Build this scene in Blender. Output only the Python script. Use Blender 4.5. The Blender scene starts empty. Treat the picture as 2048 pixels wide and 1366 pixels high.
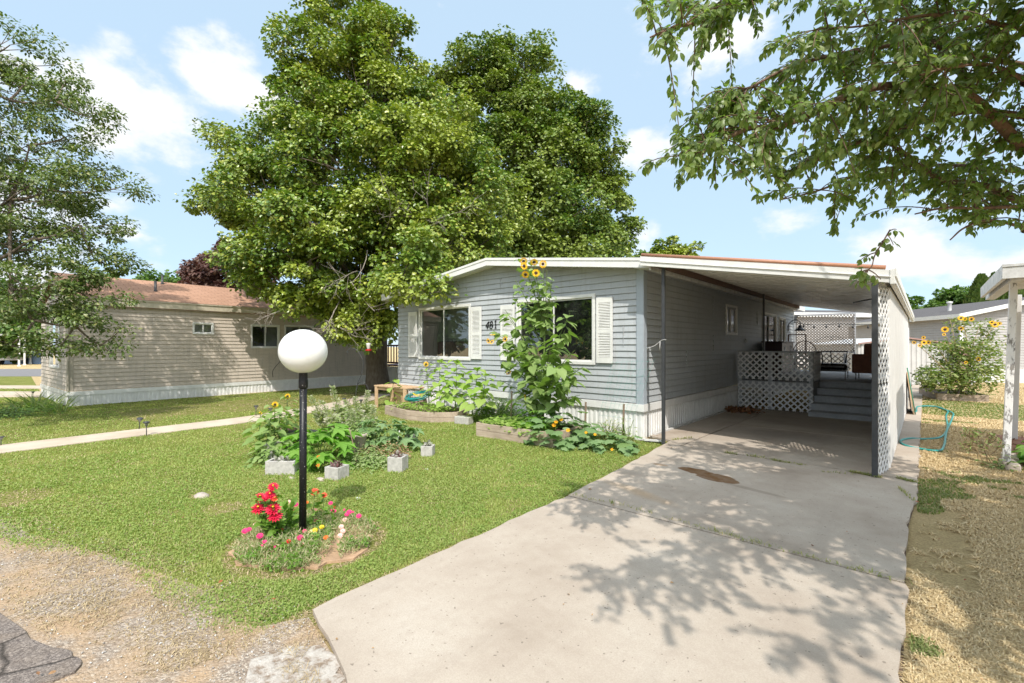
import bpy, math, random
import numpy as np
from mathutils import Vector, Matrix
random.seed(7)
rng = np.random.default_rng(11)
scene = bpy.context.scene
COL = scene.collection
# ---------------------------------------------------------------- camera
YAW = math.radians(41.7); EYE = 1.6; FPX = 928.0; HZ = 692.0
cam_d = bpy.data.cameras.new('camera'); cam = bpy.data.objects.new('camera', cam_d); COL.objects.link(cam)
cam_d.sensor_width = 36.0; cam_d.lens = 36.0 * FPX / 2048.0
cam_d.shift_y = (HZ - 683.0) / 2048.0
cam_d.clip_start = 0.05; cam_d.clip_end = 3000
cam.location = (0, 0, EYE); cam.rotation_euler = (math.pi / 2, 0, YAW)
scene.camera = cam
# ---------------------------------------------------------------- light
SUN_EL = math.radians(50.0)
SUN_XY = (0.715, -0.699)                      # horizontal direction towards the sun
sun_d = bpy.data.lights.new('sun', 'SUN'); sun = bpy.data.objects.new('sun', sun_d); COL.objects.link(sun)
sun_d.energy = 3.15; sun_d.angle = math.radians(0.55); sun_d.color = (1.0, 0.955, 0.88)
sv = Vector((SUN_XY[0] * math.cos(SUN_EL), SUN_XY[1] * math.cos(SUN_EL), math.sin(SUN_EL)))
sun.rotation_euler = sv.to_track_quat('Z', 'Y').to_euler()
scene.view_settings.view_transform = 'Standard'; scene.view_settings.look = 'None'
scene.view_settings.exposure = 0.60; scene.view_settings.gamma = 1.0
scene.view_settings.use_curve_mapping = False
world = bpy.data.worlds.new("World"); scene.world = world; world.use_nodes = True
def R_(d): return (math.cos(YAW) * d, math.sin(YAW) * d)
def raydir(px, py=None):
    u = (px - 1024.0) / FPX
    v = 0 if py is None else (HZ - py) / FPX
    c, s = math.cos(YAW), math.sin(YAW)
    return np.array([-s + u * c, c + u * s, v])
def P(px, py, z=0.0):                           # a ground (or height z) position in metres
    v = (HZ - py) / FPX
    t = (z - EYE) / v
    d = raydir(px, py)
    return np.array([d[0] * t, d[1] * t, z])
def PT(px, py, t):
    d = raydir(px, py); return np.array([d[0] * t, d[1] * t, EYE + d[2] * t])
def PY(px, py, Y):
    d = raydir(px, py); t = Y / d[1]; return np.array([d[0] * t, Y, EYE + d[2] * t])
def PXx(px, py, X):
    d = raydir(px, py); t = X / d[0]; return np.array([X, d[1] * t, EYE + d[2] * t])
def world_nodes():
    nt = world.node_tree; N = nt.nodes; L = nt.links; N.clear()
    out = N.new('ShaderNodeOutputWorld'); bg = N.new('ShaderNodeBackground'); L.new(bg.outputs[0], out.inputs[0])
    bg.inputs[1].default_value = 0.15
    sky = N.new('ShaderNodeTexSky'); sky.sky_type = 'NISHITA'; sky.sun_disc = False
    sky.sun_elevation = SUN_EL; sky.sun_rotation = math.atan2(SUN_XY[0], SUN_XY[1])
    sky.air_density = 1.0; sky.dust_density = 1.2; sky.ozone_density = 1.6; sky.altitude = 1300
    tc = N.new('ShaderNodeTexCoord')
    nrm = N.new('ShaderNodeVectorMath'); nrm.operation = 'NORMALIZE'; L.new(tc.outputs['Generated'], nrm.inputs[0])
    def M(op, a, b=None, c=None, clamp=False):
        m = N.new('ShaderNodeMath'); m.operation = op; m.use_clamp = clamp
        for i, x in enumerate((a, b, c)):
            if x is None: continue
            if isinstance(x, (int, float)): m.inputs[i].default_value = x
            else: L.new(x, m.inputs[i])
        return m.outputs[0]
    noi = N.new('ShaderNodeTexNoise'); noi.inputs['Scale'].default_value = 7.5; noi.inputs['Detail'].default_value = 9; noi.inputs['Roughness'].default_value = 0.58
    mp = N.new('ShaderNodeMapping'); mp.inputs['Scale'].default_value = (1, 1, 1.7); L.new(nrm.outputs[0], mp.inputs[0]); L.new(mp.outputs[0], noi.inputs['Vector'])
    clouds = [(235, 190, 125, 1.0), (190, 270, 80, .9), (290, 260, 80, .6), (450, 160, 95, 1.0), (530, 190, 90, .95), (400, 250, 90, .6), (1420, 75, 120, .7), (1270, 285, 75, .75), (1150, 170, 50, .7),
              (885, 14, 34, .5), (1850, 530, 110, .75), (1960, 545, 100, .8), (1720, 480, 100, .45), (1290, 470, 55, .7), (2060, 120, 130, .5), (1590, 455, 60, .45), (60, 130, 90, .8), (240, 465, 40, .5), (-350, 300, 300, .8), (2500, 300, 300, .8)]
    acc = None
    for (px, py, rad, wt) in clouds:
        d = raydir(px, py); d = d / np.linalg.norm(d)
        sc = N.new('ShaderNodeVectorMath'); sc.operation = 'SUBTRACT'; L.new(nrm.outputs[0], sc.inputs[0]); sc.inputs[1].default_value = tuple(d)
        sm = N.new('ShaderNodeVectorMath'); sm.operation = 'MULTIPLY'; L.new(sc.outputs[0], sm.inputs[0]); sm.inputs[1].default_value = (1, 1, 1.5)
        ln = N.new('ShaderNodeVectorMath'); ln.operation = 'LENGTH'; L.new(sm.outputs[0], ln.inputs[0])
        k = M('MULTIPLY', M('SUBTRACT', 1.0, M('DIVIDE', ln.outputs['Value'], rad * 1.35 / FPX)), wt, clamp=True)
        acc = k if acc is None else M('MAXIMUM', acc, k)
    dens = M('ADD', M('MULTIPLY', acc, 1.1), M('MULTIPLY', M('SUBTRACT', noi.outputs['Fac'], 0.5), 2.1))
    ss = N.new('ShaderNodeMapRange'); ss.interpolation_type = 'SMOOTHSTEP'
    ss.inputs['From Min'].default_value = 0.30; ss.inputs['From Max'].default_value = 0.78; L.new(dens, ss.inputs['Value'])
    hz = N.new('ShaderNodeMixRGB'); hz.blend_type = 'MIX'; hz.inputs[0].default_value = 0.80
    L.new(sky.outputs[0], hz.inputs[1]); hz.inputs[2].default_value = (2.95, 3.9, 4.75, 1)
    noi2 = N.new('ShaderNodeTexNoise'); noi2.inputs['Scale'].default_value = 14; noi2.inputs['Detail'].default_value = 5; L.new(mp.outputs[0], noi2.inputs['Vector'])
    cc = N.new('ShaderNodeMixRGB'); L.new(noi2.outputs['Fac'], cc.inputs[0]); cc.inputs[1].default_value = (4.2, 4.4, 4.65, 1); cc.inputs[2].default_value = (5.2, 5.15, 5.1, 1)
    mx = N.new('ShaderNodeMixRGB'); L.new(ss.outputs[0], mx.inputs[0]); L.new(hz.outputs[0], mx.inputs[1]); L.new(cc.outputs[0], mx.inputs[2])
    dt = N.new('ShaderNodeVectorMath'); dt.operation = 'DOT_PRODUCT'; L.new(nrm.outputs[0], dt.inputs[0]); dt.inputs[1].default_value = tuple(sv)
    fill_glow = M('POWER', M('MAXIMUM', dt.outputs['Value'], 0.0), 2.0)         # added fill light: sky raised round the sun, behind the camera, to lift shade
    gl = N.new('ShaderNodeMixRGB'); gl.blend_type = 'ADD'; L.new(fill_glow, gl.inputs[0]); L.new(mx.outputs[0], gl.inputs[1]); gl.inputs[2].default_value = (7.2, 6.8, 6.3, 1)
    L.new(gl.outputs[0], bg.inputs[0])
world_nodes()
scene.cycles.max_bounces = 10; scene.cycles.diffuse_bounces = 6; scene.cycles.transparent_max_bounces = 8; scene.cycles.transmission_bounces = 4
scene.cycles.use_denoising = True
scene.cycles.caustics_reflective = False; scene.cycles.caustics_refractive = False
scene.cycles.sample_clamp_indirect = 6

# ---------------------------------------------------------------- materials
def srgb(r, g, b):
    f = lambda c: (c / 255.0 / 12.92) if c / 255.0 <= 0.04045 else ((c / 255.0 + 0.055) / 1.055) ** 2.4
    return (f(r), f(g), f(b), 1)
class NT:
    def __init__(s, name):
        s.m = bpy.data.materials.new(name); s.m.use_nodes = True
        s.nt = s.m.node_tree; s.N = s.nt.nodes; s.L = s.nt.links; s.N.clear()
        s.out = s.N.new('ShaderNodeOutputMaterial')
    def n(s, t, **k):
        x = s.N.new(t)
        for a, b in k.items(): setattr(x, a, b)
        return x
    def link(s, a, b): s.L.new(a, b)
    def set(s, inp, v):
        if hasattr(v, 'is_output'): s.L.new(v, inp)
        elif isinstance(v, tuple) and len(v) == 3 and inp.type == 'RGBA': inp.default_value = (*v, 1)
        else: inp.default_value = v
    def pos(s): return s.n('ShaderNodeNewGeometry').outputs['Position']
    def noise(s, scale, detail=4, rough=.55, vec=None, out='Fac'):
        x = s.n('ShaderNodeTexNoise'); x.inputs['Scale'].default_value = scale; x.inputs['Detail'].default_value = detail; x.inputs['Roughness'].default_value = rough
        s.L.new(vec if vec is not None else s.pos(), x.inputs['Vector']); return x.outputs[out]
    def voro(s, scale, feature='F1', vec=None, out='Distance'):
        x = s.n('ShaderNodeTexVoronoi'); x.feature = feature; x.inputs['Scale'].default_value = scale
        s.L.new(vec if vec is not None else s.pos(), x.inputs['Vector']); return x.outputs[out]
    def scalev(s, vec, sc):
        m = s.n('ShaderNodeMapping'); m.inputs['Scale'].default_value = sc; s.L.new(vec, m.inputs[0]); return m.outputs[0]
    def ramp(s, fac, stops):
        r = s.n('ShaderNodeValToRGB'); s.L.new(fac, r.inputs[0]); e = r.color_ramp.elements
        while len(e) < len(stops): e.new(0.5)
        for i, (p, c) in enumerate(stops):
            e[i].position = p; e[i].color = c if len(c) == 4 else (*c, 1)
        return r.outputs[0]
    def mix(s, fac, a, b, mode='MIX'):
        x = s.n('ShaderNodeMixRGB'); x.blend_type = mode
        s.set(x.inputs[0], fac); s.set(x.inputs[1], a); s.set(x.inputs[2], b); return x.outputs[0]
    def math(s, op, a, b=None, clamp=False):
        m = s.n('ShaderNodeMath'); m.operation = op; m.use_clamp = clamp
        s.set(m.inputs[0], a)
        if b is not None: s.set(m.inputs[1], b)
        return m.outputs[0]
    def mrange(s, v, a, b, c=0, d=1):
        m = s.n('ShaderNodeMapRange'); s.set(m.inputs[0], v)
        for i, x in enumerate((a, b, c, d)): m.inputs[i + 1].default_value = x
        return m.outputs[0]
    def bump(s, h, strength=.3, dist=.01):
        b = s.n('ShaderNodeBump'); b.inputs['Strength'].default_value = strength; b.inputs['Distance'].default_value = dist
        s.L.new(h, b.inputs['Height']); return b.outputs[0]
    def bsdf(s, color, rough=.5, metal=0, normal=None, spec=.5, **k):
        b = s.n('ShaderNodeBsdfPrincipled'); s.set(b.inputs['Base Color'], color); s.set(b.inputs['Roughness'], rough)
        b.inputs['Metallic'].default_value = metal; b.inputs['Specular IOR Level'].default_value = spec
        if normal is not None: s.L.new(normal, b.inputs['Normal'])
        for a, v in k.items(): b.inputs[a.replace('_', ' ')].default_value = v
        s.L.new(b.outputs[0], s.out.inputs[0]); return b
def c4(c): return c if len(c) == 4 else (*c, 1)
def plain(name, color, rough=.5, metal=0, dirt=.15, scale=9, bump=.0, spec=.5, fine=60):
    t = NT(name); a = c4(color)
    d = tuple(x * (1 - dirt) for x in a[:3]) + (1,)
    col = t.mix(t.mrange(t.noise(scale, 6, .65), .35, .68), a, d)
    nb = t.bump(t.noise(fine, 4), bump, .004) if bump else None
    r = t.mrange(t.noise(scale * 2, 3), .3, .7, max(.02, rough - .08), min(1, rough + .1))
    t.bsdf(col, r, metal, nb, spec); return t.m
def leafmat(name, cols, trans=.28, rough=.5, spec=.35, tcol=None, pn=None):
    t = NT(name); g = t.n('ShaderNodeNewGeometry'); rnd = g.outputs['Random Per Island']
    col = t.ramp(rnd, [(i / max(1, len(cols) - 1), c4(c)) for i, c in enumerate(cols)])
    if pn:
        col = t.mix(t.mrange(t.noise(pn[0], 3), .42, .62), col, t.mix(.6, col, c4(pn[1])))
    b = t.n('ShaderNodeBsdfPrincipled'); t.link(col, b.inputs['Base Color']); b.inputs['Roughness'].default_value = rough; b.inputs['Specular IOR Level'].default_value = spec
    tr = t.n('ShaderNodeBsdfTranslucent'); tc = t.mix(1.0, col, c4(tcol or (1.5, 1.9, .6)), 'MULTIPLY'); t.link(tc, tr.inputs[0])
    m = t.n('ShaderNodeMixShader'); m.inputs[0].default_value = trans; t.link(b.outputs[0], m.inputs[1]); t.link(tr.outputs[0], m.inputs[2])
    t.link(m.outputs[0], t.out.inputs[0]); return t.m
def barkmat(name, a, b, sc=14):
    t = NT(name); v = t.scalev(t.pos(), (1, 1, .35)); n = t.noise(sc, 6, .7, v)
    t.bsdf(t.ramp(n, [(.3, c4(a)), (.7, c4(b))]), .85, normal=t.bump(n, .6, .02), spec=.2); return t.m
def woodmat(name, a, b, axis=(1, 18, 18), rough=.75):
    t = NT(name); v = t.scalev(t.pos(), axis); n = t.noise(2.0, 6, .6, v); n2 = t.noise(3, 3)
    c = t.mix(t.mrange(n2, .35, .7, 0, .5), t.ramp(n, [(.3, c4(a)), (.7, c4(b))]), c4(tuple(x * .6 for x in a[:3])))
    t.bsdf(c, rough, normal=t.bump(n, .3, .004), spec=.25); return t.m
def glassmat(name, tint=(.75, .8, .8), dirt=.04):
    t = NT(name); fr = t.n('ShaderNodeFresnel'); fr.inputs[0].default_value = 1.55
    gl = t.n('ShaderNodeBsdfGlossy'); gl.inputs['Roughness'].default_value = .015; gl.inputs[0].default_value = (.95, .97, 1, 1)
    t.link(t.bump(t.noise(1.3, 1), .08, .05), gl.inputs['Normal'])
    tp = t.n('ShaderNodeBsdfTransparent'); tp.inputs[0].default_value = (*tint, 1)
    df = t.n('ShaderNodeBsdfDiffuse'); df.inputs[0].default_value = (.35, .36, .34, 1)
    m0 = t.n('ShaderNodeMixShader'); t.set(m0.inputs[0], t.mrange(t.noise(3, 5), .4, .8, dirt * .4, dirt * 2)); t.link(tp.outputs[0], m0.inputs[1]); t.link(df.outputs[0], m0.inputs[2])
    m = t.n('ShaderNodeMixShader'); t.set(m.inputs[0], t.mrange(fr.outputs[0], 0, 1, .12, 1)); t.link(m0.outputs[0], m.inputs[1]); t.link(gl.outputs[0], m.inputs[2])
    t.link(m.outputs[0], t.out.inputs[0]); return t.m
def vinylmat(name, c, dirt=.1):
    t = NT(name); v = t.scalev(t.pos(), (1, 1, 5))
    n = t.noise(3, 5, .6, v); g = t.noise(40, 3, .6, t.scalev(t.pos(), (1, 1, 12)))
    run = t.noise(5, 4, .7, t.scalev(t.pos(), (3, 3, .25)))
    col = t.mix(t.mrange(n, .4, .7), c4(c), tuple(x * (1 - dirt) for x in c[:3]) + (1,))
    col = t.mix(t.mrange(run, .5, .72, 0, .4), col, (.24, .22, .19, 1))
    t.bsdf(col, .5, normal=t.bump(g, .12, .003), spec=.4); return t.m

# ---------------------------------------------------------------- geometry helpers
OFF = {}
def setp(o, label=None, cat=None, group=None, kind=None):
    if label: o['label'] = label
    if cat: o['category'] = cat
    if group: o['group'] = group
    if kind: o['kind'] = kind
    return o
def thing(name, label, cat, loc=(0, 0, 0), rz=0.0, group=None, world=True):
    """Empty at the base of a thing. world=True: parts are written in world coordinates."""
    o = bpy.data.objects.new(name, None); COL.objects.link(o); o.location = tuple(float(x) for x in loc); o.rotation_euler = (0, 0, rz)
    o.empty_display_size = .2
    setp(o, label, cat, group)
    OFF[o.name] = np.array(loc, float) if world else np.zeros(3)
    return o
class MB:
    def __init__(s):
        s.V = []; s.L = []; s.T = []; s.M = []; s.S = []; s.n = 0
    def raw(s, V, loops, totals, mi=0, smooth=False):
        V = np.asarray(V, float).reshape(-1, 3); loops = np.asarray(loops, np.int64); totals = np.asarray(totals, np.int64)
        s.V.append(V); s.L.append(loops + s.n); s.T.append(totals)
        s.M.append(np.full(len(totals), mi)); s.S.append(np.full(len(totals), smooth)); s.n += len(V); return s
    def faces(s, V, F, mi=0, smooth=False):
        return s.raw(V, [i for f in F for i in f], [len(f) for f in F], mi, smooth)
    def box(s, a, b, mi=0, ):
        x0, y0, z0 = [min(a[i], b[i]) for i in range(3)]; x1, y1, z1 = [max(a[i], b[i]) for i in range(3)]
        return s.faces([(x0, y0, z0), (x1, y0, z0), (x1, y1, z0), (x0, y1, z0), (x0, y0, z1), (x1, y0, z1), (x1, y1, z1), (x0, y1, z1)],
                       [(0, 3, 2, 1), (4, 5, 6, 7), (0, 1, 5, 4), (1, 2, 6, 5), (2, 3, 7, 6), (3, 0, 4, 7)], mi)
    def obox(s, c, u, v, w, mi=0):
        """box centred c with half-vectors u v w"""
        c, u, v, w = [np.asarray(q, float) for q in (c, u, v, w)]
        V = [c - u - v - w, c + u - v - w, c + u + v - w, c - u + v - w, c - u - v + w, c + u - v + w, c + u + v + w, c - u + v + w]
        return s.faces(V, [(0, 3, 2, 1), (4, 5, 6, 7), (0, 1, 5, 4), (1, 2, 6, 5), (2, 3, 7, 6), (3, 0, 4, 7)], mi)
    def beam(s, a, b, w, h, up=(0, 0, 1), mi=0):
        a, b, up = [np.asarray(q, float) for q in (a, b, up)]
        d = b - a; l = np.linalg.norm(d); d = d / l
        x = np.cross(d, up); x /= np.linalg.norm(x); z = np.cross(x, d)
        return s.obox((a + b) / 2, x * w / 2, d * l / 2, z * h / 2, mi)
    def tube(s, pts, r, seg=8, mi=0, cap=True):
        pts = np.asarray(pts, float); n = len(pts); r = np.full(n, r) if np.isscalar(r) else np.asarray(r, float)
        tg = np.gradient(pts, axis=0); tg /= np.linalg.norm(tg, axis=1)[:, None] + 1e-9
        ref = np.array([0, 0, 1.]) if abs(tg[0][2]) < .9 else np.array([1., 0, 0])
        x = np.cross(ref, tg[0]); x /= np.linalg.norm(x)
        rings = []
        for i in range(n):
            x = x - tg[i] * np.dot(x, tg[i]); x /= np.linalg.norm(x) + 1e-9; y = np.cross(tg[i], x)
            a = np.arange(seg) * 2 * math.pi / seg
            rings.append(pts[i] + r[i] * (np.cos(a)[:, None] * x + np.sin(a)[:, None] * y))
        V = np.concatenate(rings); F = []
        for i in range(n - 1):
            for k in range(seg):
                k2 = (k + 1) % seg; F.append((i * seg + k, i * seg + k2, (i + 1) * seg + k2, (i + 1) * seg + k))
        if cap: F.append(tuple(range(seg - 1, -1, -1))); F.append(tuple(range((n - 1) * seg, n * seg)))
        return s.faces(V, F, mi, True)
    def lathe(s, prof, c=(0, 0, 0), seg=24, mi=0, smooth=True, sx=1, sy=1):
        c = np.asarray(c, float); V = []; F = []
        for (r, z) in prof:
            for k in range(seg):
                a = 2 * math.pi * k / seg; V.append(c + np.array([r * sx * math.cos(a), r * sy * math.sin(a), z]))
        for i in range(len(prof) - 1):
            for k in range(seg):
                k2 = (k + 1) % seg; F.append((i * seg + k, i * seg + k2, (i + 1) * seg + k2, (i + 1) * seg + k))
        if prof[0][0] > 1e-4: F.append(tuple(range(seg - 1, -1, -1)))
        if prof[-1][0] > 1e-4: F.append(tuple(range((len(prof) - 1) * seg, len(prof) * seg)))
        return s.faces(V, F, mi, smooth)
    def prism(s, poly, z0, z1, mi=0):
        n = len(poly); V = [(p[0], p[1], z0) for p in poly] + [(p[0], p[1], z1) for p in poly]
        F = [tuple(range(n - 1, -1, -1)), tuple(range(n, 2 * n))] + [(i, (i + 1) % n, n + (i + 1) % n, n + i) for i in range(n)]
        return s.faces(V, F, mi)
    def extr(s, poly3, vec, mi=0):
        n = len(poly3); p = np.asarray(poly3, float); V = np.concatenate([p, p + np.asarray(vec, float)])
        F = [tuple(range(n - 1, -1, -1)), tuple(range(n, 2 * n))] + [(i, (i + 1) % n, n + (i + 1) % n, n + i) for i in range(n)]
        return s.faces(V, F, mi)
    def inst(s, tpl, pos, R, sc, mi=0, smooth=False):
        tv, tf = tpl; tv = np.asarray(tv, float); n = len(pos); k = len(tv)
        if n == 0: return s
        sc = np.asarray(sc, float)
        if sc.ndim == 1: sc = sc[:, None]
        V = np.einsum('nij,nkj->nki', R, tv[None, :, :] * sc[:, None, :]) + pos[:, None, :]
        fl = np.array([i for f in tf for i in f]); ft = np.array([len(f) for f in tf])
        L = (fl[None, :] + (np.arange(n) * k)[:, None]).ravel()
        return s.raw(V.reshape(-1, 3), L, np.tile(ft, n), mi, smooth)
    def build(s, name, mats, parent=None, bevel=0, off=None, sm_angle=None):
        me = bpy.data.meshes.new(name)
        V = np.concatenate(s.V); L = np.concatenate(s.L); T = np.concatenate(s.T); M = np.concatenate(s.M); S = np.concatenate(s.S)
        o_ = np.zeros(3)
        if off is not None: o_ = np.asarray(off, float)
        elif parent is not None: o_ = OFF.get(parent.name, np.zeros(3))
        V = V - o_
        me.vertices.add(len(V)); me.vertices.foreach_set('co', V.astype(np.float32).ravel())
        me.loops.add(len(L)); me.loops.foreach_set('vertex_index', L.astype(np.int32))
        me.polygons.add(len(T)); st = np.concatenate([[0], np.cumsum(T)[:-1]])
        me.polygons.foreach_set('loop_start', st.astype(np.int32)); me.polygons.foreach_set('loop_total', T.astype(np.int32))
        me.polygons.foreach_set('material_index', M.astype(np.int32)); me.polygons.foreach_set('use_smooth', S.astype(bool))
        if not isinstance(mats, (list, tuple)): mats = [mats]
        for m in mats: me.materials.append(m)
        me.update(calc_edges=True)
        o = bpy.data.objects.new(name, me); COL.objects.link(o)
        if parent is not None: o.parent = parent
        elif off is not None: o.location = tuple(float(x) for x in off)
        OFF[o.name] = o_
        if bevel:
            b = o.modifiers.new('bevel', 'BEVEL'); b.width = bevel; b.segments = 2; b.limit_method = 'ANGLE'; b.angle_limit = math.radians(40)
        return o
def copy_tree(o, parent=None, label=None):
    c = o.copy(); COL.objects.link(c)
    if parent is not None: c.parent = parent
    if label: c['label'] = label
    for ch in [q for q in scene.objects if q.parent == o]: copy_tree(ch, c)
    return c
def single(mb, name, mats, label, cat, base, group=None, kind=None, bevel=0):
    o = mb.build(name, mats, None, bevel, off=base); return setp(o, label, cat, group, kind)
def norm(a): return a / (np.linalg.norm(a, axis=-1, keepdims=True) + 1e-9)
def frames(d, nrm):
    y = norm(np.asarray(d, float)); x = norm(np.cross(y, nrm)); z = np.cross(x, y)
    return np.stack([x, y, z], axis=-1)
def rdir(n, up=0.0):
    v = rng.normal(size=(n, 3)); v = norm(v); v[:, 2] += up; return norm(v)
def bez(p0, p1, p2, n=8):
    t = np.linspace(0, 1, n)[:, None]; p0, p1, p2 = [np.asarray(q, float) for q in (p0, p1, p2)]
    return (1 - t) ** 2 * p0 + 2 * t * (1 - t) * p1 + t * t * p2
def smoothpath(pts, per=6):
    p = np.asarray(pts, float); out = []
    q = np.concatenate([[2 * p[0] - p[1]], p, [2 * p[-1] - p[-2]]])
    for i in range(1, len(q) - 2):
        for t in np.linspace(0, 1, per, endpoint=False):
            a, b, c, d = q[i - 1], q[i], q[i + 1], q[i + 2]
            out.append(.5 * ((2 * b) + (-a + c) * t + (2 * a - 5 * b + 4 * c - d) * t * t + (-a + 3 * b - 3 * c + d) * t ** 3))
    out.append(p[-1]); return np.array(out)
# value noise for scattering
_nz = rng.random((128, 128))
def vnoise(x, y, sc):
    x = x * sc + 37.1; y = y * sc + 11.7; xi = np.floor(x).astype(int); yi = np.floor(y).astype(int); fx = x - xi; fy = y - yi
    fx = fx * fx * (3 - 2 * fx); fy = fy * fy * (3 - 2 * fy)
    g = lambda a, b: _nz[a % 128, b % 128]
    return (g(xi, yi) * (1 - fx) + g(xi + 1, yi) * fx) * (1 - fy) + (g(xi, yi + 1) * (1 - fx) + g(xi + 1, yi + 1) * fx) * fy
def fnoise(x, y, sc): return .55 * vnoise(x, y, sc) + .3 * vnoise(x + 9, y, sc * 2.3) + .15 * vnoise(x, y + 5, sc * 5.1)
def inpoly(x, y, poly):
    r = np.zeros(len(x), bool); n = len(poly)
    for i in range(n):
        x0, y0 = poly[i][:2]; x1, y1 = poly[(i + 1) % n][:2]
        if y0 == y1: continue
        c = ((y0 > y) != (y1 > y)) & (x < (x1 - x0) * (y - y0) / (y1 - y0) + x0); r ^= c
    return r
# leaf templates, tip along +y, face +z
LEAF_OVAL = ([(0, 0, 0), (.22, .3, .05), (.26, .6, .03), (0, 1, -.12), (-.26, .6, .03), (-.22, .3, .05), (0, .35, -.03), (0, .68, -.03)],
             [(0, 1, 6), (1, 2, 7, 6), (2, 3, 7), (0, 6, 5), (6, 7, 4, 5), (7, 3, 4)])
LEAF_SMALL = ([(0, 0, 0), (.3, .5, .06), (0, 1, -.05), (-.3, .5, .06)], [(0, 1, 2), (0, 2, 3)])
LEAF_MAPLE = ([(0, 0, 0), (.28, .12, .04), (.55, .35, .0), (.33, .52, .06), (.3, .8, 0), (0, 1, -.12), (-.3, .8, 0), (-.33, .52, .06), (-.55, .35, 0), (-.28, .12, .04)],
              [(0, 1, 2, 3), (0, 3, 4, 5), (0, 5, 6, 7), (0, 7, 8, 9)])
LEAF_HEART = ([(0, .05, 0), (.2, -.08, .04), (.42, .12, .07), (.43, .42, .03), (.24, .75, -.04), (0, 1.05, -.22), (-.24, .75, -.04), (-.43, .42, .03), (-.42, .12, .07), (-.2, -.08, .04), (0, .4, -.04), (0, .75, -.1)],
              [(0, 1, 2, 10), (10, 2, 3), (10, 3, 4, 11), (11, 4, 5), (0, 10, 8, 9), (10, 7, 8), (10, 11, 6, 7), (11, 5, 6)])
def _lobed(n=5, depth=.45):
    V = [(0, .12, 0)]; m = 4 * n
    for i in range(m + 1):
        a = -2.45 + 4.9 * i / m; r = .52 * (1 - depth * .5 * (1 - math.cos(2 * math.pi * (i / 4)))) * (1 - .1 * abs(a) / 2.5)
        V.append((r * math.sin(a), .35 + r * math.cos(a) * 1.05, -.22 * (r / .52) ** 2 * (.6 + .4 * abs(math.sin(a))) + (.05 if i % 2 else 0)))
    return (V, [(0, i + 1, i + 2) for i in range(m)])
LEAF_LOBED = _lobed(5, .55)
LEAF_ROUNDISH = _lobed(5, .18)
# ---------------------------------------------------------------- shared materials
M = {}
M['white'] = plain('white_trim', (.74, .73, .70), .45, dirt=.14, scale=6)
M['white_old'] = plain('weathered_white_paint', (.66, .65, .63), .6, dirt=.35, scale=7, bump=.2)
M['skirt'] = plain('white_skirting_metal', (.78, .77, .75), .4, dirt=.16, scale=5)
M['siding'] = vinylmat('blue_grey_vinyl', (.41, .43, .445), .08)
M['siding_tan'] = vinylmat('tan_vinyl', (.56, .48, .40), .1)
M['siding_light'] = vinylmat('pale_grey_vinyl', (.40, .385, .375), .08)
M['black'] = plain('black_paint', (.012, .012, .013), .35, dirt=.3, scale=30)
M['dark_metal'] = plain('dark_grey_metal', (.05, .052, .056), .45, dirt=.3, scale=12)
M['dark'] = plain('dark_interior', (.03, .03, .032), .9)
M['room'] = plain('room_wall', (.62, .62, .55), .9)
M['curtain'] = plain('pale_curtain', (.45, .43, .38), .9, scale=20)
M['sofa_red'] = plain('mauve_upholstery', (.16, .07, .065), .9, scale=14)
M['glass'] = glassmat('window_glass')
M['grey_wood'] = woodmat('grey_painted_deck_boards', (.36, .365, .375), (.46, .465, .48), (14, 1.2, 14), .7)
M['crate_wood'] = woodmat('raw_pale_pine', (.55, .36, .21), (.68, .48, .30))
M['bed_wood'] = woodmat('weathered_bed_boards', (.36, .27, .20), (.52, .43, .34))
M['stake_wood'] = woodmat('old_stake_wood', (.22, .15, .10), (.34, .26, .2), (18, 18, 1))
M['brown_fabric'] = plain('brown_outdoor_cushion', (.25, .11, .07), .85, scale=12, dirt=.25)
M['black_leather'] = plain('dark_vinyl_cushion', (.018, .012, .011), .28, scale=10)
M['dark_red_wood'] = woodmat('dark_cherry_wood', (.025, .006, .005), (.05, .012, .009), (18, 18, 1), .3)
M['chrome'] = plain('bright_metal', (.6, .6, .6), .25, metal=1)
M['galv'] = plain('white_ribbed_metal', (.62, .61, .595), .42, dirt=.14, scale=3)
M['copper_trim'] = plain('copper_brown_gutter', (.42, .20, .12), .45, dirt=.15)
M['rust'] = plain('brown_rusty_metal', (.16, .085, .055), .7, dirt=.35, scale=20)
M['lattice'] = plain('white_lattice', (.68, .67, .66), .5, dirt=.12)
M['block'] = plain('concrete_block', (.47, .445, .41), .95, dirt=.3, scale=25, bump=.6, fine=140)
M['stone'] = plain('pale_stone', (.45, .38, .32), .9, dirt=.3, scale=25, bump=.5, fine=80)
M['brick'] = plain('pinkish_brick', (.36, .17, .11), .9, dirt=.3, scale=25, bump=.5, fine=80)
M['soil'] = plain('garden_soil', (.13, .085, .055), .98, dirt=.4, scale=18, bump=.9, fine=50)
M['hose'] = plain('teal_garden_hose', (.02, .27, .25), .35, dirt=.15, scale=20)
M['stem'] = plain('green_stem', (.13, .19, .045), .6, dirt=.25, scale=20)
M['dry_stem'] = plain('dry_stem', (.33, .24, .13), .8, dirt=.3, scale=20)
M['petal_y'] = leafmat('sunflower_petals', [(.85, .50, .01), (.9, .6, .02), (.8, .38, .01)], .3, tcol=(1.2, 1.1, .8))
M['disc'] = plain('sunflower_disc', (.06, .022, .01), .95, dirt=.4, scale=200)
M['ball'] = None
t_ = NT('white_acrylic_globe'); t_.bsdf(t_.mix(t_.mrange(t_.noise(9, 6, .7), .45, .75, 0, .35), (.80, .80, .78, 1), (.60, .57, .52, 1)), .26, spec=.6, Subsurface_Weight=.0); M['ball'] = t_.m
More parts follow.
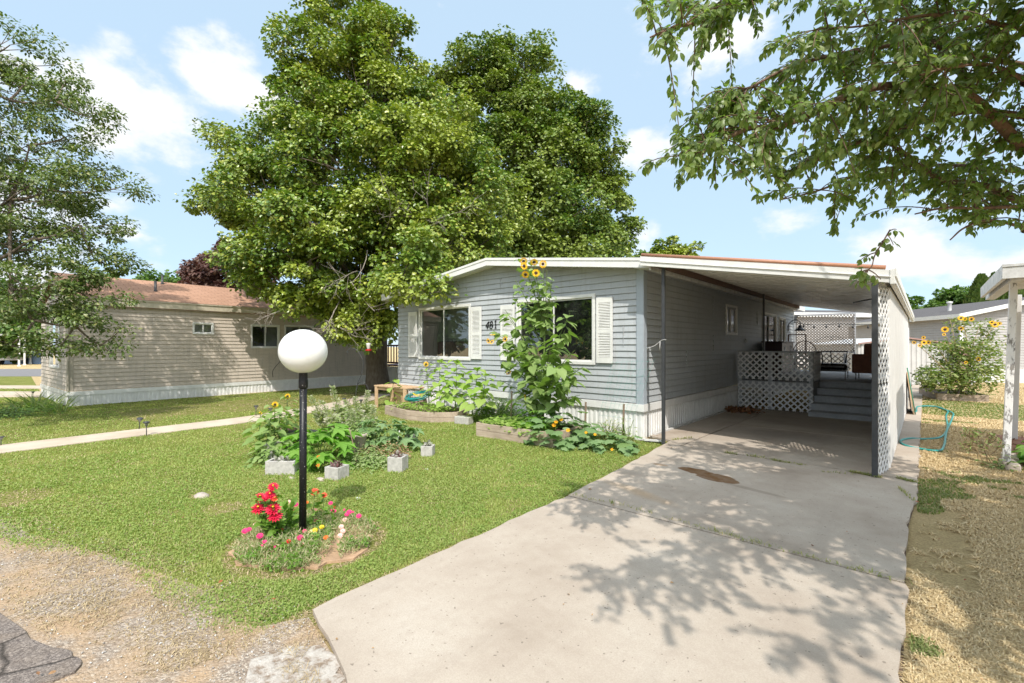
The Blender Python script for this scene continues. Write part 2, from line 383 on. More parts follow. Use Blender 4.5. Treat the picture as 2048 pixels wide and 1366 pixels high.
t_ = NT('black_pole_paint'); sp = t_.math('GREATER_THAN', t_.noise(95, 2), .69); t_.bsdf(t_.mix(sp, (.008, .008, .009, 1), (.3, .29, .27, 1)), .42, spec=.35, normal=t_.bump(t_.noise(25, 3), .15, .004)); M['pole'] = t_.m
M['sf_leaf'] = leafmat('sunflower_leaf', [(.17, .25, .07), (.22, .31, .10), (.27, .35, .13), (.18, .26, .07)], .3, .55)
M['sf_leaf_young'] = leafmat('young_sunflower_leaf', [(.22, .33, .06), (.28, .40, .09), (.33, .42, .12)], .35, .6)
M['squash'] = leafmat('squash_leaf', [(.13, .22, .08), (.18, .28, .12), (.22, .32, .15), (.16, .25, .07)], .25, .6)
M['zucchini'] = leafmat('zucchini_leaf', [(.12, .26, .03), (.17, .33, .05), (.22, .36, .07)], .35, .5)
M['bush'] = leafmat('bush_leaf', [(.07, .14, .02), (.11, .20, .03), (.20, .30, .05), (.06, .12, .02)], .3, .5)
M['weed'] = leafmat('weed_leaf', [(.18, .27, .07), (.26, .34, .12), (.35, .38, .2), (.14, .22, .05)], .3, .6)
M['pale_spike'] = leafmat('pale_spike', [(.30, .36, .16), (.42, .42, .28), (.50, .45, .40), (.22, .30, .10)], .3, .7)
M['dry_plant'] = leafmat('dried_plant', [(.42, .25, .14), (.5, .34, .2), (.35, .2, .12), (.3, .28, .1)], .2, .8, tcol=(1.2, 1, .7))
M['zin_leaf'] = leafmat('zinnia_leaf', [(.10, .20, .025), (.15, .27, .04), (.2, .32, .06)], .3, .5)
M['zin_petal'] = leafmat('zinnia_petal', [(.62, .012, .045), (.75, .03, .09), (.5, .01, .04)], .15, .5, tcol=(1.2, .9, .9))
M['coral_petal'] = leafmat('coral_petal', [(.75, .08, .04), (.8, .14, .07)], .15, .5, tcol=(1.2, .9, .9))
for k_, c_ in dict(pink=(.72, .04, .2), red=(.7, .01, .03), yellow=(.85, .6, .03), pale=(.82, .5, .45), orange=(.8, .16, .02), cream=(.8, .7, .3)).items():
    M['f_' + k_] = leafmat(k_ + '_petal', [c_, tuple(min(.9, x * 1.15) for x in c_)], .2, .6, tcol=(1.1, 1, .9))
M['orange_flower'] = leafmat('squash_blossom', [(.85, .35, .01), (.8, .45, .02)], .3, .6, tcol=(1.2, 1, .7))
# ---------------------------------------------------------------- ground
def dist_cam(x, y): return np.sqrt(x * x + y * y)
EDGE = [(-40, -6), (-12, -1.5), (-7.5, -.35), (-5.7, .05), (-4.6, .45), (-3.65, .74), (-2.83, .92), (-2.6, 1.15)]      # lawn's front edge against the old asphalt
DRV = [(-1.6, .9), (-2.04, 1.13), (-2.72, 1.27), (-2.76, 2.5), (-2.80, 4.07), (-2.95, 5.8), (-3.15, 7.5), (-3.58, 7.62), (-3.58, 12.9), (-.07, 12.9), (-.07, 6.4), (-.12, 5.2), (-.08, 2.9), (-.05, .9)]
PATH = [(-10.2, -6), (-10.45, -2), (-10.8, 1.9), (-10.95, 3.7), (-11.5, 5.4), (-12.3, 7.0), (-13.4, 8.6)]
def pathpoly(pts, w):
    p = np.array(pts, float); t = np.gradient(p, axis=0); t /= np.linalg.norm(t, axis=1)[:, None]; n = np.stack([-t[:, 1], t[:, 0]], 1)
    return [tuple(q) for q in p + n * w / 2] + [tuple(q) for q in (p - n * w / 2)[::-1]]
PATHPOLY = pathpoly(smoothpath(PATH, 3), .82)
def sheet(name, poly, z, mat, kind='structure', thick=0.0):
    mb = MB(); mb.prism(poly, z - (thick or .003), z, 0); o = mb.build(name, mat); return setp(o, kind=kind)
# base ground: soil with dry grass tones
t = NT('dry_ground'); p = t.pos()
big = t.noise(.35, 5, .6); mid = t.noise(2.2, 6, .65); fine = t.noise(55, 5, .75); str_ = t.noise(30, 4, .7, t.scalev(p, (1, 3.2, 1)))
c = t.ramp(mid, [(.25, srgb(188, 164, 122)), (.5, srgb(206, 184, 138)), (.75, srgb(216, 196, 150))])
c = t.mix(t.mrange(big, .5, .66, 0, .4), c, srgb(150, 142, 84))
c = t.mix(t.mrange(fine, .38, .62, .0, .75), c, srgb(132, 104, 72)); c = t.mix(t.mrange(str_, .4, .65, 0, .5), c, srgb(222, 200, 152))
t.bsdf(c, .95, normal=t.bump(t.math('ADD', fine, str_), .9, .03), spec=.1); M['dry_ground'] = t.m
mb = MB(); S_ = 600; mb.faces([(-S_, -S_, 0), (S_, -S_, 0), (S_, S_, 0), (-S_, S_, 0)], [(0, 1, 2, 3)]); setp(mb.build('ground', M['dry_ground']), kind='structure')
# lawn soil under the blades
t = NT('lawn_soil'); fine = t.noise(60, 4, .7); mid = t.noise(1.6, 5, .6)
c = t.ramp(mid, [(.3, srgb(118, 124, 58)), (.55, srgb(142, 146, 76)), (.75, srgb(168, 158, 100))]); c = t.mix(t.mrange(fine, .35, .65, 0, .7), c, srgb(70, 74, 32))
t.bsdf(c, .95, normal=t.bump(fine, .8, .02), spec=.1); M['lawn_soil'] = t.m
LAWN = [(x, y - .7) for x, y in EDGE[:-1]] + [(-2.6, 1.15)] + [(-2.74, 2.5), (-2.78, 4.07), (-2.93, 5.8), (-3.13, 7.47), (-10.85, 7.47), (-11.2, 11), (-17.0, 11), (-17.0, 1.5), (-21.5, 1.1), (-40, 1.5)]
sheet('lawn_bed', LAWN, .004, M['lawn_soil'], thick=.0035)
# old asphalt shoulder
t = NT('old_gravelly_asphalt'); v = t.voro(85); v2 = t.voro(170); mid = t.noise(1.7, 6, .65); big = t.noise(.8, 4)
c = t.ramp(t.voro(85, out='Color'), [(.0, srgb(130, 114, 100)), (.45, srgb(166, 150, 134)), (.7, srgb(190, 176, 160)), (1, srgb(214, 204, 190))])
c = t.mix(t.mrange(v, .0, .38, .75, 0), c, c) ; c = t.mix(t.mrange(v2, .25, .55, 0, .55), c, srgb(104, 94, 84))
c = t.mix(t.mrange(mid, .46, .60, 0, .8), c, srgb(168, 142, 112))
t.bsdf(c, .95, normal=t.bump(t.math('SUBTRACT', t.noise(90, 3), v), .8, .006), spec=.15); M['old_asphalt'] = t.m
SHO = [(-60, -30)] + [(x, y + (.16 if x < -3 else .1)) for x, y in EDGE[:-1]] + [(-2.7, 1.24), (-2.04, 1.13), (-1.6, .9), (-1.4, -30)]
sheet('road_shoulder', SHO, .008, M['old_asphalt'], thick=.0035)
t = NT('dark_cracked_asphalt'); cr = t.voro(2.1, 'DISTANCE_TO_EDGE', vec=t.mix(.12, t.pos(), t.noise(3, 3, out='Color'))); g = t.voro(120, out='Color')
c = t.ramp(g, [(0, srgb(88, 80, 76)), (.5, srgb(116, 107, 101)), (1, srgb(158, 147, 138))]); c = t.mix(t.mrange(t.noise(6, 5), .45, .7, 0, .5), c, srgb(132, 118, 104))
c = t.mix(t.mrange(cr, 0, .02, .85, 0), c, srgb(46, 42, 38))
t.bsdf(c, .92, normal=t.bump(t.math('ADD', t.mrange(cr, 0, .03), t.noise(110, 3)), .8, .01), spec=.2); M['dark_asphalt'] = t.m
pp = smoothpath([(-5.0, -.42), (-4.5, -.1), (-4.1, .04), (-3.62, .14), (-3.3, .27), (-3.15, .30), (-3.08, .2), (-3.2, -.02), (-3.5, -.5), (-3.9, -1.2)], 4)
pp[:, :2] += rng.normal(size=(len(pp), 2)) * .006
sheet('road', [tuple(q) for q in pp] + [(-12, -8), (-9, -1.6)], .02, M['dark_asphalt'], thick=.018)
wc = np.array([P(x, y)[:2] for x, y in ((500, 1330), (545, 1305), (600, 1296), (650, 1300), (680, 1330), (672, 1380), (600, 1420), (490, 1400))])
t = NT('pale_broken_concrete'); n = t.noise(14, 6, .75); t.bsdf(t.ramp(n, [(.38, srgb(132, 116, 100)), (.47, srgb(164, 154, 144)), (.56, srgb(180, 173, 164)), (.75, srgb(196, 190, 183))]), .95, normal=t.bump(n, .8, .02), spec=.15); M['pale_conc'] = t.m
wp = smoothpath([tuple(q) for q in wc], 5); wp = wp + rng.normal(size=wp.shape) * .012
sheet('broken_concrete', [tuple(q) for q in wp], .013, M['pale_conc'], thick=.004)
# concrete
t = NT('driveway_concrete'); p = t.pos(); mid = t.noise(1.1, 6, .62); fine = t.noise(160, 3, .7); med = t.noise(9, 6, .7)
c = t.ramp(mid, [(.28, srgb(150, 137, 123)), (.42, srgb(168, 155, 141)), (.55, srgb(178, 166, 152)), (.72, srgb(186, 176, 163))])
c = t.mix(t.mrange(fine, .35, .7, 0, .4), c, srgb(136, 124, 112)); c = t.mix(t.mrange(med, .5, .75, 0, .3), c, srgb(148, 134, 120))
sepx = t.n('ShaderNodeSeparateXYZ'); t.link(p, sepx.inputs[0])
def ell(cx, cy, a, b, rot=0.0, ns=5, amp=.45, lo=.85, hi=1.15):
    x = t.math('SUBTRACT', sepx.outputs[0], cx); y = t.math('SUBTRACT', sepx.outputs[1], cy); cr_, sr_ = math.cos(rot), math.sin(rot)
    xr = t.math('ADD', t.math('MULTIPLY', x, cr_ / a), t.math('MULTIPLY', y, sr_ / a)); yr = t.math('ADD', t.math('MULTIPLY', x, -sr_ / b), t.math('MULTIPLY', y, cr_ / b))
    r = t.math('SQRT', t.math('ADD', t.math('MULTIPLY', xr, xr), t.math('MULTIPLY', yr, yr)))
    r = t.math('ADD', r, t.math('MULTIPLY', t.math('SUBTRACT', t.noise(ns, 4), .5), amp * 2)); return t.mrange(r, lo, hi, 1, 0)
st1 = t.math('MAXIMUM', ell(-2.12, 5.84, .24, .12, -.2, 7, .35, .93, 1.04), t.math('MAXIMUM', ell(-1.86, 5.72, .22, .17, -.1, 7, .35, .93, 1.04), ell(-1.68, 5.66, .10, .10, 0, 7, .3, .9, 1.05)))
c = t.mix(t.math('MULTIPLY', st1, t.mrange(med, .35, .65, .75, 1)), c, t.mix(t.noise(12, 4), srgb(88, 58, 28), srgb(116, 82, 44)))
drp = t.voro(3.3, vec=t.mix(.25, p, t.noise(4, 3, out='Color'))); c = t.mix(t.mrange(drp, .02, .06, .28, 0), c, srgb(104, 90, 76))
tr_ = t.noise(1.6, 5, .7, t.scalev(p, (2.2, .22, 1))); c = t.mix(t.mrange(tr_, .55, .72, 0, .30), c, srgb(140, 128, 116))
c = t.mix(t.math('MULTIPLY', ell(-2.6, 5.85, .10, .05, 0, 8, .3), .5), c, srgb(140, 104, 66))
c = t.mix(t.math('MULTIPLY', ell(-1.4, 5.5, .35, .05, -.2, 6, .4, .7, 1.2), .45), c, srgb(120, 108, 94))
c = t.mix(t.math('MULTIPLY', ell(-1.9, 9.2, .9, .55, 0, 2.5, .6, .5, 1.3), .5), c, srgb(112, 104, 98))
c = t.mix(t.math('MULTIPLY', ell(-1.6, 10.9, 1.3, .7, 0, 2, .6, .5, 1.3), .35), c, srgb(120, 112, 104))
c = t.mix(t.math('MULTIPLY', ell(-2.3, 4.6, .45, .1, -.3, 6, .5, .4, 1.3), .35), c, srgb(168, 132, 84))
sp = t.math('GREATER_THAN', t.noise(38, 1, .5), .735); c = t.mix(t.math('MULTIPLY', sp, .55), c, srgb(92, 82, 72))
crk = t.voro(.42, 'DISTANCE_TO_EDGE', vec=t.mix(.1, p, t.noise(2.2, 4, out='Color'))); c = t.mix(t.mrange(crk, 0, .001, .12, 0), c, srgb(90, 80, 70))
t.bsdf(c, .9, normal=t.bump(t.math('ADD', fine, t.math('MULTIPLY', med, .5)), .35, .004), spec=.2); M['concrete'] = t.m
def rough(poly, step=.14, amp=.009):
    out = []
    for i in range(len(poly)):
        a, b = np.array(poly[i]), np.array(poly[(i + 1) % len(poly)]); k = max(1, int(np.linalg.norm(b - a) / step))
        for j in range(k): q = a + (b - a) * j / k; out.append((float(q[0] + rng.normal() * amp), float(q[1] + rng.normal() * amp)))
    return out
DRVR = rough(DRV)
def clip_poly(poly, x0, x1, y0, y1):
    def cl(ps, f, inter):
        out = []
        for i in range(len(ps)):
            a, b = ps[i - 1], ps[i]
            if f(b):
                if not f(a): out.append(inter(a, b))
                out.append(b)
            elif f(a): out.append(inter(a, b))
        return out
    for ax, lim, sg in ((0, x0, 1), (0, x1, -1), (1, y0, 1), (1, y1, -1)):
        f = lambda q: (q[ax] - lim) * sg >= 0
        def inter(a, b):
            k = (lim - a[ax]) / (b[ax] - a[ax]); return (a[0] + k * (b[0] - a[0]), a[1] + k * (b[1] - a[1]))
        poly = cl(poly, f, inter)
        if not poly: return []
    return poly
mb = MB(); g = .011
YJ = [-5, 4.0, 7.15, 9.8, 14]
for i in range(4):
    segs = [(-9, 5)] if i < 2 else [(-9, -2.85), (-2.85, 5)]
    for (xa, xb) in segs:
        q = clip_poly(DRVR, xa + (g if xa > -5 else 0), xb - (g if xb < 3 else 0), YJ[i] + g, YJ[i + 1] - g)
        if len(q) > 2: mb.prism(q, .009, .04)
drv = mb.build('driveway', M['concrete']); setp(drv, kind='structure')
sheet('driveway_joint_soil', [(x * 1.0, y) for x, y in DRV], .0125, M['soil'], thick=.001)
mb = MB()
for k in range(8): mb.prism([(-.40, 12.91 + k * 1.5), (-.07, 12.91 + k * 1.5), (-.07, 14.395 + k * 1.5), (-.40, 14.395 + k * 1.5)], .005, .04)
setp(mb.build('side_strip', M['concrete']), kind='structure')
t = NT('path_concrete'); mid = t.noise(1.5, 6, .6); fine = t.noise(120, 3, .7)
c = t.ramp(mid, [(.3, srgb(176, 160, 142)), (.6, srgb(200, 186, 168))]); c = t.mix(t.mrange(fine, .35, .7, 0, .3), c, srgb(140, 122, 104)); t.bsdf(c, .93, spec=.15); M['path'] = t.m
sheet('footpath', PATHPOLY, .02, M['path'], thick=.015)
# far side of the park road on the left
def band(name, px0, y0, y1, mat, z, t0=None, ext=60, thick=.004):
    a = P(px0, y0); b = P(px0, y1); d = np.array([-.94, -.34]); n_ = 3
    q = [tuple(a[:2] + d * ext), tuple(a[:2] - d * 12), tuple(b[:2] - d * 12), tuple(b[:2] + d * ext)]; sheet(name, q, z, mat, thick=thick)

# ---------------------------------------------------------------- building pieces
def A3(p): return np.asarray(p, float)
def siding(mb, o, u, n, w, z0, topf, holes=(), lap=.113, mi=0, proud=.019, zmax=9):
    """horizontal lap siding on a vertical wall. o: corner (x,y); u: unit dir; n: outward normal; topf(s)->z"""
    o, u, n = A3((*o, 0)), A3((*u, 0)), A3((*n, 0)); z = z0
    cuts0 = sorted(set([0.0, w] + [h[0] for h in holes] + [h[1] for h in holes]))
    fine = sorted(set(cuts0 + list(np.linspace(0, w, 25)))) if topf(0) != topf(w * .37) or topf(w) != topf(w * .5) else cuts0
    while z < zmax:
        z1 = z + lap; zm = (z + z1) / 2; any_ = False
        hs = [h for h in holes if h[2] < zm < h[3]]
        run = []
        cuts = fine if z1 > min(topf(q) for q in fine) - 1e-6 else cuts0
        for a, b in zip(cuts[:-1], cuts[1:]):
            if any(h[0] - 1e-6 <= a and b <= h[1] + 1e-6 for h in hs): continue
            ta, tb = min(z1, topf(a)), min(z1, topf(b))
            if ta <= z + 1e-4 and tb <= z + 1e-4: continue
            any_ = True; ta, tb = max(ta, z + .0005), max(tb, z + .0005)
            f = lambda s, zz, pr: o + u * s + n * pr + A3((0, 0, zz))
            pa, pb = proud * (1 - (ta - z) / lap), proud * (1 - (tb - z) / lap)
            gp = min(.013, max(0.0, min(ta, tb) - z - .002)); zl = z + gp
            V = [f(a, zl, proud), f(b, zl, proud), f(b, tb, .001 + (proud - .001) * (z1 - tb) / (z1 - zl + 1e-6)), f(a, ta, .001 + (proud - .001) * (z1 - ta) / (z1 - zl + 1e-6)), f(a, zl, -.004), f(b, zl, -.004), f(b, z, -.004), f(a, z, -.004), f(a, z, .001), f(b, z, .001)]
            mb.faces(V, [(0, 1, 2, 3), (4, 5, 1, 0), (7, 6, 5, 4), (8, 9, 6, 7)], mi)
        z = z1
        if not any_: break
def wall_holes_back(mb, o, u, n, w, z0, topf, holes, depth=.02, mi=0):
    """the sheathing plane behind the siding, with the window openings left out"""
    o, u, n = A3((*o, 0)), A3((*u, 0)), A3((*n, 0))
    xs = sorted(set([0.0, w] + [h[0] for h in holes] + [h[1] for h in holes] + list(np.linspace(0, w, 13))))
    zs = sorted(set([z0] + [h[2] for h in holes] + [h[3] for h in holes]))
    f = lambda s, zz: o + u * s - n * depth + A3((0, 0, zz))
    for a, b in zip(xs[:-1], xs[1:]):
        zz = zs + [None]
        for i in range(len(zs)):
            c = zs[i]; last = i == len(zs) - 1
            d0, d1 = (topf(a), topf(b)) if last else (zs[i + 1], zs[i + 1])
            if any(h[0] - 1e-6 <= a and b <= h[1] + 1e-6 and h[2] - 1e-6 <= c and (not last) and zs[i + 1] <= h[3] + 1e-6 for h in holes): continue
            mb.faces([f(a, c), f(b, c), f(b, d1), f(a, d0)], [(0, 1, 2, 3)], mi)
def window(root, o, u, n, a, b, z0, z1, fr=.06, mull=None, curtains=None, room=1.6, frame_mat=None, roommat=None, name='window', sill=True, slider=True, extra=None):
    """real window: frame, sash, glass pane, interior room box behind."""
    fm = frame_mat or M['white']; O, U, Nn = A3((*o, 0)), A3((*u, 0)), A3((*n, 0)); Zv = A3((0, 0, 1))
    pt = lambda s, z, d: O + U * s + Nn * d + Zv * z
    def bx(mb, s0, s1, za, zb, d0, d1, mi=0):
        mb.obox(pt((s0 + s1) / 2, (za + zb) / 2, (d0 + d1) / 2), U * (s1 - s0) / 2, Nn * (d1 - d0) / 2, Zv * (zb - za) / 2, mi)
    f = MB()
    bx(f, a - fr, b + fr, z1, z1 + fr, -.05, .034); bx(f, a - fr, b + fr, z0 - fr, z0, -.05, .038)
    bx(f, a - fr, a, z0, z1, -.05, .034); bx(f, b, b + fr, z0, z1, -.05, .034)
    W = f.build(name, fm, root, bevel=.003)
    m = mull if mull is not None else (a + b) / 2
    s = MB(); sw = .028
    if slider:
        for (p, q, d) in ((a, m + .015, -.018), (m - .015, b, .004)):
            bx(s, p, p + sw, z0, z1, d - .022, d); bx(s, q - sw, q, z0, z1, d - .022, d); bx(s, p + sw, q - sw, z0, z0 + sw, d - .022, d); bx(s, p + sw, q - sw, z1 - sw, z1, d - .022, d)
        s.build('sash', fm, W)
        for (p, q, d) in ((a, m + .015, -.018), (m - .015, b, .004)):
            g = MB(); c = d - .012; g.faces([pt(p + sw, z0 + sw, c), pt(q - sw, z0 + sw, c), pt(q - sw, z1 - sw, c), pt(p + sw, z1 - sw, c)], [(0, 1, 2, 3)]); g.build('pane', M['glass'], W)
    else:
        g = MB(); g.faces([pt(a, z0, -.02), pt(b, z0, -.02), pt(b, z1, -.02), pt(a, z1, -.02)], [(0, 1, 2, 3)]); g.build('pane', M['glass'], W)
    r = MB(); e = .25
    q = [pt(a - e, z0 - e, -room), pt(b + e, z0 - e, -room), pt(b + e, z1 + e, -room), pt(a - e, z1 + e, -room), pt(a - e, z0 - e, -.08), pt(b + e, z0 - e, -.08), pt(b + e, z1 + e, -.08), pt(a - e, z1 + e, -.08)]
    r.faces(q, [(0, 1, 2, 3), (0, 4, 5, 1), (3, 2, 6, 7), (0, 3, 7, 4), (1, 5, 6, 2)]); r.build('room', roommat or M['room'], root)
    if curtains:
        c = MB()
        for (p, q, za, zb, d) in curtains:
            k = max(4, int((q - p) / .05)); V = []; F = []
            for i in range(k + 1):
                x = p + (q - p) * i / k; dd = d + .018 * math.sin(i * 2.1)
                V += [pt(x, za, dd), pt(x, zb, dd)]
            for i in range(k): F.append((2 * i, 2 * i + 2, 2 * i + 3, 2 * i + 1))
            c.faces(V, F, 0, True)
        c.build('curtain', M['curtain'], root)
    return W
def ribbed(mb, o, u, n, w, z0, z1f, pitch=.09, d=.014, mi=0, z0f=None):
    """vertical ribbed sheet metal"""
    O, U, Nn = A3((*o, 0)), A3((*u, 0)), A3((*n, 0)); prof = [(0, 0), (.42, 0), (.50, 1), (.92, 1)]
    pts = []; x = 0
    while x < w:
        for (f, h) in prof:
            if x + f * pitch <= w: pts.append((x + f * pitch, h * d))
        x += pitch
    pts.append((w, 0)); V = []; F = []
    for (s, h) in pts:
        zb = z0f(s) if z0f else z0
        V += [O + U * s + Nn * h + A3((0, 0, zb)), O + U * s + Nn * h + A3((0, 0, z1f(s)))]
    for i in range(len(pts) - 1): F.append((2 * i, 2 * i + 2, 2 * i + 3, 2 * i + 1))
    mb.faces(V, F, mi)
def lattice(mb, o, U, V, w, h, sp=.105, sw=.038, th=.006, mi=0):
    """crossed diagonal slats over the rectangle o + [0,w]U + [0,h]V"""
    o, U, V = A3(o), A3(U), A3(V); Nn = np.cross(U, V); step = sp * math.sqrt(2)
    for sgn, d in ((1, th / 2), (-1, -th / 2)):
        c = -h + step * .5 if sgn == 1 else step * .5
        hi = w if sgn == 1 else w + h
        while c < hi:
            if sgn == 1: s0, s1 = max(c, 0), min(c + h, w); q0, q1 = (s0, s0 - c), (s1, s1 - c)
            else: s0, s1 = max(c - h, 0), min(c, w); q0, q1 = (s0, c - s0), (s1, c - s1)
            if s1 - s0 > .01:
                a = o + U * q0[0] + V * q0[1] + Nn * d; b = o + U * q1[0] + V * q1[1] + Nn * d
                dd = (b - a); L_ = np.linalg.norm(dd); dd /= L_; x = np.cross(dd, Nn)
                mb.obox((a + b) / 2, x * sw / 2, dd * (L_ / 2 + sw * .35), Nn * th / 2, mi)
            c += step
def shutter(root, x0, x1, z0, z1, Y):
    mb = MB(); y0 = Y - .040; st = .045; mid = (z0 + z1) / 2 - .02
    mb.box((x0, y0, z0), (x0 + st, Y - .012, z1)); mb.box((x1 - st, y0, z0), (x1, Y - .012, z1))
    for (a, b) in ((z0, z0 + .10), (z1 - .10, z1), (mid - .035, mid + .035)): mb.box((x0 + st, y0 + .002, a), (x1 - st, Y - .012, b))
    mb.box((x0 + st, Y - .018, z0 + .10), (x1 - st, Y - .014, z1 - .10))
    for (a, b) in ((z0 + .10, mid - .035), (mid + .035, z1 - .10)):
        n = int((b - a) / .028)
        for i in range(n):
            z = a + (i + .5) * (b - a) / n
            mb.obox(((x0 + x1) / 2, Y - .028, z), ((x1 - x0) / 2 - st, 0, 0), (0, .009, .010), (0, -.0025, .0028))
    return mb.build('shutter', M['white'], root, bevel=.0)

# ---------------------------------------------------------------- main mobile home (number 481)
HX0, HX1, HY0, HY1 = -10.85, -3.64, 7.47, 19.78
ZS = .60; ZE = 2.90; ZR = 3.40; XR = -7.1
def roofz(x): return ZR - (ZR - 2.93) * abs(x - XR) / (XR * -1 - 3.34)
home = thing('mobile_home', 'blue grey sided mobile home with white shutters and the number 481', 'mobile home', (-7.2, HY0, 0))
topw = lambda s: roofz(HX0 + s) - .03
front_h = [(-9.85 - HX0, -7.99 - HX0, 1.32, 2.53), (-6.45 - HX0, -4.63 - HX0, 1.31, 2.515)]
mb = MB(); siding(mb, (HX0, HY0), (1, 0), (0, -1), HX1 - HX0, ZS, topw, front_h); wall_holes_back(mb, (HX0, HY0), (1, 0), (0, -1), HX1 - HX0, ZS, topw, front_h)
for (sx_, z_0, z_1) in ((-6.98, 2.86, 3.1), (-9.1, 2.7, 2.93), (-7.75, .83, 1.17), (-4.0, 1.6, 1.95)): mb.box((sx_, HY0 - .024, z_0), (sx_ + .006, HY0 + .01, z_1))
mb.build('front_wall', M['siding'], home)
side_h = [(11.95 - HY0, 12.72 - HY0, 1.93, 2.57), (15.32 - HY0, 16.92 - HY0, .80, 2.57), (17.45 - HY0, 18.25 - HY0, 1.50, 2.52)]
tops = lambda s: ZE
mb = MB(); siding(mb, (HX1, HY0), (0, 1), (1, 0), HY1 - HY0, ZS, tops, side_h); wall_holes_back(mb, (HX1, HY0), (0, 1), (1, 0), HY1 - HY0, ZS, tops, side_h)
for (sy_, z_0, z_1) in ((11.0, 2.3, 2.75), (11.0, 1.5, 1.85), (14.7, 2.2, 2.6), (9.4, 1.2, 1.5)): mb.box((HX1 - .01, sy_, z_0), (HX1 + .024, sy_ + .006, z_1))
mb.build('side_wall', M['siding'], home)
mb = MB(); mb.faces([(HX0, HY0 + .02, ZS), (HX0, HY1, ZS), (HX0, HY1, ZE), (HX0, HY0 + .02, ZE), (HX1 - .02, HY1, ZS), (HX1 - .02, HY1, ZE)], [(0, 1, 2, 3), (1, 4, 5, 2)]); mb.build('rear_wall', M['siding'], home)
mb = MB()
mb.box((HX1 - .10, HY0 - .034, ZS - .005), (HX1 + .034, HY0 - .016, ZE + .03)); mb.box((HX1 + .016, HY0 - .016, ZS - .005), (HX1 + .034, HY0 + .10, ZE))
mb.build('corner_trim', plain('grey_corner_trim', (.36, .40, .44), .45, dirt=.08), home, bevel=.004)
mb = MB(); ribbed(mb, (HX0, HY0 + .005), (1, 0), (0, -1), HX1 - HX0, .0, lambda s: ZS - .11, .10); ribbed(mb, (HX1 - .005, HY0), (0, 1), (1, 0), 12, .0, lambda s: ZS - .11, .10)
mb.box((HX0 - .01, HY0 - .045, ZS - .13), (HX1 + .045, HY0 + .0, ZS - .005)); mb.box((HX1, HY0 + .0, ZS - .13), (HX1 + .045, HY1, ZS - .005))
mb.build('skirting', M['skirt'], home)
for (x0, x1, z0, z1) in ((-10.32, -9.95, 1.31, 2.50), (-7.89, -7.56, 1.30, 2.505), (-6.95, -6.55, 1.29, 2.49), (-4.53, -4.20, 1.29, 2.49)): shutter(home, x0, x1, z0, z1, HY0 - .016)
window(home, (HX0, HY0), (1, 0), (0, -1), front_h[0][0], front_h[0][1], 1.32, 2.53, curtains=None, room=1.15)
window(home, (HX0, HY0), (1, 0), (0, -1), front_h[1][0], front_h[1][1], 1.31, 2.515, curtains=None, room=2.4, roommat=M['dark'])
window(home, (HX1, HY0), (0, 1), (1, 0), side_h[0][0], side_h[0][1], 1.93, 2.57, fr=.05, curtains=[(side_h[0][0] - .05, side_h[0][1] + .05, 1.88, 2.6, -.2)])
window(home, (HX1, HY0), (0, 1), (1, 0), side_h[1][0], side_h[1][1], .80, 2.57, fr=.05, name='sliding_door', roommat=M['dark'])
window(home, (HX1, HY0), (0, 1), (1, 0), side_h[2][0], side_h[2][1], 1.50, 2.52, fr=.05, curtains=[(side_h[2][0] - .05, side_h[2][1] + .05, 1.45, 2.6, -.15)])
# things just inside the left front window: sofa back with a curled iron headboard
mb = MB(); mb.box((-9.8, HY0 + .5, .9), (-8.15, HY0 + .9, 1.72)); mb.box((-9.6, HY0 + .42, .9), (-8.9, HY0 + .5, 1.5)); mb.build('sofa_back', M['sofa_red'], home, bevel=.06)
mb = MB(); mb.tube([(-9.35, HY0 + .35, 1.5), (-9.35, HY0 + .35, 1.78), (-8.5, HY0 + .35, 1.78), (-8.5, HY0 + .35, 1.5)], .008, 6)
for s in (-1, 1):
    a = np.linspace(0, 4.2, 14); mb.tube(np.stack([-8.92 + s * (.05 + .05 * np.cos(a + 2)), np.full(14, HY0 + .35), 1.72 - .05 * np.sin(a)], 1), .006, 5)
mb.build('iron_scrollwork', M['black'], home)
# house number: black characters, slightly slanted
num = bpy.data.objects.new('house_number', None); COL.objects.link(num); num.parent = home; OFF[num.name] = OFF[home.name]
def digit(ch, x, z, h=.17, slant=.14, rot=0.0):
    w = h * .55; mb = MB(); Y = HY0 - .022
    q = {'4': [[(.75, 0), (.75, 1)], [(.55, 1), (.0, .35), (1.0, .35)]],
         '8': [[(.5 + .36 * math.sin(a), .75 + .22 * math.cos(a)) for a in np.linspace(0, 2 * math.pi, 14)], [(.5 + .46 * math.sin(a), .27 + .26 * math.cos(a)) for a in np.linspace(0, 2 * math.pi, 14)]],
         '1': [[(.25, .78), (.6, 1), (.6, 0)], [(.35, 0.0), (.85, 0.0)]]}[ch]
    for st in q:
        pts = []
        for (a, b) in st:
            X, Z = a * w + b * h * slant, b * h; cr_, sr_ = math.cos(rot), math.sin(rot); pts.append((x + X * cr_ - Z * sr_, z + X * sr_ + Z * cr_))
        for p, r in zip(pts[:-1], pts[1:]): mb.beam((p[0], Y, p[1]), (r[0], Y, r[1]), .012, .024, up=(0, 1, 0))
    mb.build('digit', M['black'], num)
digit('4', -7.45, 1.985, rot=-.05, slant=.3); digit('8', -7.31, 1.99, slant=.1); digit('1', -7.18, 2.0, slant=.05)
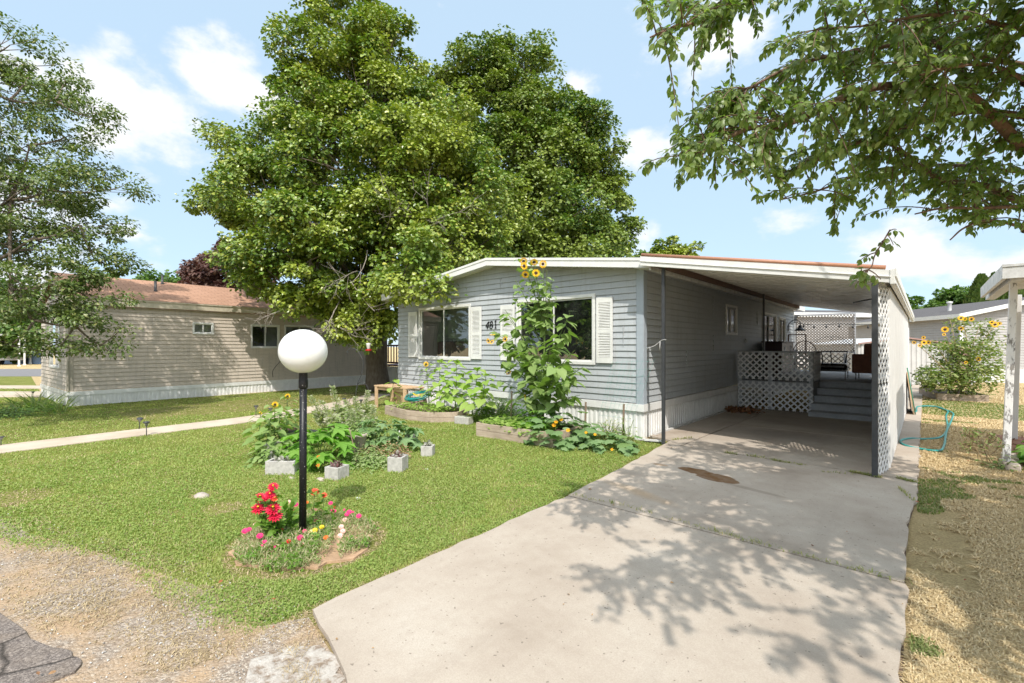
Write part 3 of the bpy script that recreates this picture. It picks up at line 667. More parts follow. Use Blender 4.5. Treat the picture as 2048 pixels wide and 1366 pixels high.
# roof: sheet metal top, fascia, soffit
EX0, EX1, EY0 = -11.15, -3.34, 7.15
xs = [EX0, XR, EX1]; zt = [roofz(x) + .09 for x in xs]
mb = MB()
for i in range(2): mb.faces([(xs[i], EY0, zt[i]), (xs[i + 1], EY0, zt[i + 1]), (xs[i + 1], HY1 + .2, zt[i + 1]), (xs[i], HY1 + .2, zt[i])], [(0, 1, 2, 3)])
roof = mb.build('roof', plain('aged_silver_roof', (.40, .40, .41), .5, dirt=.3, scale=3), home)
mb = MB()
for i in range(2): mb.extr([(xs[i], EY0 - .02, zt[i] + .012), (xs[i + 1], EY0 - .02, zt[i + 1] + .012), (xs[i + 1], EY0 - .02, zt[i + 1] - .145), (xs[i], EY0 - .02, zt[i] - .145)], (0, .02, 0))
for i in range(2): mb.extr([(xs[i], EY0 - .032, zt[i] + .018), (xs[i + 1], EY0 - .032, zt[i + 1] + .018), (xs[i + 1], EY0 - .032, zt[i + 1] - .03), (xs[i], EY0 - .032, zt[i] - .03)], (0, .012, 0))
mb.box((EX1, EY0, zt[2] - .145), (EX1 + .02, HY1 + .2, zt[2] + .01)); mb.box((EX0 - .02, EY0, zt[0] - .145), (EX0, HY1 + .2, zt[0] + .01))
mb.build('fascia', M['white'], home)
mb = MB()
for i in range(2): mb.faces([(xs[i], EY0, zt[i] - .12), (xs[i + 1], EY0, zt[i + 1] - .12), (xs[i + 1], HY0 + .02, zt[i + 1] - .12), (xs[i], HY0 + .02, zt[i] - .12)], [(3, 2, 1, 0)])
mb.faces([(HX1 - .02, EY0, zt[2] - .11), (EX1, EY0, zt[2] - .118), (EX1, HY1, zt[2] - .118), (HX1 - .02, HY1, zt[2] - .11)], [(3, 2, 1, 0)])
for k in range(60): x = EX0 + .1 + k * .13; mb.box((x, EY0 + .005, roofz(x) - .04), (x + .006, HY0, roofz(x) - .032))
mb.build('soffit', M['white'], home)
def pipe(root, x, y, z0, z1, r, mat, name='vent_pipe'):
    mb = MB(); mb.lathe([(r * 2.2, z0), (r * 1.2, z0 + .06), (r, z0 + .07), (r, z1), (r * .7, z1)], (x, y, 0), 12); mb.build(name, mat, root)
q = PT(1416, 505, 14.0); pipe(home, q[0] - .6, q[1] + .6, 3.0, 4.42, .05, M['dark_metal'])
q = PT(1613, 520, 15.0); pipe(home, q[0] - 1.2, q[1] + .9, 2.9, 4.55, .025, M['rust'])
mb = MB(); mb.box((HX1 + .02, 13.44, 1.68), (HX1 + .06, 13.56, 1.80)); mb.box((HX1 + .06, 13.47, 1.70), (HX1 + .075, 13.53, 1.74)); mb.build('power_outlet', M['white_old'], home, bevel=.008)
mb = MB(); mb.beam((HX1 + .09, HY0 + .3, .045), (HX1 + .07, 12.6, .045), .05, .04); mb.build('drain_pipe', M['white_old'], home)
# barn lamp on the wall
lx, ly, lz = HX1, 18.75, 2.30
mb = MB(); mb.lathe([(.05, -.01), (.05, .02), (0, .02)], (0, 0, 0), 14)
arm = smoothpath([(lx + .02, ly, lz - .1), (lx + .05, ly, lz + .1), (lx + .22, ly, lz + .22), (lx + .38, ly, lz + .12), (lx + .38, ly, lz)], 5)
mb = MB(); mb.tube(arm, .012, 8); mb.box((lx + .014, ly - .05, lz - .18), (lx + .03, ly + .05, lz + 0)); lampo = mb.build('wall_lamp', M['black'], home)
mb = MB(); mb.lathe([(.03, .03), (.05, 0), (.06, -.05), (.10, -.09), (.17, -.14), (.18, -.17), (.165, -.165), (.09, -.095)], (lx + .38, ly, lz), 20); mb.build('lamp_shade', M['black'], lampo)

# ---------------------------------------------------------------- carport
CX0, CX1, CY0, CY1 = -3.34, -.30, 7.03, 18.6
cz = lambda x: 2.985 - (2.985 - 2.44) * (x - CX0) / (CX1 - CX0)
cp = thing('carport', 'white metal carport with a low sloping ribbed roof beside the blue grey home', 'carport', (-1.9, CY0, 0))
mb = MB(); nrib = 34
V = []; F = []
ys = []; y = CY0
while y < CY1:
    for f, h in ((0, 0), (.3, 0), (.38, .02), (.88, .02), (.96, 0)): ys.append((y + f * .30, h))
    y += .30
for (y, h) in ys: V += [(CX0 - .05, y, cz(CX0 - .05) + h + .03), (CX1, y, cz(CX1) + h + .03)]
for i in range(len(ys) - 1): F.append((2 * i, 2 * i + 1, 2 * i + 3, 2 * i + 2))
mb.faces(V, F); V2 = [(a, b, c - .012) for a, b, c in V]; mb.faces(V2, [tuple(reversed(f)) for f in F])
mb.build('roof_sheet', plain('white_roof_underside', (.86, .83, .78), .25, dirt=.12, scale=2, spec=.8), cp)
mb = MB()
mb.extr([(CX0 - .12, CY0 - .02, cz(CX0 - .12) + .055), (CX1, CY0 - .02, cz(CX1) + .055), (CX1, CY0 - .02, cz(CX1) - .10), (CX0 - .12, CY0 - .02, cz(CX0 - .12) - .10)], (0, .05, 0))
mb.extr([(CX0 - .12, CY0 - .035, cz(CX0 - .12) - .02), (CX1, CY0 - .035, cz(CX1) - .02), (CX1, CY0 - .035, cz(CX1) - .035), (CX0 - .12, CY0 - .035, cz(CX0 - .12) - .035)], (0, .015, 0))
mb.box((CX1 - .01, CY0 - .03, cz(CX1) - .115), (CX1 + .035, CY1, cz(CX1) + .06)); mb.box((CX1 + .035, CY0 - .03, cz(CX1) - .03), (CX1 + .05, CY1, cz(CX1) + .07)); mb.box((CX1 + .035, CY0 - .03, cz(CX1) - .115), (CX1 + .048, CY1, cz(CX1) - .09))
mb.build('roof_edge', M['white'], cp, bevel=.004)
mb = MB(); mb.tube([(CX0 - .10, CY0 + .0, cz(CX0 - .10) + .075), (CX1 - .05, CY0 + .0, cz(CX1 - .05) + .075)], .030, 12); mb.build('edge_roll', M['copper_trim'], cp)
mb = MB(); mb.box((CX0 + .05, CY0 + .05, cz(CX0) - .10), (CX0 + .09, CY1, cz(CX0) + .0)); mb.build('wall_beam', M['rust'], cp)
mb = MB(); mb.box((CX0 + .004, CY0 + .05, cz(CX0) - .16), (CX0 + .03, CY1, cz(CX0) - .05)); mb.box((CX1 - .12, CY0 + .05, cz(CX1) - .1), (CX1 - .06, CY1, cz(CX1) + .02)); mb.build('eave_beam', M['white_old'], cp)
for (x, y, r, m_, z1) in ((-3.14, 7.18, .024, M['dark_metal'], cz(-3.14)), (-.45, 7.02, .03, M['dark_metal'], cz(-.42) - .1), (-.40, 16.0, .03, M['dark_metal'], cz(-.4) - .1), (-.40, 17.2, .03, M['dark_metal'], cz(-.4) - .1), (-.40, 18.5, .03, M['dark_metal'], cz(-.4) - .1), (-3.10, 13.2, .022, M['dark_metal'], cz(-3.1))):
    mb = MB(); mb.box((x - r, y - r, .03), (x + r, y + r, z1)); mb.build('post', m_, cp, bevel=.003)
# wall panel of ribbed metal along the right side, with a lattice strip in front
PX_ = -.352
mb = MB(); ribbed(mb, (PX_, 7.46), (0, 1), (1, 0), 8.2, .06, lambda s: cz(CX1) - .10, .19, .022); ribbed(mb, (PX_ - .004, 7.46), (0, 1), (1, 0), 8.2, .06, lambda s: cz(CX1) - .10, .19, .022); mb.build('side_panel', M['galv'], cp)
mb = MB(); lu_ = norm(A3((.075, .40, 0))); lattice(mb, (-.425, 7.05, .06), lu_, (0, 0, 1), .42, 1.06, .085, .030); lattice(mb, (-.42, 7.04, 1.16), lu_, (0, 0, 1), .42, 1.14, .085, .030); mb.build('lattice_strip', M['lattice'], cp)
mb = MB(); lattice(mb, (PX_ - .02, 15.7, .75), (0, 1, 0), (0, 0, 1), 2.8, 1.55, .10, .034); mb.build('side_lattice', M['lattice'], cp)
mb = MB(); mb.beam((CX1 - .55, 9.0, 2.28), (CX1 - .1, 9.0, 2.36), .03, .02); mb.build('brace', M['black'], cp)
# white bracket on the front post
mb = MB(); mb.tube(smoothpath([(-3.42, 7.14, 1.56), (-3.28, 7.14, 1.60), (-3.16, 7.15, 1.69), (-3.08, 7.15, 1.70)], 4), .0045, 6); mb.tube([(-3.18, 7.14, 1.67), (-3.185, 7.14, 1.53)], .006, 6); single(mb, 'plant_hook', M['white_old'], 'thin white wire hook tied to the dark front carport post', 'hook', (-3.16, 7.15, 1.5))

# ---------------------------------------------------------------- deck with lattice and steps
DX0, DX1, DY0, DY1, DZ = HX1 + .05, -.46, 12.72, 19.6, .735
SX = -1.95
dk = thing('deck', 'grey wooden deck with white lattice panels and five steps under the carport', 'deck', (-2, DY0, 0))
mb = MB(); k = 0; y = DY0
while y < DY1 - .01:
    x1 = SX if y < 13.62 else DX1; mb.box((DX0, y, DZ - .035), (x1, y + .135, DZ)); y += .142
mb.box((DX0, DY0 + .02, DZ - .19), (SX, DY0 + .06, DZ - .036)); mb.box((SX - .04, DY0 + .06, 0.04), (SX, 13.6, DZ - .036)); mb.build('deck_floor', M['grey_wood'], dk)
for i in range(5):
    y = 12.05 + i * .375; z = .147 * (i + 1); mb = MB(); y1 = y + .40 if i < 4 else 13.64
    mb.box((SX + .005, y + .015, (z - .147) + .04 if i == 0 else z - .147), (DX1, y + .04, z - .032)); mb.box((SX + .005, y - .015, z - .03), (DX1, y1, z))
    mb.build('step', M['grey_wood'], dk, bevel=.004)
def lpanel(o, U, w, h, mat=M['lattice'], sp=.105, sw=.038, name='lattice_panel', root=dk):
    mb = MB(); lattice(mb, o, U, (0, 0, 1), w, h, sp, sw); return mb.build(name, mat, root)
lpanel((DX0 + .02, DY0 - .012, .06), (1, 0, 0), SX - DX0 - .03, .64)
lpanel((DX0 + .02, DY0 - .012, .79), (1, 0, 0), SX - DX0 - .03, .64)
lpanel((SX + .012, DY0 + .02, .79), (0, 1, 0), .92, .64)
mb = MB(); mb.box((DX0, DY0, 1.435), (SX + .05, DY0 + .10, 1.475)); mb.box((SX - .05, DY0 + .101, 1.435), (SX + .05, 13.65, 1.475)); mb.build('hand_rail', M['grey_wood'], dk, bevel=.004)
for (x, y) in ((SX - .045, DY0 + .05), (SX - .045, 13.58), (DX0 + .05, DY0 + .05), (-2.85, DY0 + .05)):
    mb = MB(); mb.box((x - .044, y - .044, .04), (x + .044, y + .044, 1.434)); mb.build('rail_post', M['grey_wood'], dk, bevel=.003)
# privacy screen and low rail at the back of the deck
ps = thing('privacy_screen', 'tall fine-meshed lattice screen with grey posts behind the deck', 'screen', (-2.7, DY1, DZ))
SCR = plain('lattice_darkened_as_shade', (.20, .17, .145), .7, dirt=.2)  # slat colour darkened to carry the shade they stand in
lpanel((DX0 + .08, DY1 - .05, 1.42), (1, 0, 0), -1.78 - DX0 - .1, 1.26, SCR, .066, .024, 'fine_lattice', ps)
lpanel((DX0 + .08, DY1 - .05, .80), (1, 0, 0), -1.9 - DX0 - .1, .55, SCR, .12, .03, 'coarse_lattice', ps)
mb = MB()
for x in (DX0 + .04, -1.81): mb.box((x - .04, DY1 - .04, DZ), (x + .04, DY1 + .04, 2.74))
for z in (1.36, 2.69): mb.box((DX0 + .08, DY1 - .03, z), (-1.85, DY1 + .03, z + .05))
mb.box((-2.1, DY1 - .12, DZ), (-2.0, DY1 - .05, 1.34)); mb.build('screen_frame', M['grey_wood'], ps)
# ---- furniture on the deck
def legs(root, pts, z0, z1, r, mat):
    for (x, y) in pts:
        mb = MB(); mb.tube([(x, y, z0), (x, y, z1)], r, 8); mb.build('leg', mat, root)
r0 = thing('bar_cabinet', 'dark cherry wood cabinet standing against the siding on the deck', 'cabinet', (-3.1, 15.6, DZ))
mb = MB(); mb.box((-3.52, 14.85, DZ + .08), (-3.02, 16.35, 1.70)); mb.build('body', M['dark_red_wood'], r0, bevel=.01)
mb = MB(); mb.box((-3.55, 14.82, 1.70), (-2.98, 16.38, 1.735)); mb.build('top', M['dark_red_wood'], r0, bevel=.006)
for y in (15.2, 16.0): mb = MB(); mb.box((-3.02, y - .01, 1.2), (-2.995, y + .01, 1.62)); mb.build('handle', M['chrome'], r0)
cx, cy = -1.80, 14.9
r0 = thing('lounge_chair', 'low black armless chair with padded seat and slim metal legs on the deck', 'chair', (cx, cy, DZ))
mb = MB(); mb.box((cx - .42, cy - .33, DZ + .25), (cx + .30, cy + .30, DZ + .41)); mb.build('seat', M['black_leather'], r0, bevel=.06)
mb = MB(); mb.box((cx - .40, cy - .30, DZ + .2), (cx + .28, cy + .27, DZ + .25)); mb.build('seat_frame', M['black'], r0)
legs(r0, [(cx - .38, cy - .28), (cx + .26, cy - .28), (cx - .38, cy + .25), (cx + .26, cy + .25)], DZ, DZ + .22, .012, M['chrome'])
mb = MB(); mb.tube([(cx - .30, cy + .28, DZ + .4), (cx - .34, cy + .34, DZ + .72), (cx + .24, cy + .34, DZ + .72), (cx + .20, cy + .28, DZ + .4)], .018, 8); mb.tube([(cx - .1, cy + .3, DZ + .4), (cx - .13, cy + .34, DZ + .7)], .012, 6); mb.build('backrest', M['black'], r0)
sx, sy = -.98, 15.0
r0 = thing('outdoor_sofa', 'brown cushioned sofa with silver legs facing away across the deck', 'sofa', (sx, sy, DZ))
mb = MB(); mb.box((sx - .42, sy - .12, DZ + .17), (sx + .46, sy + .62, DZ + .42)); mb.build('seat', M['brown_fabric'], r0, bevel=.04)
mb = MB(); mb.box((sx - .44, sy - .24, DZ + .17), (sx + .48, sy - .10, DZ + .66)); mb.build('backrest', M['brown_fabric'], r0, bevel=.03)
mb = MB(); mb.obox((sx + .12, sy + .02, DZ + .74), (.33, 0, 0), (0, .07, -.03), (0, .07, .17)); mb.build('back_cushion', M['brown_fabric'], r0, bevel=.045)
legs(r0, [(sx - .36, sy - .18), (sx + .4, sy - .18), (sx - .36, sy + .55), (sx + .4, sy + .55)], DZ, DZ + .18, .014, M['chrome'])
tx, ty = -.80, 14.35
r0 = thing('side_table', 'small black side table with a curved leg beside the brown sofa', 'table', (tx, ty, DZ))
mb = MB(); mb.box((tx - .2, ty - .2, DZ + .5), (tx + .2, ty + .2, DZ + .525)); mb.build('tabletop', M['black'], r0, bevel=.004)
mb = MB(); mb.tube(smoothpath([(tx - .17, ty, DZ + .5), (tx - .15, ty, DZ + .3), (tx - .08, ty, DZ + .1), (tx - .02, ty, DZ + .02)], 5), .028, 8); mb.build('leg', M['black'], r0)
mb = MB(); mb.lathe([(.16, 0), (.16, .012), (.03, .03), (0, .03)], (tx - .02, ty, DZ), 18); mb.build('foot', M['black'], r0)
wx, wy = -3.05, 18.3
r0 = thing('garden_chair', 'metal patio chair with a round woven back in front of the lattice screen', 'chair', (wx, wy, DZ))
a = np.linspace(0, math.pi, 14); mb = MB(); mb.tube(np.stack([wx + .34 * np.cos(a), np.full(14, wy), DZ + .62 + .42 * np.sin(a)], 1), .014, 6)
for q in np.linspace(-.24, .24, 7): mb.tube([(wx + q * .6, wy, DZ + .45), (wx + q, wy, DZ + .6 + .4 * math.sqrt(max(0, 1 - (q / .34) ** 2)))], .006, 5)
mb.build('backrest', M['rust'], r0); mb = MB(); mb.lathe([(.30, .42), (.32, .45), (0, .46)], (wx, wy - .28, DZ), 16); mb.build('seat', M['rust'], r0)
legs(r0, [(wx - .22, wy - .5), (wx + .22, wy - .5), (wx - .22, wy), (wx + .22, wy)], DZ, DZ + .44, .012, M['rust'])
r0 = thing('metal_rack', 'tall rusty open metal frame standing by the wall at the deck screen', 'rack', (-3.3, 17.7, DZ))
mb = MB()
for (p, q) in (((-3.45, 17.9, DZ), (-3.45, 17.9, 1.98)), ((-2.95, 17.9, DZ), (-2.95, 17.9, 1.98)), ((-3.45, 17.9, 1.98), (-2.95, 17.9, 1.98))): mb.beam(p, q, .035, .035, up=(0, 1, 0))
mb.build('frame', M['rust'], r0)
for z_ in (.25, .65): mb = MB(); mb.box((-3.44, 17.8, DZ + z_), (-2.96, 18.0, DZ + z_ + .02)); mb.build('shelf', M['rust'], r0)
# string lights
r0 = thing('string_lights', 'black cable of small hanging bulbs strung across the deck screen', 'string lights', (-2.5, 19.0, 2.3))
w_ = smoothpath([(HX1 + .2, 18.7, 2.42), (-2.9, 19.1, 2.34), (-2.2, 19.3, 2.36), (-1.4, 19.1, 2.30), (-.45, 18.4, 2.38)], 6); mb = MB(); mb.tube(w_, .012, 6); mb.build('cable', M['black'], r0)
for i in range(3, len(w_) - 1, 3):
    mb = MB(); mb.lathe([(.012, 0), (.014, -.05), (.03, -.08), (.03, -.11), (0, -.14)], w_[i], 8); mb.build('bulb', M['dark_metal'], r0)
# leaves swept against the skirting
n = 420; q = P(1476, 826); ps_ = np.stack([q[0] + rng.normal(size=n) * .22, q[1] + rng.normal(size=n) * .16, .05 + rng.random(n) * .07 * np.exp(-rng.random(n))], 1)
mb = MB(); mb.inst(LEAF_OVAL, ps_, frames(rdir(n, .1), rdir(n, .8)), .05 + rng.random(n) * .05); o = mb.build('dried_leaves', leafmat('brown_dead_leaves', [(.22, .09, .035), (.14, .06, .03), (.32, .16, .07)], .1, .8), off=q); setp(o, 'heap of dry brown leaves against the skirting near the deck', 'leaf pile', kind='stuff')

# ---------------------------------------------------------------- tan mobile home on the left
C0 = P(137, 813.5)[:2]; LU = np.array([-.066, .998]); LU /= np.linalg.norm(LU); LN = np.array([LU[1], -LU[0]])   # long wall direction, outward normal (to the east)
LW = -LN; LL, WW = 17.0, 4.25
th = thing('mobile_home', 'tan sided mobile home with a brown shingle roof and white skirting on the left', 'mobile home', (C0[0], C0[1], 0))
END = 10.15
def sAt(px):
    d = raydir(px)[:2]; A_ = np.array([[d[0], -LU[0]], [d[1], -LU[1]]]); t, s = np.linalg.solve(A_, C0); return s, t
def zAt(px, py): s, t = sAt(px); return EYE + (HZ - py) / FPX * t
lh = []
for (a, b, yt, yb, zpx) in ((388, 424, 648, 666, 406), (504, 556, 652, 694, 530), (571, 626, 653, 697, 600)):
    lh.append((sAt(a)[0], sAt(b)[0], zAt(zpx, yb), zAt(zpx, yt)))
LZ0, LZ1 = .40, 2.68
mb = MB(); siding(mb, C0, LU, LN, END, LZ0, lambda s: LZ1, lh); wall_holes_back(mb, C0, LU, LN, END, LZ0, lambda s: LZ1, lh); mb.build('long_wall', M['siding_tan'], th)
sh_ = [(1.1, 2.6, 1.02, 2.28)]
lgab = lambda s: LZ1 + .55 * (1 - abs(s - WW / 2) / (WW / 2))
mb = MB(); siding(mb, C0, LW, -LU, WW, LZ0, lgab, sh_); wall_holes_back(mb, C0, LW, -LU, WW, LZ0, lgab, sh_); mb.build('end_wall', M['siding_tan'], th)
mb = MB(); b0 = C0 + LW * WW; b1 = b0 + LU * END; b2 = C0 + LU * END
mb.faces([(*b0, LZ0), (*b1, LZ0), (*b1, LZ1), (*b0, LZ1), (*b2, LZ0), (*b2, LZ1)], [(0, 1, 2, 3), (1, 4, 5, 2)]); mb.build('rear_wall', M['siding_tan'], th)
TRIM = plain('tan_trim', (.42, .37, .30), .5, dirt=.15)
mb = MB()
def vert_trim(p, w=.07):
    mb.obox((*(p + LN * .018 + LU * w / 2), (LZ0 + LZ1) / 2), (*(LU * w / 2), 0), (*(LN * .012), 0), (0, 0, (LZ1 - LZ0) / 2)); mb.obox((*(p - LU * .018 + LW * w / 2 - LW * .03), (LZ0 + LZ1) / 2), (*(LW * (w / 2 + .03)), 0), (*(LU * .012), 0), (0, 0, (LZ1 - LZ0) / 2))
vert_trim(C0, .09); mb.build('corner_trim', TRIM, th)
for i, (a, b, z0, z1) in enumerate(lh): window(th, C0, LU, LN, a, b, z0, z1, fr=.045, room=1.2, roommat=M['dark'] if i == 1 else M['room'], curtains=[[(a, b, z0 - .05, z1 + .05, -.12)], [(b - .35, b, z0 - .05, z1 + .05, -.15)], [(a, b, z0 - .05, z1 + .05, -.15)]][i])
window(th, C0, LW, -LU, 1.1, 2.6, 1.02, 2.28, fr=.05, room=1.2)
mb = MB(); ribbed(mb, C0 + LN * .005, LU, LN, END, -.0, lambda s: LZ0 - .11, .11, .012); ribbed(mb, C0 - LU * .005, LW, -LU, WW, -.0, lambda s: LZ0 - .11, .11, .012)
for (p, U_, N_, w) in ((C0, LU, LN, END), (C0, LW, -LU, WW)): mb.obox((*(p + U_ * w / 2 + N_ * .02), LZ0 - .06), (*(U_ * (w / 2 + .03)), 0), (*(N_ * .015), 0), (0, 0, .055))
mb.build('skirting', M['skirt'], th)
t = NT('brown_roof_shingles'); p_ = t.pos(); br = t.n('ShaderNodeTexBrick'); br.inputs['Scale'].default_value = 1.0; br.offset = .5
mp = t.n('ShaderNodeMapping'); mp.inputs['Rotation'].default_value = (0, 0, -math.pi / 2 - .066); t.link(p_, mp.inputs[0]); t.link(mp.outputs[0], br.inputs['Vector'])
br.inputs['Brick Width'].default_value = .3; br.inputs['Row Height'].default_value = .14; br.inputs['Mortar Size'].default_value = .012
br.inputs['Color1'].default_value = (.40, .225, .145, 1); br.inputs['Color2'].default_value = (.48, .28, .19, 1); br.inputs['Mortar'].default_value = (.26, .15, .10, 1)
cc_ = t.mix(t.mrange(t.noise(70, 3), .35, .7, 0, .45), br.outputs[0], (.42, .27, .2, 1)); t.bsdf(cc_, .95, normal=t.bump(t.noise(80, 3), .5, .01), spec=.1); M['shingle_brown'] = t.m
RZ = lgab(WW / 2) + .10; E0 = LZ1 + .10; ov = .12
pE = lambda s, q, z: (*(C0 + LU * s + LN * q), z)
mb = MB(); mb.faces([pE(-.1, ov, E0 + .14), pE(END + .1, ov, E0 + .14), pE(END + .1, -WW / 2, RZ + .42), pE(-.1, -WW / 2, RZ + .42), pE(END + .1, -WW - ov, E0 + .14), pE(-.1, -WW - ov, E0 + .14)], [(0, 1, 2, 3), (3, 2, 4, 5)]); mb.build('roof', M['shingle_brown'], th)
mb = MB()
mb.obox((*(C0 + LU * END / 2 + LN * (ov - .01)), E0 + .03), (*(LU * (END / 2 + .1)), 0), (*(LN * .015), 0), (0, 0, .10))
mb.obox((*(C0 + LU * END / 2 + LN * (ov + .012)), E0 + .115), (*(LU * (END / 2 + .1)), 0), (*(LN * .02), 0), (0, 0, .015))
mb.extr([pE(-.1, ov, E0 + .13), pE(-.1, -WW / 2, RZ + .41), pE(-.1, -WW - ov, E0 + .13), pE(-.1, -WW - ov, E0 - .07), pE(-.1, -WW / 2, RZ + .2), pE(-.1, ov, E0 - .07)], (*(LU * .02), 0))
mb.build('fascia', plain('tan_fascia', (.60, .53, .41), .5, dirt=.25), th)
mb = MB(); mb.obox((*(C0 + LU * END / 2 + LN * .05), LZ1 + .006), (*(LU * END / 2), 0), (*(LN * .06), 0), (0, 0, .004)); mb.build('soffit', TRIM, th)
for (px, back, h) in ((331, .95, .32), (365, 1.9, .30)):
    s, t_s = sAt(px); b = C0 + LU * s - LN * back; zr = E0 + .14 + (RZ + .28 - E0) * (back + ov) / (WW / 2 + ov); pipe(th, b[0], b[1], zr - .04, zr + h, .035, M['dark_metal'])
mb = MB(); s, t_s = sAt(545); b = C0 + LU * s + LN * .03; q = smoothpath([(*b, .5), (*(b + LN * .02), .75), (*(b + LU * .25), 1.05)], 5); mb.tube(q, .008, 6); mb.build('cable', M['dark_metal'], th)
# its wooden porch beyond
s_ = END; pb = C0 + LU * (s_ + .05)
pr = thing('porch', 'red brown railed porch with a white skirt behind the tan home', 'porch', (pb[0], pb[1], 0))
RED = plain('red_brown_rail_paint', (.15, .04, .03), .6)
mb = MB(); mb.obox((*(pb + LU * .05 + LN * .9 - LN * .9), 0.40), (*(LN * .02), 0), (*(LU * .02), 0), (0, 0, .4)); ribbed(mb, pb - LN * .6, LN, -LU, 2.6, 0, lambda s: .72, .12, .014); mb.build('porch_skirt', M['skirt'], pr)
mb = MB(); mb.obox((*(pb + LU * .9 + LN * .7), .76), (*(LN * 1.3), 0), (*(LU * .9), 0), (0, 0, .03)); mb.build('porch_floor', RED, pr)
mb = MB()
for z in (.88, 1.62): mb.obox((*(pb + LN * .7), z), (*(LN * 1.3), 0), (*(LU * .03), 0), (0, 0, .035))
for k in range(14): mb.obox((*(pb + LN * (-.55 + k * .19)), 1.25), (*(LN * .018), 0), (*(LU * .018), 0), (0, 0, .36))
mb.build('railing', RED, pr)

# ---------------------------------------------------------------- neighbours on the right
def camxy(u, t): return np.array([-math.sin(YAW) * t + u * t * math.cos(YAW), math.cos(YAW) * t + u * t * math.sin(YAW)])
K0 = camxy((1922 - 1024) / FPX, 20.5); KL = np.array([-.533, .846]); KR = np.array([.845, .533])
KL = KL / np.linalg.norm(KL); KR = KR / np.linalg.norm(KR)
nh = thing('mobile_home', 'pale grey sided home with a dark shingle roof beyond the dry lawn on the right', 'mobile home', (K0[0], K0[1], 0))
nW = 8.0; ridge = 3.6
kg = lambda s: 2.93 + .80 * (1 - abs(s - ridge) / ridge)
hN = [(3.05, 4.2, 1.75, 2.55)]
mb = MB(); siding(mb, K0, KR, -KL, nW, .62, kg, hN); wall_holes_back(mb, K0, KR, -KL, nW, .62, kg, hN); mb.build('gable_wall', M['siding_light'], nh)
mb = MB(); siding(mb, K0 + KL * 9, -KL, -KR, 9, .62, lambda s: 2.93); wall_holes_back(mb, K0 + KL * 9, -KL, -KR, 9, .62, lambda s: 2.93, []); mb.build('side_wall', M['siding_light'], nh)
mb = MB(); mb.obox((*(K0 - KL * .02 + KR * .0), 1.77), (*(KR * .06), 0), (*(KL * .02), 0), (0, 0, 1.15)); mb.build('corner_trim', M['white'], nh)
mb = MB(); ribbed(mb, K0, KR, -KL, nW, 0, lambda s: .62, .12, .014); ribbed(mb, K0 + KL * 9, -KL, -KR, 9, 0, lambda s: .62, .12, .014); mb.build('skirting', M['skirt'], nh)
window(nh, K0, KR, -KL, *hN[0][:2], *hN[0][2:], fr=.06, room=1.2)
t = NT('dark_roof_shingles'); n_ = t.noise(60, 3, .7); t.bsdf(t.mix(t.mrange(n_, .35, .7), (.075, .07, .07, 1), (.17, .16, .16, 1)), .95, spec=.1); M['shingle_dark'] = t.m
kp = lambda r, l, z: (*(K0 + KR * r + KL * l), z)
mb = MB(); mb.faces([kp(-.3, -.35, 2.98), kp(-.3, 9, 2.98), kp(ridge, 9, 3.86), kp(ridge, -.35, 3.86), kp(nW + .3, 9, 2.9), kp(nW + .3, -.35, 2.9)], [(0, 3, 2, 1), (3, 5, 4, 2)]); mb.build('roof', M['shingle_dark'], nh)
mb = MB(); mb.extr([kp(-.3, -.36, 3.0), kp(ridge, -.36, 3.88), kp(nW + .3, -.36, 2.92), kp(nW + .3, -.36, 2.74), kp(ridge, -.36, 3.70), kp(-.3, -.36, 2.82)], (*(KL * .03), 0)); mb.extr([kp(-.31, -.33, 3.0), kp(-.31, 9, 3.0), kp(-.31, 9, 2.82), kp(-.31, -.33, 2.82)], (*(KR * .03), 0)); mb.build('fascia', M['white'], nh)
mb = MB(); mb.faces([kp(-.3, -.33, 2.84), kp(.05, -.33, 2.9), kp(.05, 9, 2.9), kp(-.3, 9, 2.84)], [(0, 1, 2, 3)]); mb.build('soffit', M['white_old'], nh)
for (r_, l_, nm, rad, h, m_) in ((1.0, 5.6, 'chimney', .16, .50, M['rust']), (1.3, 2.6, 'vent_pipe', .08, .50, M['galv'])):
    z = 2.98 + .88 * r_ / ridge; x, y, _ = kp(r_, l_, 0); mb = MB(); mb.lathe([(rad * 1.4, z - .2), (rad, z + .05), (rad, z + h - .12), (rad * 1.5, z + h - .08), (rad * 1.5, z + h - .02), (0, z + h)], (x, y, 0), 12); mb.build(nm, m_, nh)
# the further home seen under the carport
G0 = camxy((1560 - 1024) / FPX, 30.0); GU = camxy(1, 0) * 0 + np.array([math.cos(YAW) * .995 - math.sin(YAW) * .1, math.sin(YAW) * .995 + math.cos(YAW) * .1]); GU /= np.linalg.norm(GU); GN = np.array([GU[1], -GU[0]])
gh = thing('mobile_home', 'light sided home with a white eave seen under the carport roof behind the shed', 'mobile home', (G0[0], G0[1], 0))
hG = [(5.55, 6.0, 1.95, 3.0)]
mb = MB(); siding(mb, G0, GU, GN, 8.6, .1, lambda s: 3.5, hG, lap=.16); wall_holes_back(mb, G0, GU, GN, 8.6, .1, lambda s: 3.5, hG); mb.build('wall', M['siding_light'], gh); window(gh, G0, GU, GN, *hG[0][:2], *hG[0][2:], fr=.06, room=1, curtains=[(5.5, 5.85, 1.9, 3.05, -.1)])
mb = MB(); mb.obox((*(G0 + GU * 4.3 + GN * .12), 3.62), (*(GU * 4.5), 0), (*(GN * .15), 0), (0, 0, .14)); mb.build('fascia', M['white'], gh)
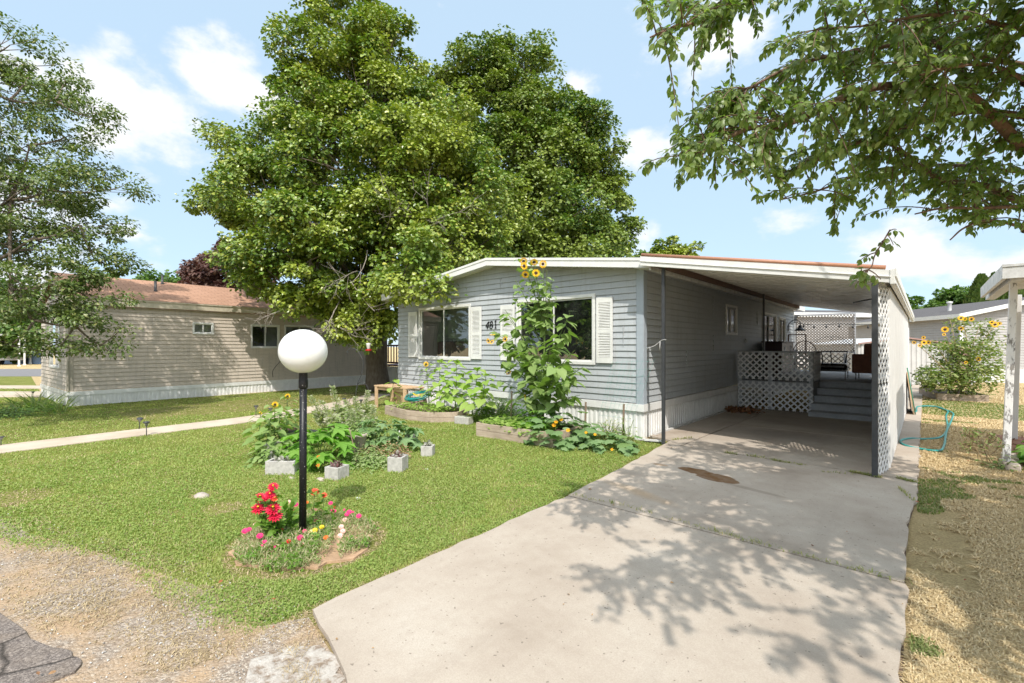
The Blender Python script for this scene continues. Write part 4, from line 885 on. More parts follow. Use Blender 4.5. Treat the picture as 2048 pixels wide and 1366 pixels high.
mb = MB(); g2 = G0 - GN * 2; mb.faces([(*(G0 + GN * .25 - GU * .2), 3.77), (*(G0 + GN * .25 + GU * 8.8), 3.77), (*(g2 + GU * 8.8), 4.1), (*(g2 - GU * .2), 4.1)], [(0, 1, 2, 3)]); mb.build('roof', M['shingle_dark'], gh)
mb = MB(); rr = camxy((1768 - 1024) / FPX, 22.5); mb.obox((*rr, 1.85), (*(GU * .75), 0), (*(GN * .04), 0), (0, 0, .12)); mb.obox((*(rr - GU * .7), .9), (*(GU * .04), 0), (*(GN * .04), 0), (0, 0, .9)); mb.obox((*(rr + GU * .7), .9), (*(GU * .04), 0), (*(GN * .04), 0), (0, 0, .9)); single(mb, 'fence', plain('red_rail', (.32, .07, .04), .6), 'short red painted rail showing above the white shed roof', 'fence', (rr[0], rr[1], 0))
# white metal shed
S0 = camxy((1806 - 1024) / FPX, 18.6); SU = GU; SN = GN; hw = 1.95
sd = thing('garden_shed', 'white ribbed metal shed with a dusty mauve door', 'shed', (S0[0], S0[1], 0))
sg = lambda s: 1.66 + .22 * (1 - abs(s - hw) / hw)
dS = (hw + .52, hw + 1.02)
mb = MB(); ribbed(mb, S0 - SU * hw, SU, SN, hw * 2, .05, sg, .22, .035); ribbed(mb, S0 + SU * hw, -SN, SU, 2.4, .05, lambda s: 1.64, .22, .02); ribbed(mb, S0 - SU * hw - SN * 2.4, SN, -SU, 2.4, .05, lambda s: 1.64, .22, .02); mb.build('wall', plain('shed_white_metal', (.50, .49, .475), .5, dirt=.18, scale=2.5), sd)
mb = MB(); MV = plain('mauve_panel', (.33, .20, .175), .55, dirt=.1); mb.obox((*(S0 + SU * (dS[0] + dS[1]) / 2 + SN * .04), .80), (*(SU * .25), 0), (*(SN * .012), 0), (0, 0, .76)); mb.build('door', MV, sd)
mb = MB(); mb.obox((*(S0 + SU * (dS[1] + .05) + SN * .045), .82), (*(SU * .035), 0), (*(SN * .015), 0), (0, 0, .80))
mb.build('door_frame', M['white'], sd)
rz = lambda s: 1.69 + .24 * (1 - abs(s) / hw)
q = lambda s, n, z: (*(S0 + SU * s + SN * n), z)
mb = MB(); mb.faces([q(-hw - .1, .12, rz(hw)), q(0, .12, rz(0)), q(0, -2.5, rz(0)), q(-hw - .1, -2.5, rz(hw)), q(hw + .1, .12, rz(hw)), q(hw + .1, -2.5, rz(hw))], [(0, 1, 2, 3), (1, 4, 5, 2)]); mb.build('roof', M['galv'], sd)
mb = MB(); mb.extr([q(0, .13, rz(0) + .03), q(hw + .1, .13, rz(hw) + .03), q(hw + .1, .13, rz(hw) - .02), q(0, .13, rz(0) - .02)], (*(SN * -.02), 0)); mb.extr([q(-hw - .1, .13, rz(hw) + .03), q(0, .13, rz(0) + .03), q(0, .13, rz(0) - .02), q(-hw - .1, .13, rz(hw) - .02)], (*(SN * -.02), 0)); mb.build('roof_edge', MV, sd)
# neighbour's carport at the right edge
nc = thing('carport', 'corner of a weathered white metal carport roof on peeling posts at the right', 'carport', (.85, 8.9, 0))
zc = 2.42
mb = MB(); mb.box((.70, 8.25, zc), (.74, 11.2, zc + .17)); mb.box((.70, 8.21, zc), (4.0, 8.25, zc + .17)); mb.box((.695, 8.2, zc + .14), (4.0, 8.205, zc + .175)); mb.build('roof_edge', M['white_old'], nc, bevel=.004)
mb = MB(); V = []; F = []; ys = []; y = 8.25
while y < 11.2:
    for f, h in ((0, 0), (.4, 0), (.5, .03), (.9, .03)): ys.append((y + f * .2, h))
    y += .2
for (y, h) in ys: V += [(.74, y, zc + .10 + h), (4, y, zc + .2 + h)]
for i in range(len(ys) - 1): F.append((2 * i, 2 * i + 1, 2 * i + 3, 2 * i + 2))
mb.faces(V, F); mb.faces([(a, b, c - .01) for a, b, c in V], [tuple(reversed(f)) for f in F]); mb.build('roof_sheet', M['galv'], nc)
mb = MB(); mb.box((.80, 8.4, zc - .0), (.92, 11.8, zc + .09)); mb.build('beam', M['white_old'], nc)
t = NT('peeling_white_paint'); n_ = t.noise(16, 6, .7, t.scalev(t.pos(), (1, 1, .4))); t.bsdf(t.ramp(n_, [(.45, (.72, .71, .69)), (.54, (.66, .65, .64)), (.57, (.22, .21, .20)), (.8, (.3, .27, .24))]), .7, normal=t.bump(n_, .4, .01)); M['peel'] = t.m
for (x0, y0, x1, y1, m_) in ((.79, 8.87, .86, 8.87, M['peel']), (1.12, 11.5, 1.17, 11.5, M['galv'])):
    mb = MB(); mb.beam((x0, y0, .03), (x1, y1, zc + .04), .075, .075, up=(0, 1, 0)); mb.build('post', m_, nc, bevel=.006)
for (x, y, lx_, ly_) in ((.83, 8.72, .14, .38), (1.2, 8.50, .38, .09), (1.6, 8.5, .38, .09)):
    pass
r0 = thing('garden_edging', 'low concrete block edging around the post of the right carport', 'edging', (.85, 8.6, 0))
for (x, y, a, b, rz_) in ((.82, 8.85, .15, .42, .05), (1.15, 8.48, .44, .15, .0), (1.62, 8.47, .44, .15, .04), (.87, 9.38, .15, .44, -.03)):
    mb = MB(); c_, s_2 = math.cos(rz_), math.sin(rz_); mb.obox((x, y, .045), (a / 2 * c_, a / 2 * s_2, 0), (-b / 2 * s_2, b / 2 * c_, 0), (0, 0, .045)); mb.build('edging_block', M['stone'], r0, bevel=.012)
mb = MB(); n = 500; pp_ = np.stack([1.0 + rng.random(n) * 1.2, 8.6 + rng.random(n) * 3, .012 + rng.random(n) * .03], 1); mb.inst(LEAF_SMALL, pp_, frames(rdir(n), rdir(n, 1.5)), .05 + rng.random(n) * .06); mb.prism([(.95, 8.55), (3, 8.55), (3, 12), (.95, 12)], .002, .012); setp(mb.build('bark_mulch', leafmat('red_brown_mulch', [(.2, .085, .05), (.3, .15, .09), (.12, .06, .04)], .0, .9)), 'red brown wood chips inside the block edging at the right', 'mulch', kind='stuff')
# ---------------------------------------------------------------- across the street on the left
sheet('park_road', [tuple(P(-700, 738)[:2]), tuple(P(-700, 753)[:2] * 1.0), tuple(P(170, 753)[:2]), tuple(P(170, 738)[:2])], .010, M['dark_asphalt'] if False else plain('grey_road_asphalt', (.20, .19, .19), .9, dirt=.2, scale=3, bump=.3), thick=.004)
sheet('pavement', [tuple(P(-700, 782)[:2]), tuple(P(-700, 795)[:2]), tuple(P(84, 795)[:2]), tuple(P(84, 784)[:2])], .02, M['path'], thick=.015)
sheet('kerb_strip', [tuple(P(-700, 769)[:2]), tuple(P(-700, 773)[:2]), tuple(P(84, 778)[:2]), tuple(P(84, 772)[:2])], .02, M['path'], thick=.015)

# ---------------------------------------------------------------- trees
def crown_tree(name, label, base, trunk, lobes, leaf, lsize, mats, nleaf, clump_r=.55, dens=1.0, cat='tree', limb_r=.16, flat=.6, droop=0.0, group=None, bare=0, twig_r=.012, per_clump=110, rs=1.0, small=.0, sat=0):
    """trunk: list of points from the ground up with radius; lobes: (centre, (rx,ry,rz), weight)"""
    root = thing(name, label, cat, base, group=group)
    tr = smoothpath([q[:3] for q in trunk], 5); rr = np.interp(np.linspace(0, 1, len(tr)), np.linspace(0, 1, len(trunk)), [q[3] for q in trunk])
    rr = rr * (1 + .06 * np.sin(np.arange(len(rr)) * 1.7))
    tm = MB(); tm.tube(tr, rr, 12); tm.build('trunk', mats['bark'], root)
    if sat:
        extra = []
        for (c, r, w) in lobes:
            for _ in range(sat):
                d = rdir(1, .5)[0]; k = rng.uniform(.22, .38); extra.append((A3(c) + d * A3(r) * rs * rng.uniform(1.0, 1.18), tuple(A3(r) * k), 1.3))
        lobes = list(lobes) + extra
    area = np.array([(r[0] * r[1] + r[0] * r[2] + r[1] * r[2]) * w for _, r, w in lobes]); area /= area.sum()
    lim = MB(); P_, N_, D_ = [], [], []
    for (c, r, w), ar in zip(lobes, area):
        c = A3(c); r = A3(r) * rs; nl = int(nleaf * ar); ncl = max(5, int(nl / per_clump))
        j = np.argmin(np.abs(tr[:, 2] - max(tr[1][2], c[2] - .55 * np.linalg.norm((c - tr[-1])[:2]) - r[2] * .3))); st = tr[j]
        lr = min(limb_r, .018 + .055 * float(r.mean()))
        if r.mean() < small and len(lobes) > 5:
            best = [A3(q[0]) for q in lobes if np.mean(q[1]) * rs > r.mean() * 1.15 and abs(q[2]) > 0]
            if best: st = min(best, key=lambda q: np.linalg.norm(q - c)); lr *= .6
        limb = bez(st, (st * .4 + c * .6) + A3((0, 0, -.15 * np.linalg.norm(c - st))), c, 9); lim.tube(limb, np.linspace(min(lr, rr[j] * .8), lr * .28, 9), 7, cap=False)
        d = rdir(ncl); rad = .62 + .38 * rng.random(ncl) ** .6
        cc = c + d * r * rad[:, None]
        for q in cc[:: 2]:
            k = rng.integers(4, 9); m_ = (limb[k] + q) / 2 + rng.normal(size=3) * .15 * r.mean() * .5
            lim.tube(bez(limb[k], m_, q, 6), np.linspace(lr * .22, min(twig_r, lr * .2), 6), 5, cap=False)
        per = np.maximum(20, rng.normal(nl / ncl, nl / ncl * .35, ncl)).astype(int)
        idx = np.repeat(np.arange(ncl), per); n = len(idx)
        cr = clump_r * (.6 + .8 * rng.random(ncl))
        u = rdir(n, .25) * (.35 + .65 * rng.random(n) ** .6)[:, None] * cr[idx][:, None]; u[:, 2] *= flat
        pos = cc[idx] + u; pos[:, 2] -= droop * (np.abs(u[:, 0]) + np.abs(u[:, 1]))
        outw = norm(u * 1.2 + (pos - c) / r * .3 * cr[idx][:, None])
        nrm = norm(outw * .5 + rdir(n) * .55 + A3((0, 0, .4)) + A3(sv) * .4); dd = norm(outw + rdir(n) * .7 + A3((0, 0, -.45)))
        P_.append(pos); N_.append(nrm); D_.append(dd)
    lim.build('limbs', mats['bark'], root)
    pos = np.concatenate(P_); nn = np.concatenate(N_); dd = np.concatenate(D_)
    cm = MB(); cm.inst(leaf, pos, frames(dd, nn), lsize * (.65 + .7 * rng.random(len(pos)))); cm.build('crown', mats['leaf'], root)
    return root
bark = barkmat('grey_brown_bark', (.10, .075, .055), (.22, .18, .14)); bark2 = barkmat('reddish_bark', (.11, .07, .05), (.26, .17, .125), 25)
mp_leaf = leafmat('maple_leaf', [(.065, .125, .013), (.115, .20, .022), (.19, .28, .035), (.08, .14, .015), (.36, .36, .05)], .13, .36, .6, pn=(.6, (.34, .37, .045)))
mp_leaf2 = leafmat('maple_leaf_deep', [(.045, .095, .01), (.075, .145, .016), (.12, .195, .024), (.22, .25, .035)], .13, .4, .5, pn=(.5, (.22, .26, .04)))
def L(px, py, t, rx, ry=None, rz=None, w=1.0):
    return (PT(px, py, t), (rx, ry or rx, rz or rx * .85), w)
tb = np.array([-14.6, 9.2, 0])
crown_tree('maple_tree', 'huge broad green maple rising beyond the left end of the grey home', tb,
    [(*tb, .42), (tb[0] - .1, tb[1], 1.5, .36), (tb[0] + .1, tb[1] + .1, 4, .3), (tb[0] - .2, tb[1] + .3, 7, .2), (tb[0] - .1, tb[1] + .3, 9.8, .06)],
    [L(690, 60, 17, 1.7, rz=1.5), L(640, 130, 16.5, 1.7), L(770, 110, 17, 1.6), L(720, 200, 16, 2.2), L(610, 190, 16.5, 1.3), L(810, 230, 17, 1.8),
     L(640, 250, 15.5, 1.8), L(560, 330, 16, 1.5), L(480, 310, 16.3, .9, rz=.7), L(435, 280, 16.5, .45, rz=.4), L(470, 400, 15.8, 1.25, rz=1.0), L(420, 410, 16, .6, rz=.5), L(520, 390, 15, 1.5),
     L(690, 330, 14.6, 2.0), L(800, 330, 14.2, 1.9), L(880, 280, 14.6, 1.6), L(900, 370, 14.2, 1.8), L(560, 480, 14, 1.45), L(640, 450, 13.4, 1.3), L(620, 520, 13.2, 1.0, rz=.9),
     L(800, 430, 13.2, .95), L(760, 420, 14, 1.5), L(545, 555, 14, 1.0, rz=.7), L(620, 602, 14, 1.0, rz=.5), L(720, 610, 14.6, 1.3), L(690, 560, 15.5, 1.4),
     L(815, 520, 11.9, .78, rz=.75), L(800, 568, 11.4, .46, rz=.42), L(870, 500, 13.4, 1.2, rz=.9), L(930, 470, 14.5, 1.6), L(850, 572, 10.9, .26, rz=.15), L(870, 585, 10.7, .15, rz=.1, w=.7), L(500, 520, 14.5, .8), L(960, 400, 16, 1.6), L(700, 645, 13.9, .95, rz=.6), L(760, 610, 13.4, .85, rz=.7), L(745, 660, 13.6, .6, rz=.5), L(670, 600, 13.8, .9, rz=.6), L(780, 500, 15.5, 1.8, w=.7), L(690, 480, 16.5, 2.2, w=.5)],
    LEAF_MAPLE, .096, dict(bark=bark, leaf=mp_leaf), 195000, .5, limb_r=.15, per_clump=190, rs=.9, small=.8, sat=1)
tb = np.array([-13.9, 16.6, 0])
crown_tree('maple_tree', 'tall dark green maple with a rounded crown standing behind the roof of the grey home', tb,
    [(*tb, .38), (tb[0], tb[1], 3, .33), (tb[0] + .2, tb[1], 7, .24), (tb[0], tb[1], 10, .12), (tb[0] + .1, tb[1], 12, .05)],
    [L(960, 150, 22, 2.0), L(1050, 150, 22, 1.5, rz=1.8), L(900, 200, 22, 1.6), L(1010, 220, 21.5, 2.6), L(1090, 230, 21.5, 2.0), L(1150, 270, 21.5, 1.1), L(1075, 115, 22.5, .7, rz=.9), L(1155, 225, 22, .6, rz=.8),
     L(1160, 330, 21, 1.8), L(1080, 330, 20.5, 2.6), L(980, 320, 20.5, 2.4), L(1205, 350, 21, 1.0), L(1190, 410, 20.5, 1.5), L(1110, 430, 19.5, 2.4), L(1010, 430, 19, 2.4), L(1225, 470, 20.5, 1.1, rz=.8),
     L(1200, 500, 20, 1.6, rz=1.0), L(1120, 510, 19, 2.0, rz=1.2), L(1030, 500, 18.5, 1.8, rz=1.2), L(950, 500, 18, 1.6, rz=1.2), L(890, 470, 19, 1.8)],
    LEAF_MAPLE, .12, dict(bark=bark, leaf=mp_leaf2), 135000, .58, limb_r=.15, per_clump=190, rs=.9, small=.8, sat=1)
# bare twigs at the front of the maple
bt = thing('bare_branches', 'bundle of bare grey dead twigs hanging out of the big maple beside the grey home', 'branches', PT(710, 560, 12.7))
for (px, py, dx, dy, t_) in ((735, 500, -60, 90, 12.6), (760, 480, 40, -60, 12.4), (700, 560, 60, 80, 12.4), (680, 600, -30, 50, 12.6), (820, 460, 60, -40, 12.3), (590, 610, -60, 30, 12.8), (650, 640, 60, 20, 12.6)):
    m_ = MB()
    def tw(p, d, l, r, k):
        q = p + d * l + rng.normal(size=3) * l * .12; m_.tube(bez(p, (p + q) / 2 + rng.normal(size=3) * l * .1, q, 5), np.linspace(r, r * .6, 5), 5, cap=False)
        if k > 0:
            for _ in range(3): tw(p + (q - p) * (.4 + .6 * rng.random()), norm(d + rng.normal(size=3) * .6), l * (.55 + .2 * rng.random()), r * .6, k - 1)
    a = PT(px, py, t_ + .8); b = PT(px + dx, py + dy, t_); tw(a, norm(b - a), np.linalg.norm(b - a) * .8, .014, 3); m_.build('twig', barkmat('grey_dead_bark', (.22, .18, .15), (.38, .34, .29)) if 'dead' not in M else M['dead'], bt)
    M['dead'] = bpy.data.materials['grey_dead_bark']
# left tree, close to the street corner of the tan home
hw_leaf = leafmat('small_grey_green_leaf', [(.07, .115, .022), (.105, .155, .034), (.15, .195, .05), (.08, .12, .022), (.25, .25, .085)], .22, .42, .5)
tb = np.array([-15.3, -1.9, 0])
lob = []
for (px, py, t_, rx, rz, w) in ((20, 90, 10.4, .8, .7, 1), (60, 150, 10.4, .8, .5, 1), (130, 160, 10.5, .5, .35, 1), (20, 200, 10.2, 1.2, .8, 1), (110, 200, 10.2, .9, .4, 1), (180, 235, 10.4, .65, .28, 1), (140, 270, 10.3, .7, .35, 1), (60, 290, 10, 1.3, .6, 1), (150, 330, 10.2, .8, .3, 1),
     (200, 380, 10.2, .8, .3, 1), (245, 372, 10.3, .5, .2, 1), (100, 380, 9.8, 1.3, .6, 1), (20, 400, 9.6, 1.6, .8, 1), (160, 450, 9.8, 1.0, .4, 1), (190, 520, 10, .8, .35, 1), (60, 480, 9.4, 1.5, .7, 1), (230, 530, 10.2, .5, .22, 1), (110, 560, 9.4, 1.1, .5, 1),
     (20, 580, 9, 1.3, .7, 1), (180, 590, 9.6, .75, .3, .8), (70, 640, 9, 1.1, .45, 1), (150, 650, 9.5, .8, .25, .8), (200, 690, 9.7, .55, .16, .8), (225, 705, 9.8, .3, .1, .8), (20, 690, 8.8, .8, .3, .8), (120, 690, 9.2, .6, .2, .8), (-120, 300, 10, 2.6, 2.2, .6), (-160, 520, 9.5, 2.6, 1.8, .6), (-60, 120, 10.5, 2, 1.4, .6), (240, 660, 9.9, .35, .12, .8), (75, 700, 9.2, .5, .2, .8)):
    lob.append(L(px, py, t_, rx, rz=rz, w=w))
crown_tree('crabapple_tree', 'airy grey green tree with layered boughs in front of the tan home', tb,
    [(*tb, .24), (tb[0] + .1, tb[1] + .1, 1.6, .2), (tb[0] + .2, tb[1] + .5, 4, .15), (tb[0] + .3, tb[1] + .8, 8.3, .04)], lob, LEAF_OVAL, .07, dict(bark=bark, leaf=hw_leaf), 58000, .28, limb_r=.07, flat=.5, twig_r=.006, rs=.86, small=.95)
# background trees
far_leaf = leafmat('far_green_leaf', [(.06, .12, .02), (.09, .16, .03), (.12, .19, .04)], .25, .5)
pur_leaf = leafmat('purple_leaf', [(.07, .035, .035), (.12, .06, .05), (.16, .10, .07)], .2, .5, tcol=(1.5, .9, .8))
def far_tree(name, label, px, py, t, w, h, leafm, n=7000, ls=.3, group=None):
    c = PT(px, py, t); b = np.array([c[0], c[1], 0]); lob = []
    for k in range(9):
        d = rdir(1)[0]; lob.append((c + d * A3((w * .3, w * .3, h * .28)) - A3((0, 0, h * .32)), (w * .22, w * .22, h * .2), 1))
    lob.append((c - A3((0, 0, h * .45)), (w * .4, w * .4, h * .35), 1.5)); lob.append((c - A3((0, 0, h * .18)), (w * .2, w * .2, h * .16), 1.2))
    crown_tree(name, label, b, [(*b, .25), (b[0], b[1], c[2] * .5, .18), (*(c - A3((0, 0, h * .3))), .05)], lob, LEAF_MAPLE, ls, dict(bark=bark, leaf=leafm), n, w * .09, limb_r=.08, group=group)
far_tree('purple_leaf_tree', 'dark purple leaved tree rising behind the brown roof of the tan home', 455, 495, 30, 5.6, 4.6, pur_leaf, 12000, .17)
far_tree('purple_leaf_tree', 'smaller purple leaved tree at the left of the larger purple one behind the tan home', 410, 545, 33, 3.6, 2.6, pur_leaf, 6000, .17)
far_tree('shade_tree', 'distant green tree top just showing over the ridge of the tan home', 300, 548, 40, 6, 3, far_leaf, 5000, .25)
far_tree('shade_tree', 'bright green tree top showing over the middle of the grey roof', 1350, 490, 30, 3.4, 3, mp_leaf, 8000, .17)
far_tree('shade_tree', 'thin green tree top at the right edge of the big maples behind the roof', 1285, 505, 34, 2.2, 2, far_leaf, 2500, .17)
far_tree('shade_tree', 'green tree top peeking out behind the carport roof edge', 1790, 598, 34, 3.6, 3.6, far_leaf, 5000, .18)
far_tree('shade_tree', 'dark green spreading tree behind the pale home left of the cedars', 1905, 584, 44, 5.2, 3.6, far_leaf, 9000, .24)
ced = leafmat('cedar_spray', [(.05, .09, .015), (.08, .13, .025), (.13, .17, .04)], .2, .6)
for i, (px, py, t, w, lab) in enumerate(((1963, 556, 34, 1.25, 'leftmost and lowest of the pointed evergreens behind the pale home'), (1991, 552, 35, 1.0, 'slim middle pointed evergreen behind the pale home'), (2018, 542, 34, 1.5, 'tallest pointed evergreen behind the pale home at the right'), (2062, 560, 35, 1.4, 'pointed evergreen half hidden by the posts of the right carport'))):
    top = PT(px, py, t); H = top[2]; b = (top[0], top[1], 0); r0 = thing('cedar_tree', lab, 'evergreen', b, group='pointed evergreens behind the pale home')
    mb = MB(); mb.tube([(b[0], b[1], 0), (b[0], b[1], H * .9)], [.12, .03], 6); mb.build('trunk', bark, r0)
    n = 9000; h = rng.random(n) ** .8; a = rng.random(n) * 6.283; rad = w * np.minimum(1, (1 - h) * 2.0) ** .7 * (.78 + .25 * fnoise(a * 3, h * 14, 1.0)) * (.8 + .2 * rng.random(n))
    pos = np.stack([b[0] + rad * np.cos(a), b[1] + rad * np.sin(a), .3 + h * (H - .3)], 1); o_ = np.stack([np.cos(a), np.sin(a), np.full(n, .2)], 1)
    mb = MB(); mb.inst(LEAF_SMALL, pos, frames(norm(o_ * .4 + A3((0, 0, 1)) + rdir(n) * .3), norm(o_ + rdir(n) * .5)), .26 + rng.random(n) * .16); mb.build('crown', ced, r0)
# green mass beyond the street on the left
for i, (px, py, t, w, h, lab) in enumerate(((60, 610, 42, 9, 6, 'bright green tree across the street behind the layered tree'), (-60, 560, 45, 12, 9, 'large dark green tree across the street at the far left'), (170, 600, 48, 9, 5, 'green tree across the street behind the tan home'))):
    far_tree('shade_tree', lab, px, py, t, w, h, far_leaf, 6000, .38)

# trees across the street behind the camera: they stand in the window reflections
for i, (x_, y_, w_, h_, lab) in enumerate(((-20, -12, 10, 9, 'green street tree across the road, mirrored in the left window'), (-12, -15, 10, 9, 'broad street tree across the road, mirrored in the right window'), (13, -15, 8, 7, 'street tree across the road at the far side of the driveway'), (-30, -9, 10, 9, 'street tree across the road beyond the layered tree'))):
    c = A3((x_, y_, 4.6)); b = A3((x_, y_, 0)); lob = [(c + rdir(1)[0] * A3((w_ * .3, w_ * .3, h_ * .28)), (w_ * .24, w_ * .24, h_ * .2), 1) for _ in range(9)]
    crown_tree('street_tree', lab, b, [(*b, .25), (x_, y_, 3, .18), (x_, y_, 7, .05)], lob, LEAF_MAPLE, .5, dict(bark=bark, leaf=far_leaf), 6000, w_ * .1, limb_r=.1)
# ---------------------------------------------------------------- overhanging fruit tree at the right, trunk outside the frame
apple_leaf = leafmat('apple_leaf', [(.11, .17, .04), (.16, .225, .06), (.21, .27, .085), (.13, .19, .04), (.28, .32, .13)], .42, .38, .5, tcol=(1.5, 1.8, .7))
base = np.array([2.55, 4.9, 0.0])
ft = thing('fruit_tree', 'leafy tree reaching over the driveway from the right with drooping boughs', 'tree', base)
fork = base + A3((-.1, -.1, 1.9))
mb = MB(); mb.tube(smoothpath([base, base + A3((.03, 0, .9)), fork, fork + A3((.1, -.1, .8)), fork + A3((.15, -.3, 2.0))], 5), np.linspace(.17, .07, 21), 12); mb.build('trunk', bark2, ft)
lm = MB(); TW = []     # twigs: (start, end)
def limbpath(pts, r0, r1, sub=True):
    p = smoothpath(pts, 6); lm.tube(p, np.linspace(r0 * .8, r1 * .8, len(p)), 8, cap=False); TW.append((p, r1)); return p
px_l = [
 ([(2048, 299, 2.9), (1998, 246, 2.75), (1937, 193, 2.65), (1875, 176, 2.55), (1752, 174, 2.45), (1650, 213, 2.4), (1568, 250, 2.35), (1494, 258, 2.3), (1430, 290, 2.25), (1385, 315, 2.2)], .042, .007),
 ([(2048, 232, 3.0), (1957, 222, 2.95), (1896, 230, 2.9), (1800, 256, 2.8), (1690, 295, 2.7), (1588, 340, 2.6), (1530, 355, 2.55)], .028, .006),
 ([(2048, 405, 3.0), (1970, 372, 2.95), (1875, 356, 2.9), (1800, 300, 2.8), (1760, 282, 2.75)], .030, .006),
 ([(2048, 412, 2.9), (1960, 416, 2.85), (1888, 416, 2.8), (1830, 428, 2.75)], .016, .005),
 ([(1937, 193, 2.65), (1912, 119, 2.75), (1855, 74, 2.85), (1814, 20, 2.9), (1780, -60, 3)], .030, .012),
 ([(1870, 90, 2.8), (1826, 86, 2.75), (1690, 106, 2.6), (1588, 131, 2.5), (1506, 172, 2.4), (1460, 195, 2.35)], .02, .005),
 ([(1790, -60, 3.2), (1640, -30, 2.7), (1500, -10, 2.4), (1440, 20, 2.3), (1412, 41, 2.2), (1342, 57, 2.1), (1300, 75, 2.1)], .022, .005),
 ([(2048, 130, 3.1), (1950, 110, 3.0), (1880, 60, 3.0), (1900, -20, 3.1)], .022, .008),
 ([(2048, 160, 2.6), (1980, 130, 2.5), (1900, 135, 2.3), (1840, 150, 2.2)], .015, .005),
 ([(1780, 460, 2.6), (1768, 480, 2.55), (1750, 510, 2.45), (1742, 535, 2.4), (1722, 545, 2.35)], .005, .003),
 ([(2048, 455, 2.6), (1980, 440, 2.6), (1930, 455, 2.5), (1900, 480, 2.5)], .012, .004),
 ([(2048, 345, 3.4), (1900, 330, 3.3), (1750, 340, 3.0), (1640, 380, 2.8), (1560, 400, 2.7)], .018, .004),
 ([(2048, 60, 2.6), (1960, 40, 2.5), (1860, 30, 2.35), (1740, 50, 2.3), (1640, 60, 2.25)], .015, .004),
 ([(1570, 250, 2.35), (1500, 230, 2.4), (1440, 215, 2.4), (1410, 225, 2.4)], .01, .004)]
for pts, r0, r1 in px_l: limbpath([PT(*q) for q in pts], r0, r1)
# joins from the crown edge back to the trunk, and boughs outside the frame that shade the driveway
for q in (px_l[0][0][0], px_l[1][0][0], px_l[2][0][0], px_l[3][0][0], px_l[7][0][0], px_l[8][0][0], px_l[10][0][0], px_l[11][0][0], px_l[12][0][0]):
    e = PT(*q); s_ = fork + A3((.05, -.1, min(1.6, max(0, (e[2] - 2.0) * .5)))); lm.tube(bez(s_, (s_ + e) / 2 + A3((0, 0, .25)), e, 8), np.linspace(.07, .035, 8), 8, cap=False)
NB = []
for k in range(34):
    a = rng.uniform(-3.3, 1.2) if k > 8 else rng.uniform(2.0, 3.6); h = rng.uniform(.3, 2.6); l = rng.uniform(1.2, 2.7)
    s_ = fork + A3((0, 0, rng.uniform(0, 1.7))); e = s_ + A3((math.cos(a) * l, math.sin(a) * l, h - .2)); p = bez(s_, (s_ + e) / 2 + A3((0, 0, .5)), e, 10)
    lm.tube(p, np.linspace(.035, .006, 10), 6, cap=False); NB.append(p)
for (X, Y, h) in ((.6, 1.2, 3.6), (1.4, 1.5, 4.4), (.2, 2.2, 4.2), (1.0, .8, 3.8), (1.9, .6, 3.9), (-.2, 3.0, 4.0), (.5, 3.2, 4.6), (1.2, 2.6, 3.4), (2.2, 1.6, 3.2), (.8, 4.2, 4.8), (2.2, 2.8, 4.6), (1.6, 3.6, 3.6), (.1, 1.4, 4.0), (3.2, 3.0, 3.6), (2.6, .6, 3.4), (-.5, 2.2, 3.9), (3.4, 1.6, 3.8), (1.2, 5.6, 4.2), (.9, 1.9, 3.9), (1.6, 2.4, 4.2), (.4, 2.7, 4.3), (1.3, 3.3, 4.1), (.7, .7, 3.7), (1.9, 3.6, 4.8), (2.4, 2.2, 3.9), (.6, 3.6, 3.5), (1.0, 4.0, 3.4), (.7, 3.0, 3.3), (1.3, 3.0, 3.5), (.9, 3.4, 3.9), (.4, 4.3, 3.6), (1.5, 4.4, 3.7), (.3, 3.5, 4.2), (1.6, 2.0, 3.4), (.5, 2.3, 3.6), (1.1, 1.9, 3.5), (1.7, 1.9, 3.8)):
    e = A3((X, Y, h)); p = bez(fork + A3((0, 0, .9)), (fork + e) / 2 + A3((0, 0, 1.0)), e, 12); lm.tube(p, np.linspace(.04, .006, 12), 6, cap=False); NB.append(p)
lm.build('limbs', bark2, ft)
# twigs and leaves
tw = MB(); lp, ldir, ln, lsz = [], [], [], []
thin = [.12]
CROWN = [(1265, -80), (1262, 60), (1300, 90), (1345, 160), (1400, 120), (1490, 70), (1530, 110), (1440, 160), (1390, 205), (1360, 255), (1270, 300), (1285, 350), (1345, 410), (1410, 370), (1490, 360), (1510, 400), (1610, 370), (1660, 410), (1650, 470), (1690, 480), (1740, 430), (1820, 400), (1860, 440), (1930, 470), (1970, 440), (2100, 420), (2100, -80)]
if 1: pass
def proj(p):
    r_, f_ = p[0] * math.cos(YAW) + p[1] * math.sin(YAW), -p[0] * math.sin(YAW) + p[1] * math.cos(YAW); return 1024 + FPX * r_ / f_, HZ - FPX * (p[2] - EYE) / f_, f_
def keep_clear(p, chk=True):
    x_, y_, f_ = proj(p)
    if p[1] > 4.9 and p[0] < 1.0: return False
    if f_ < .5: return np.linalg.norm(p - A3((0, 0, EYE))) > .9
    if not chk or x_ < -50 or x_ > 2080 or y_ < -40 or y_ > 1500: return True
    if f_ < 1.7 or (y_ > 0 and rng.random() < thin[0]): return False
    return bool(inpoly(np.array([x_]), np.array([y_]), CROWN)[0])
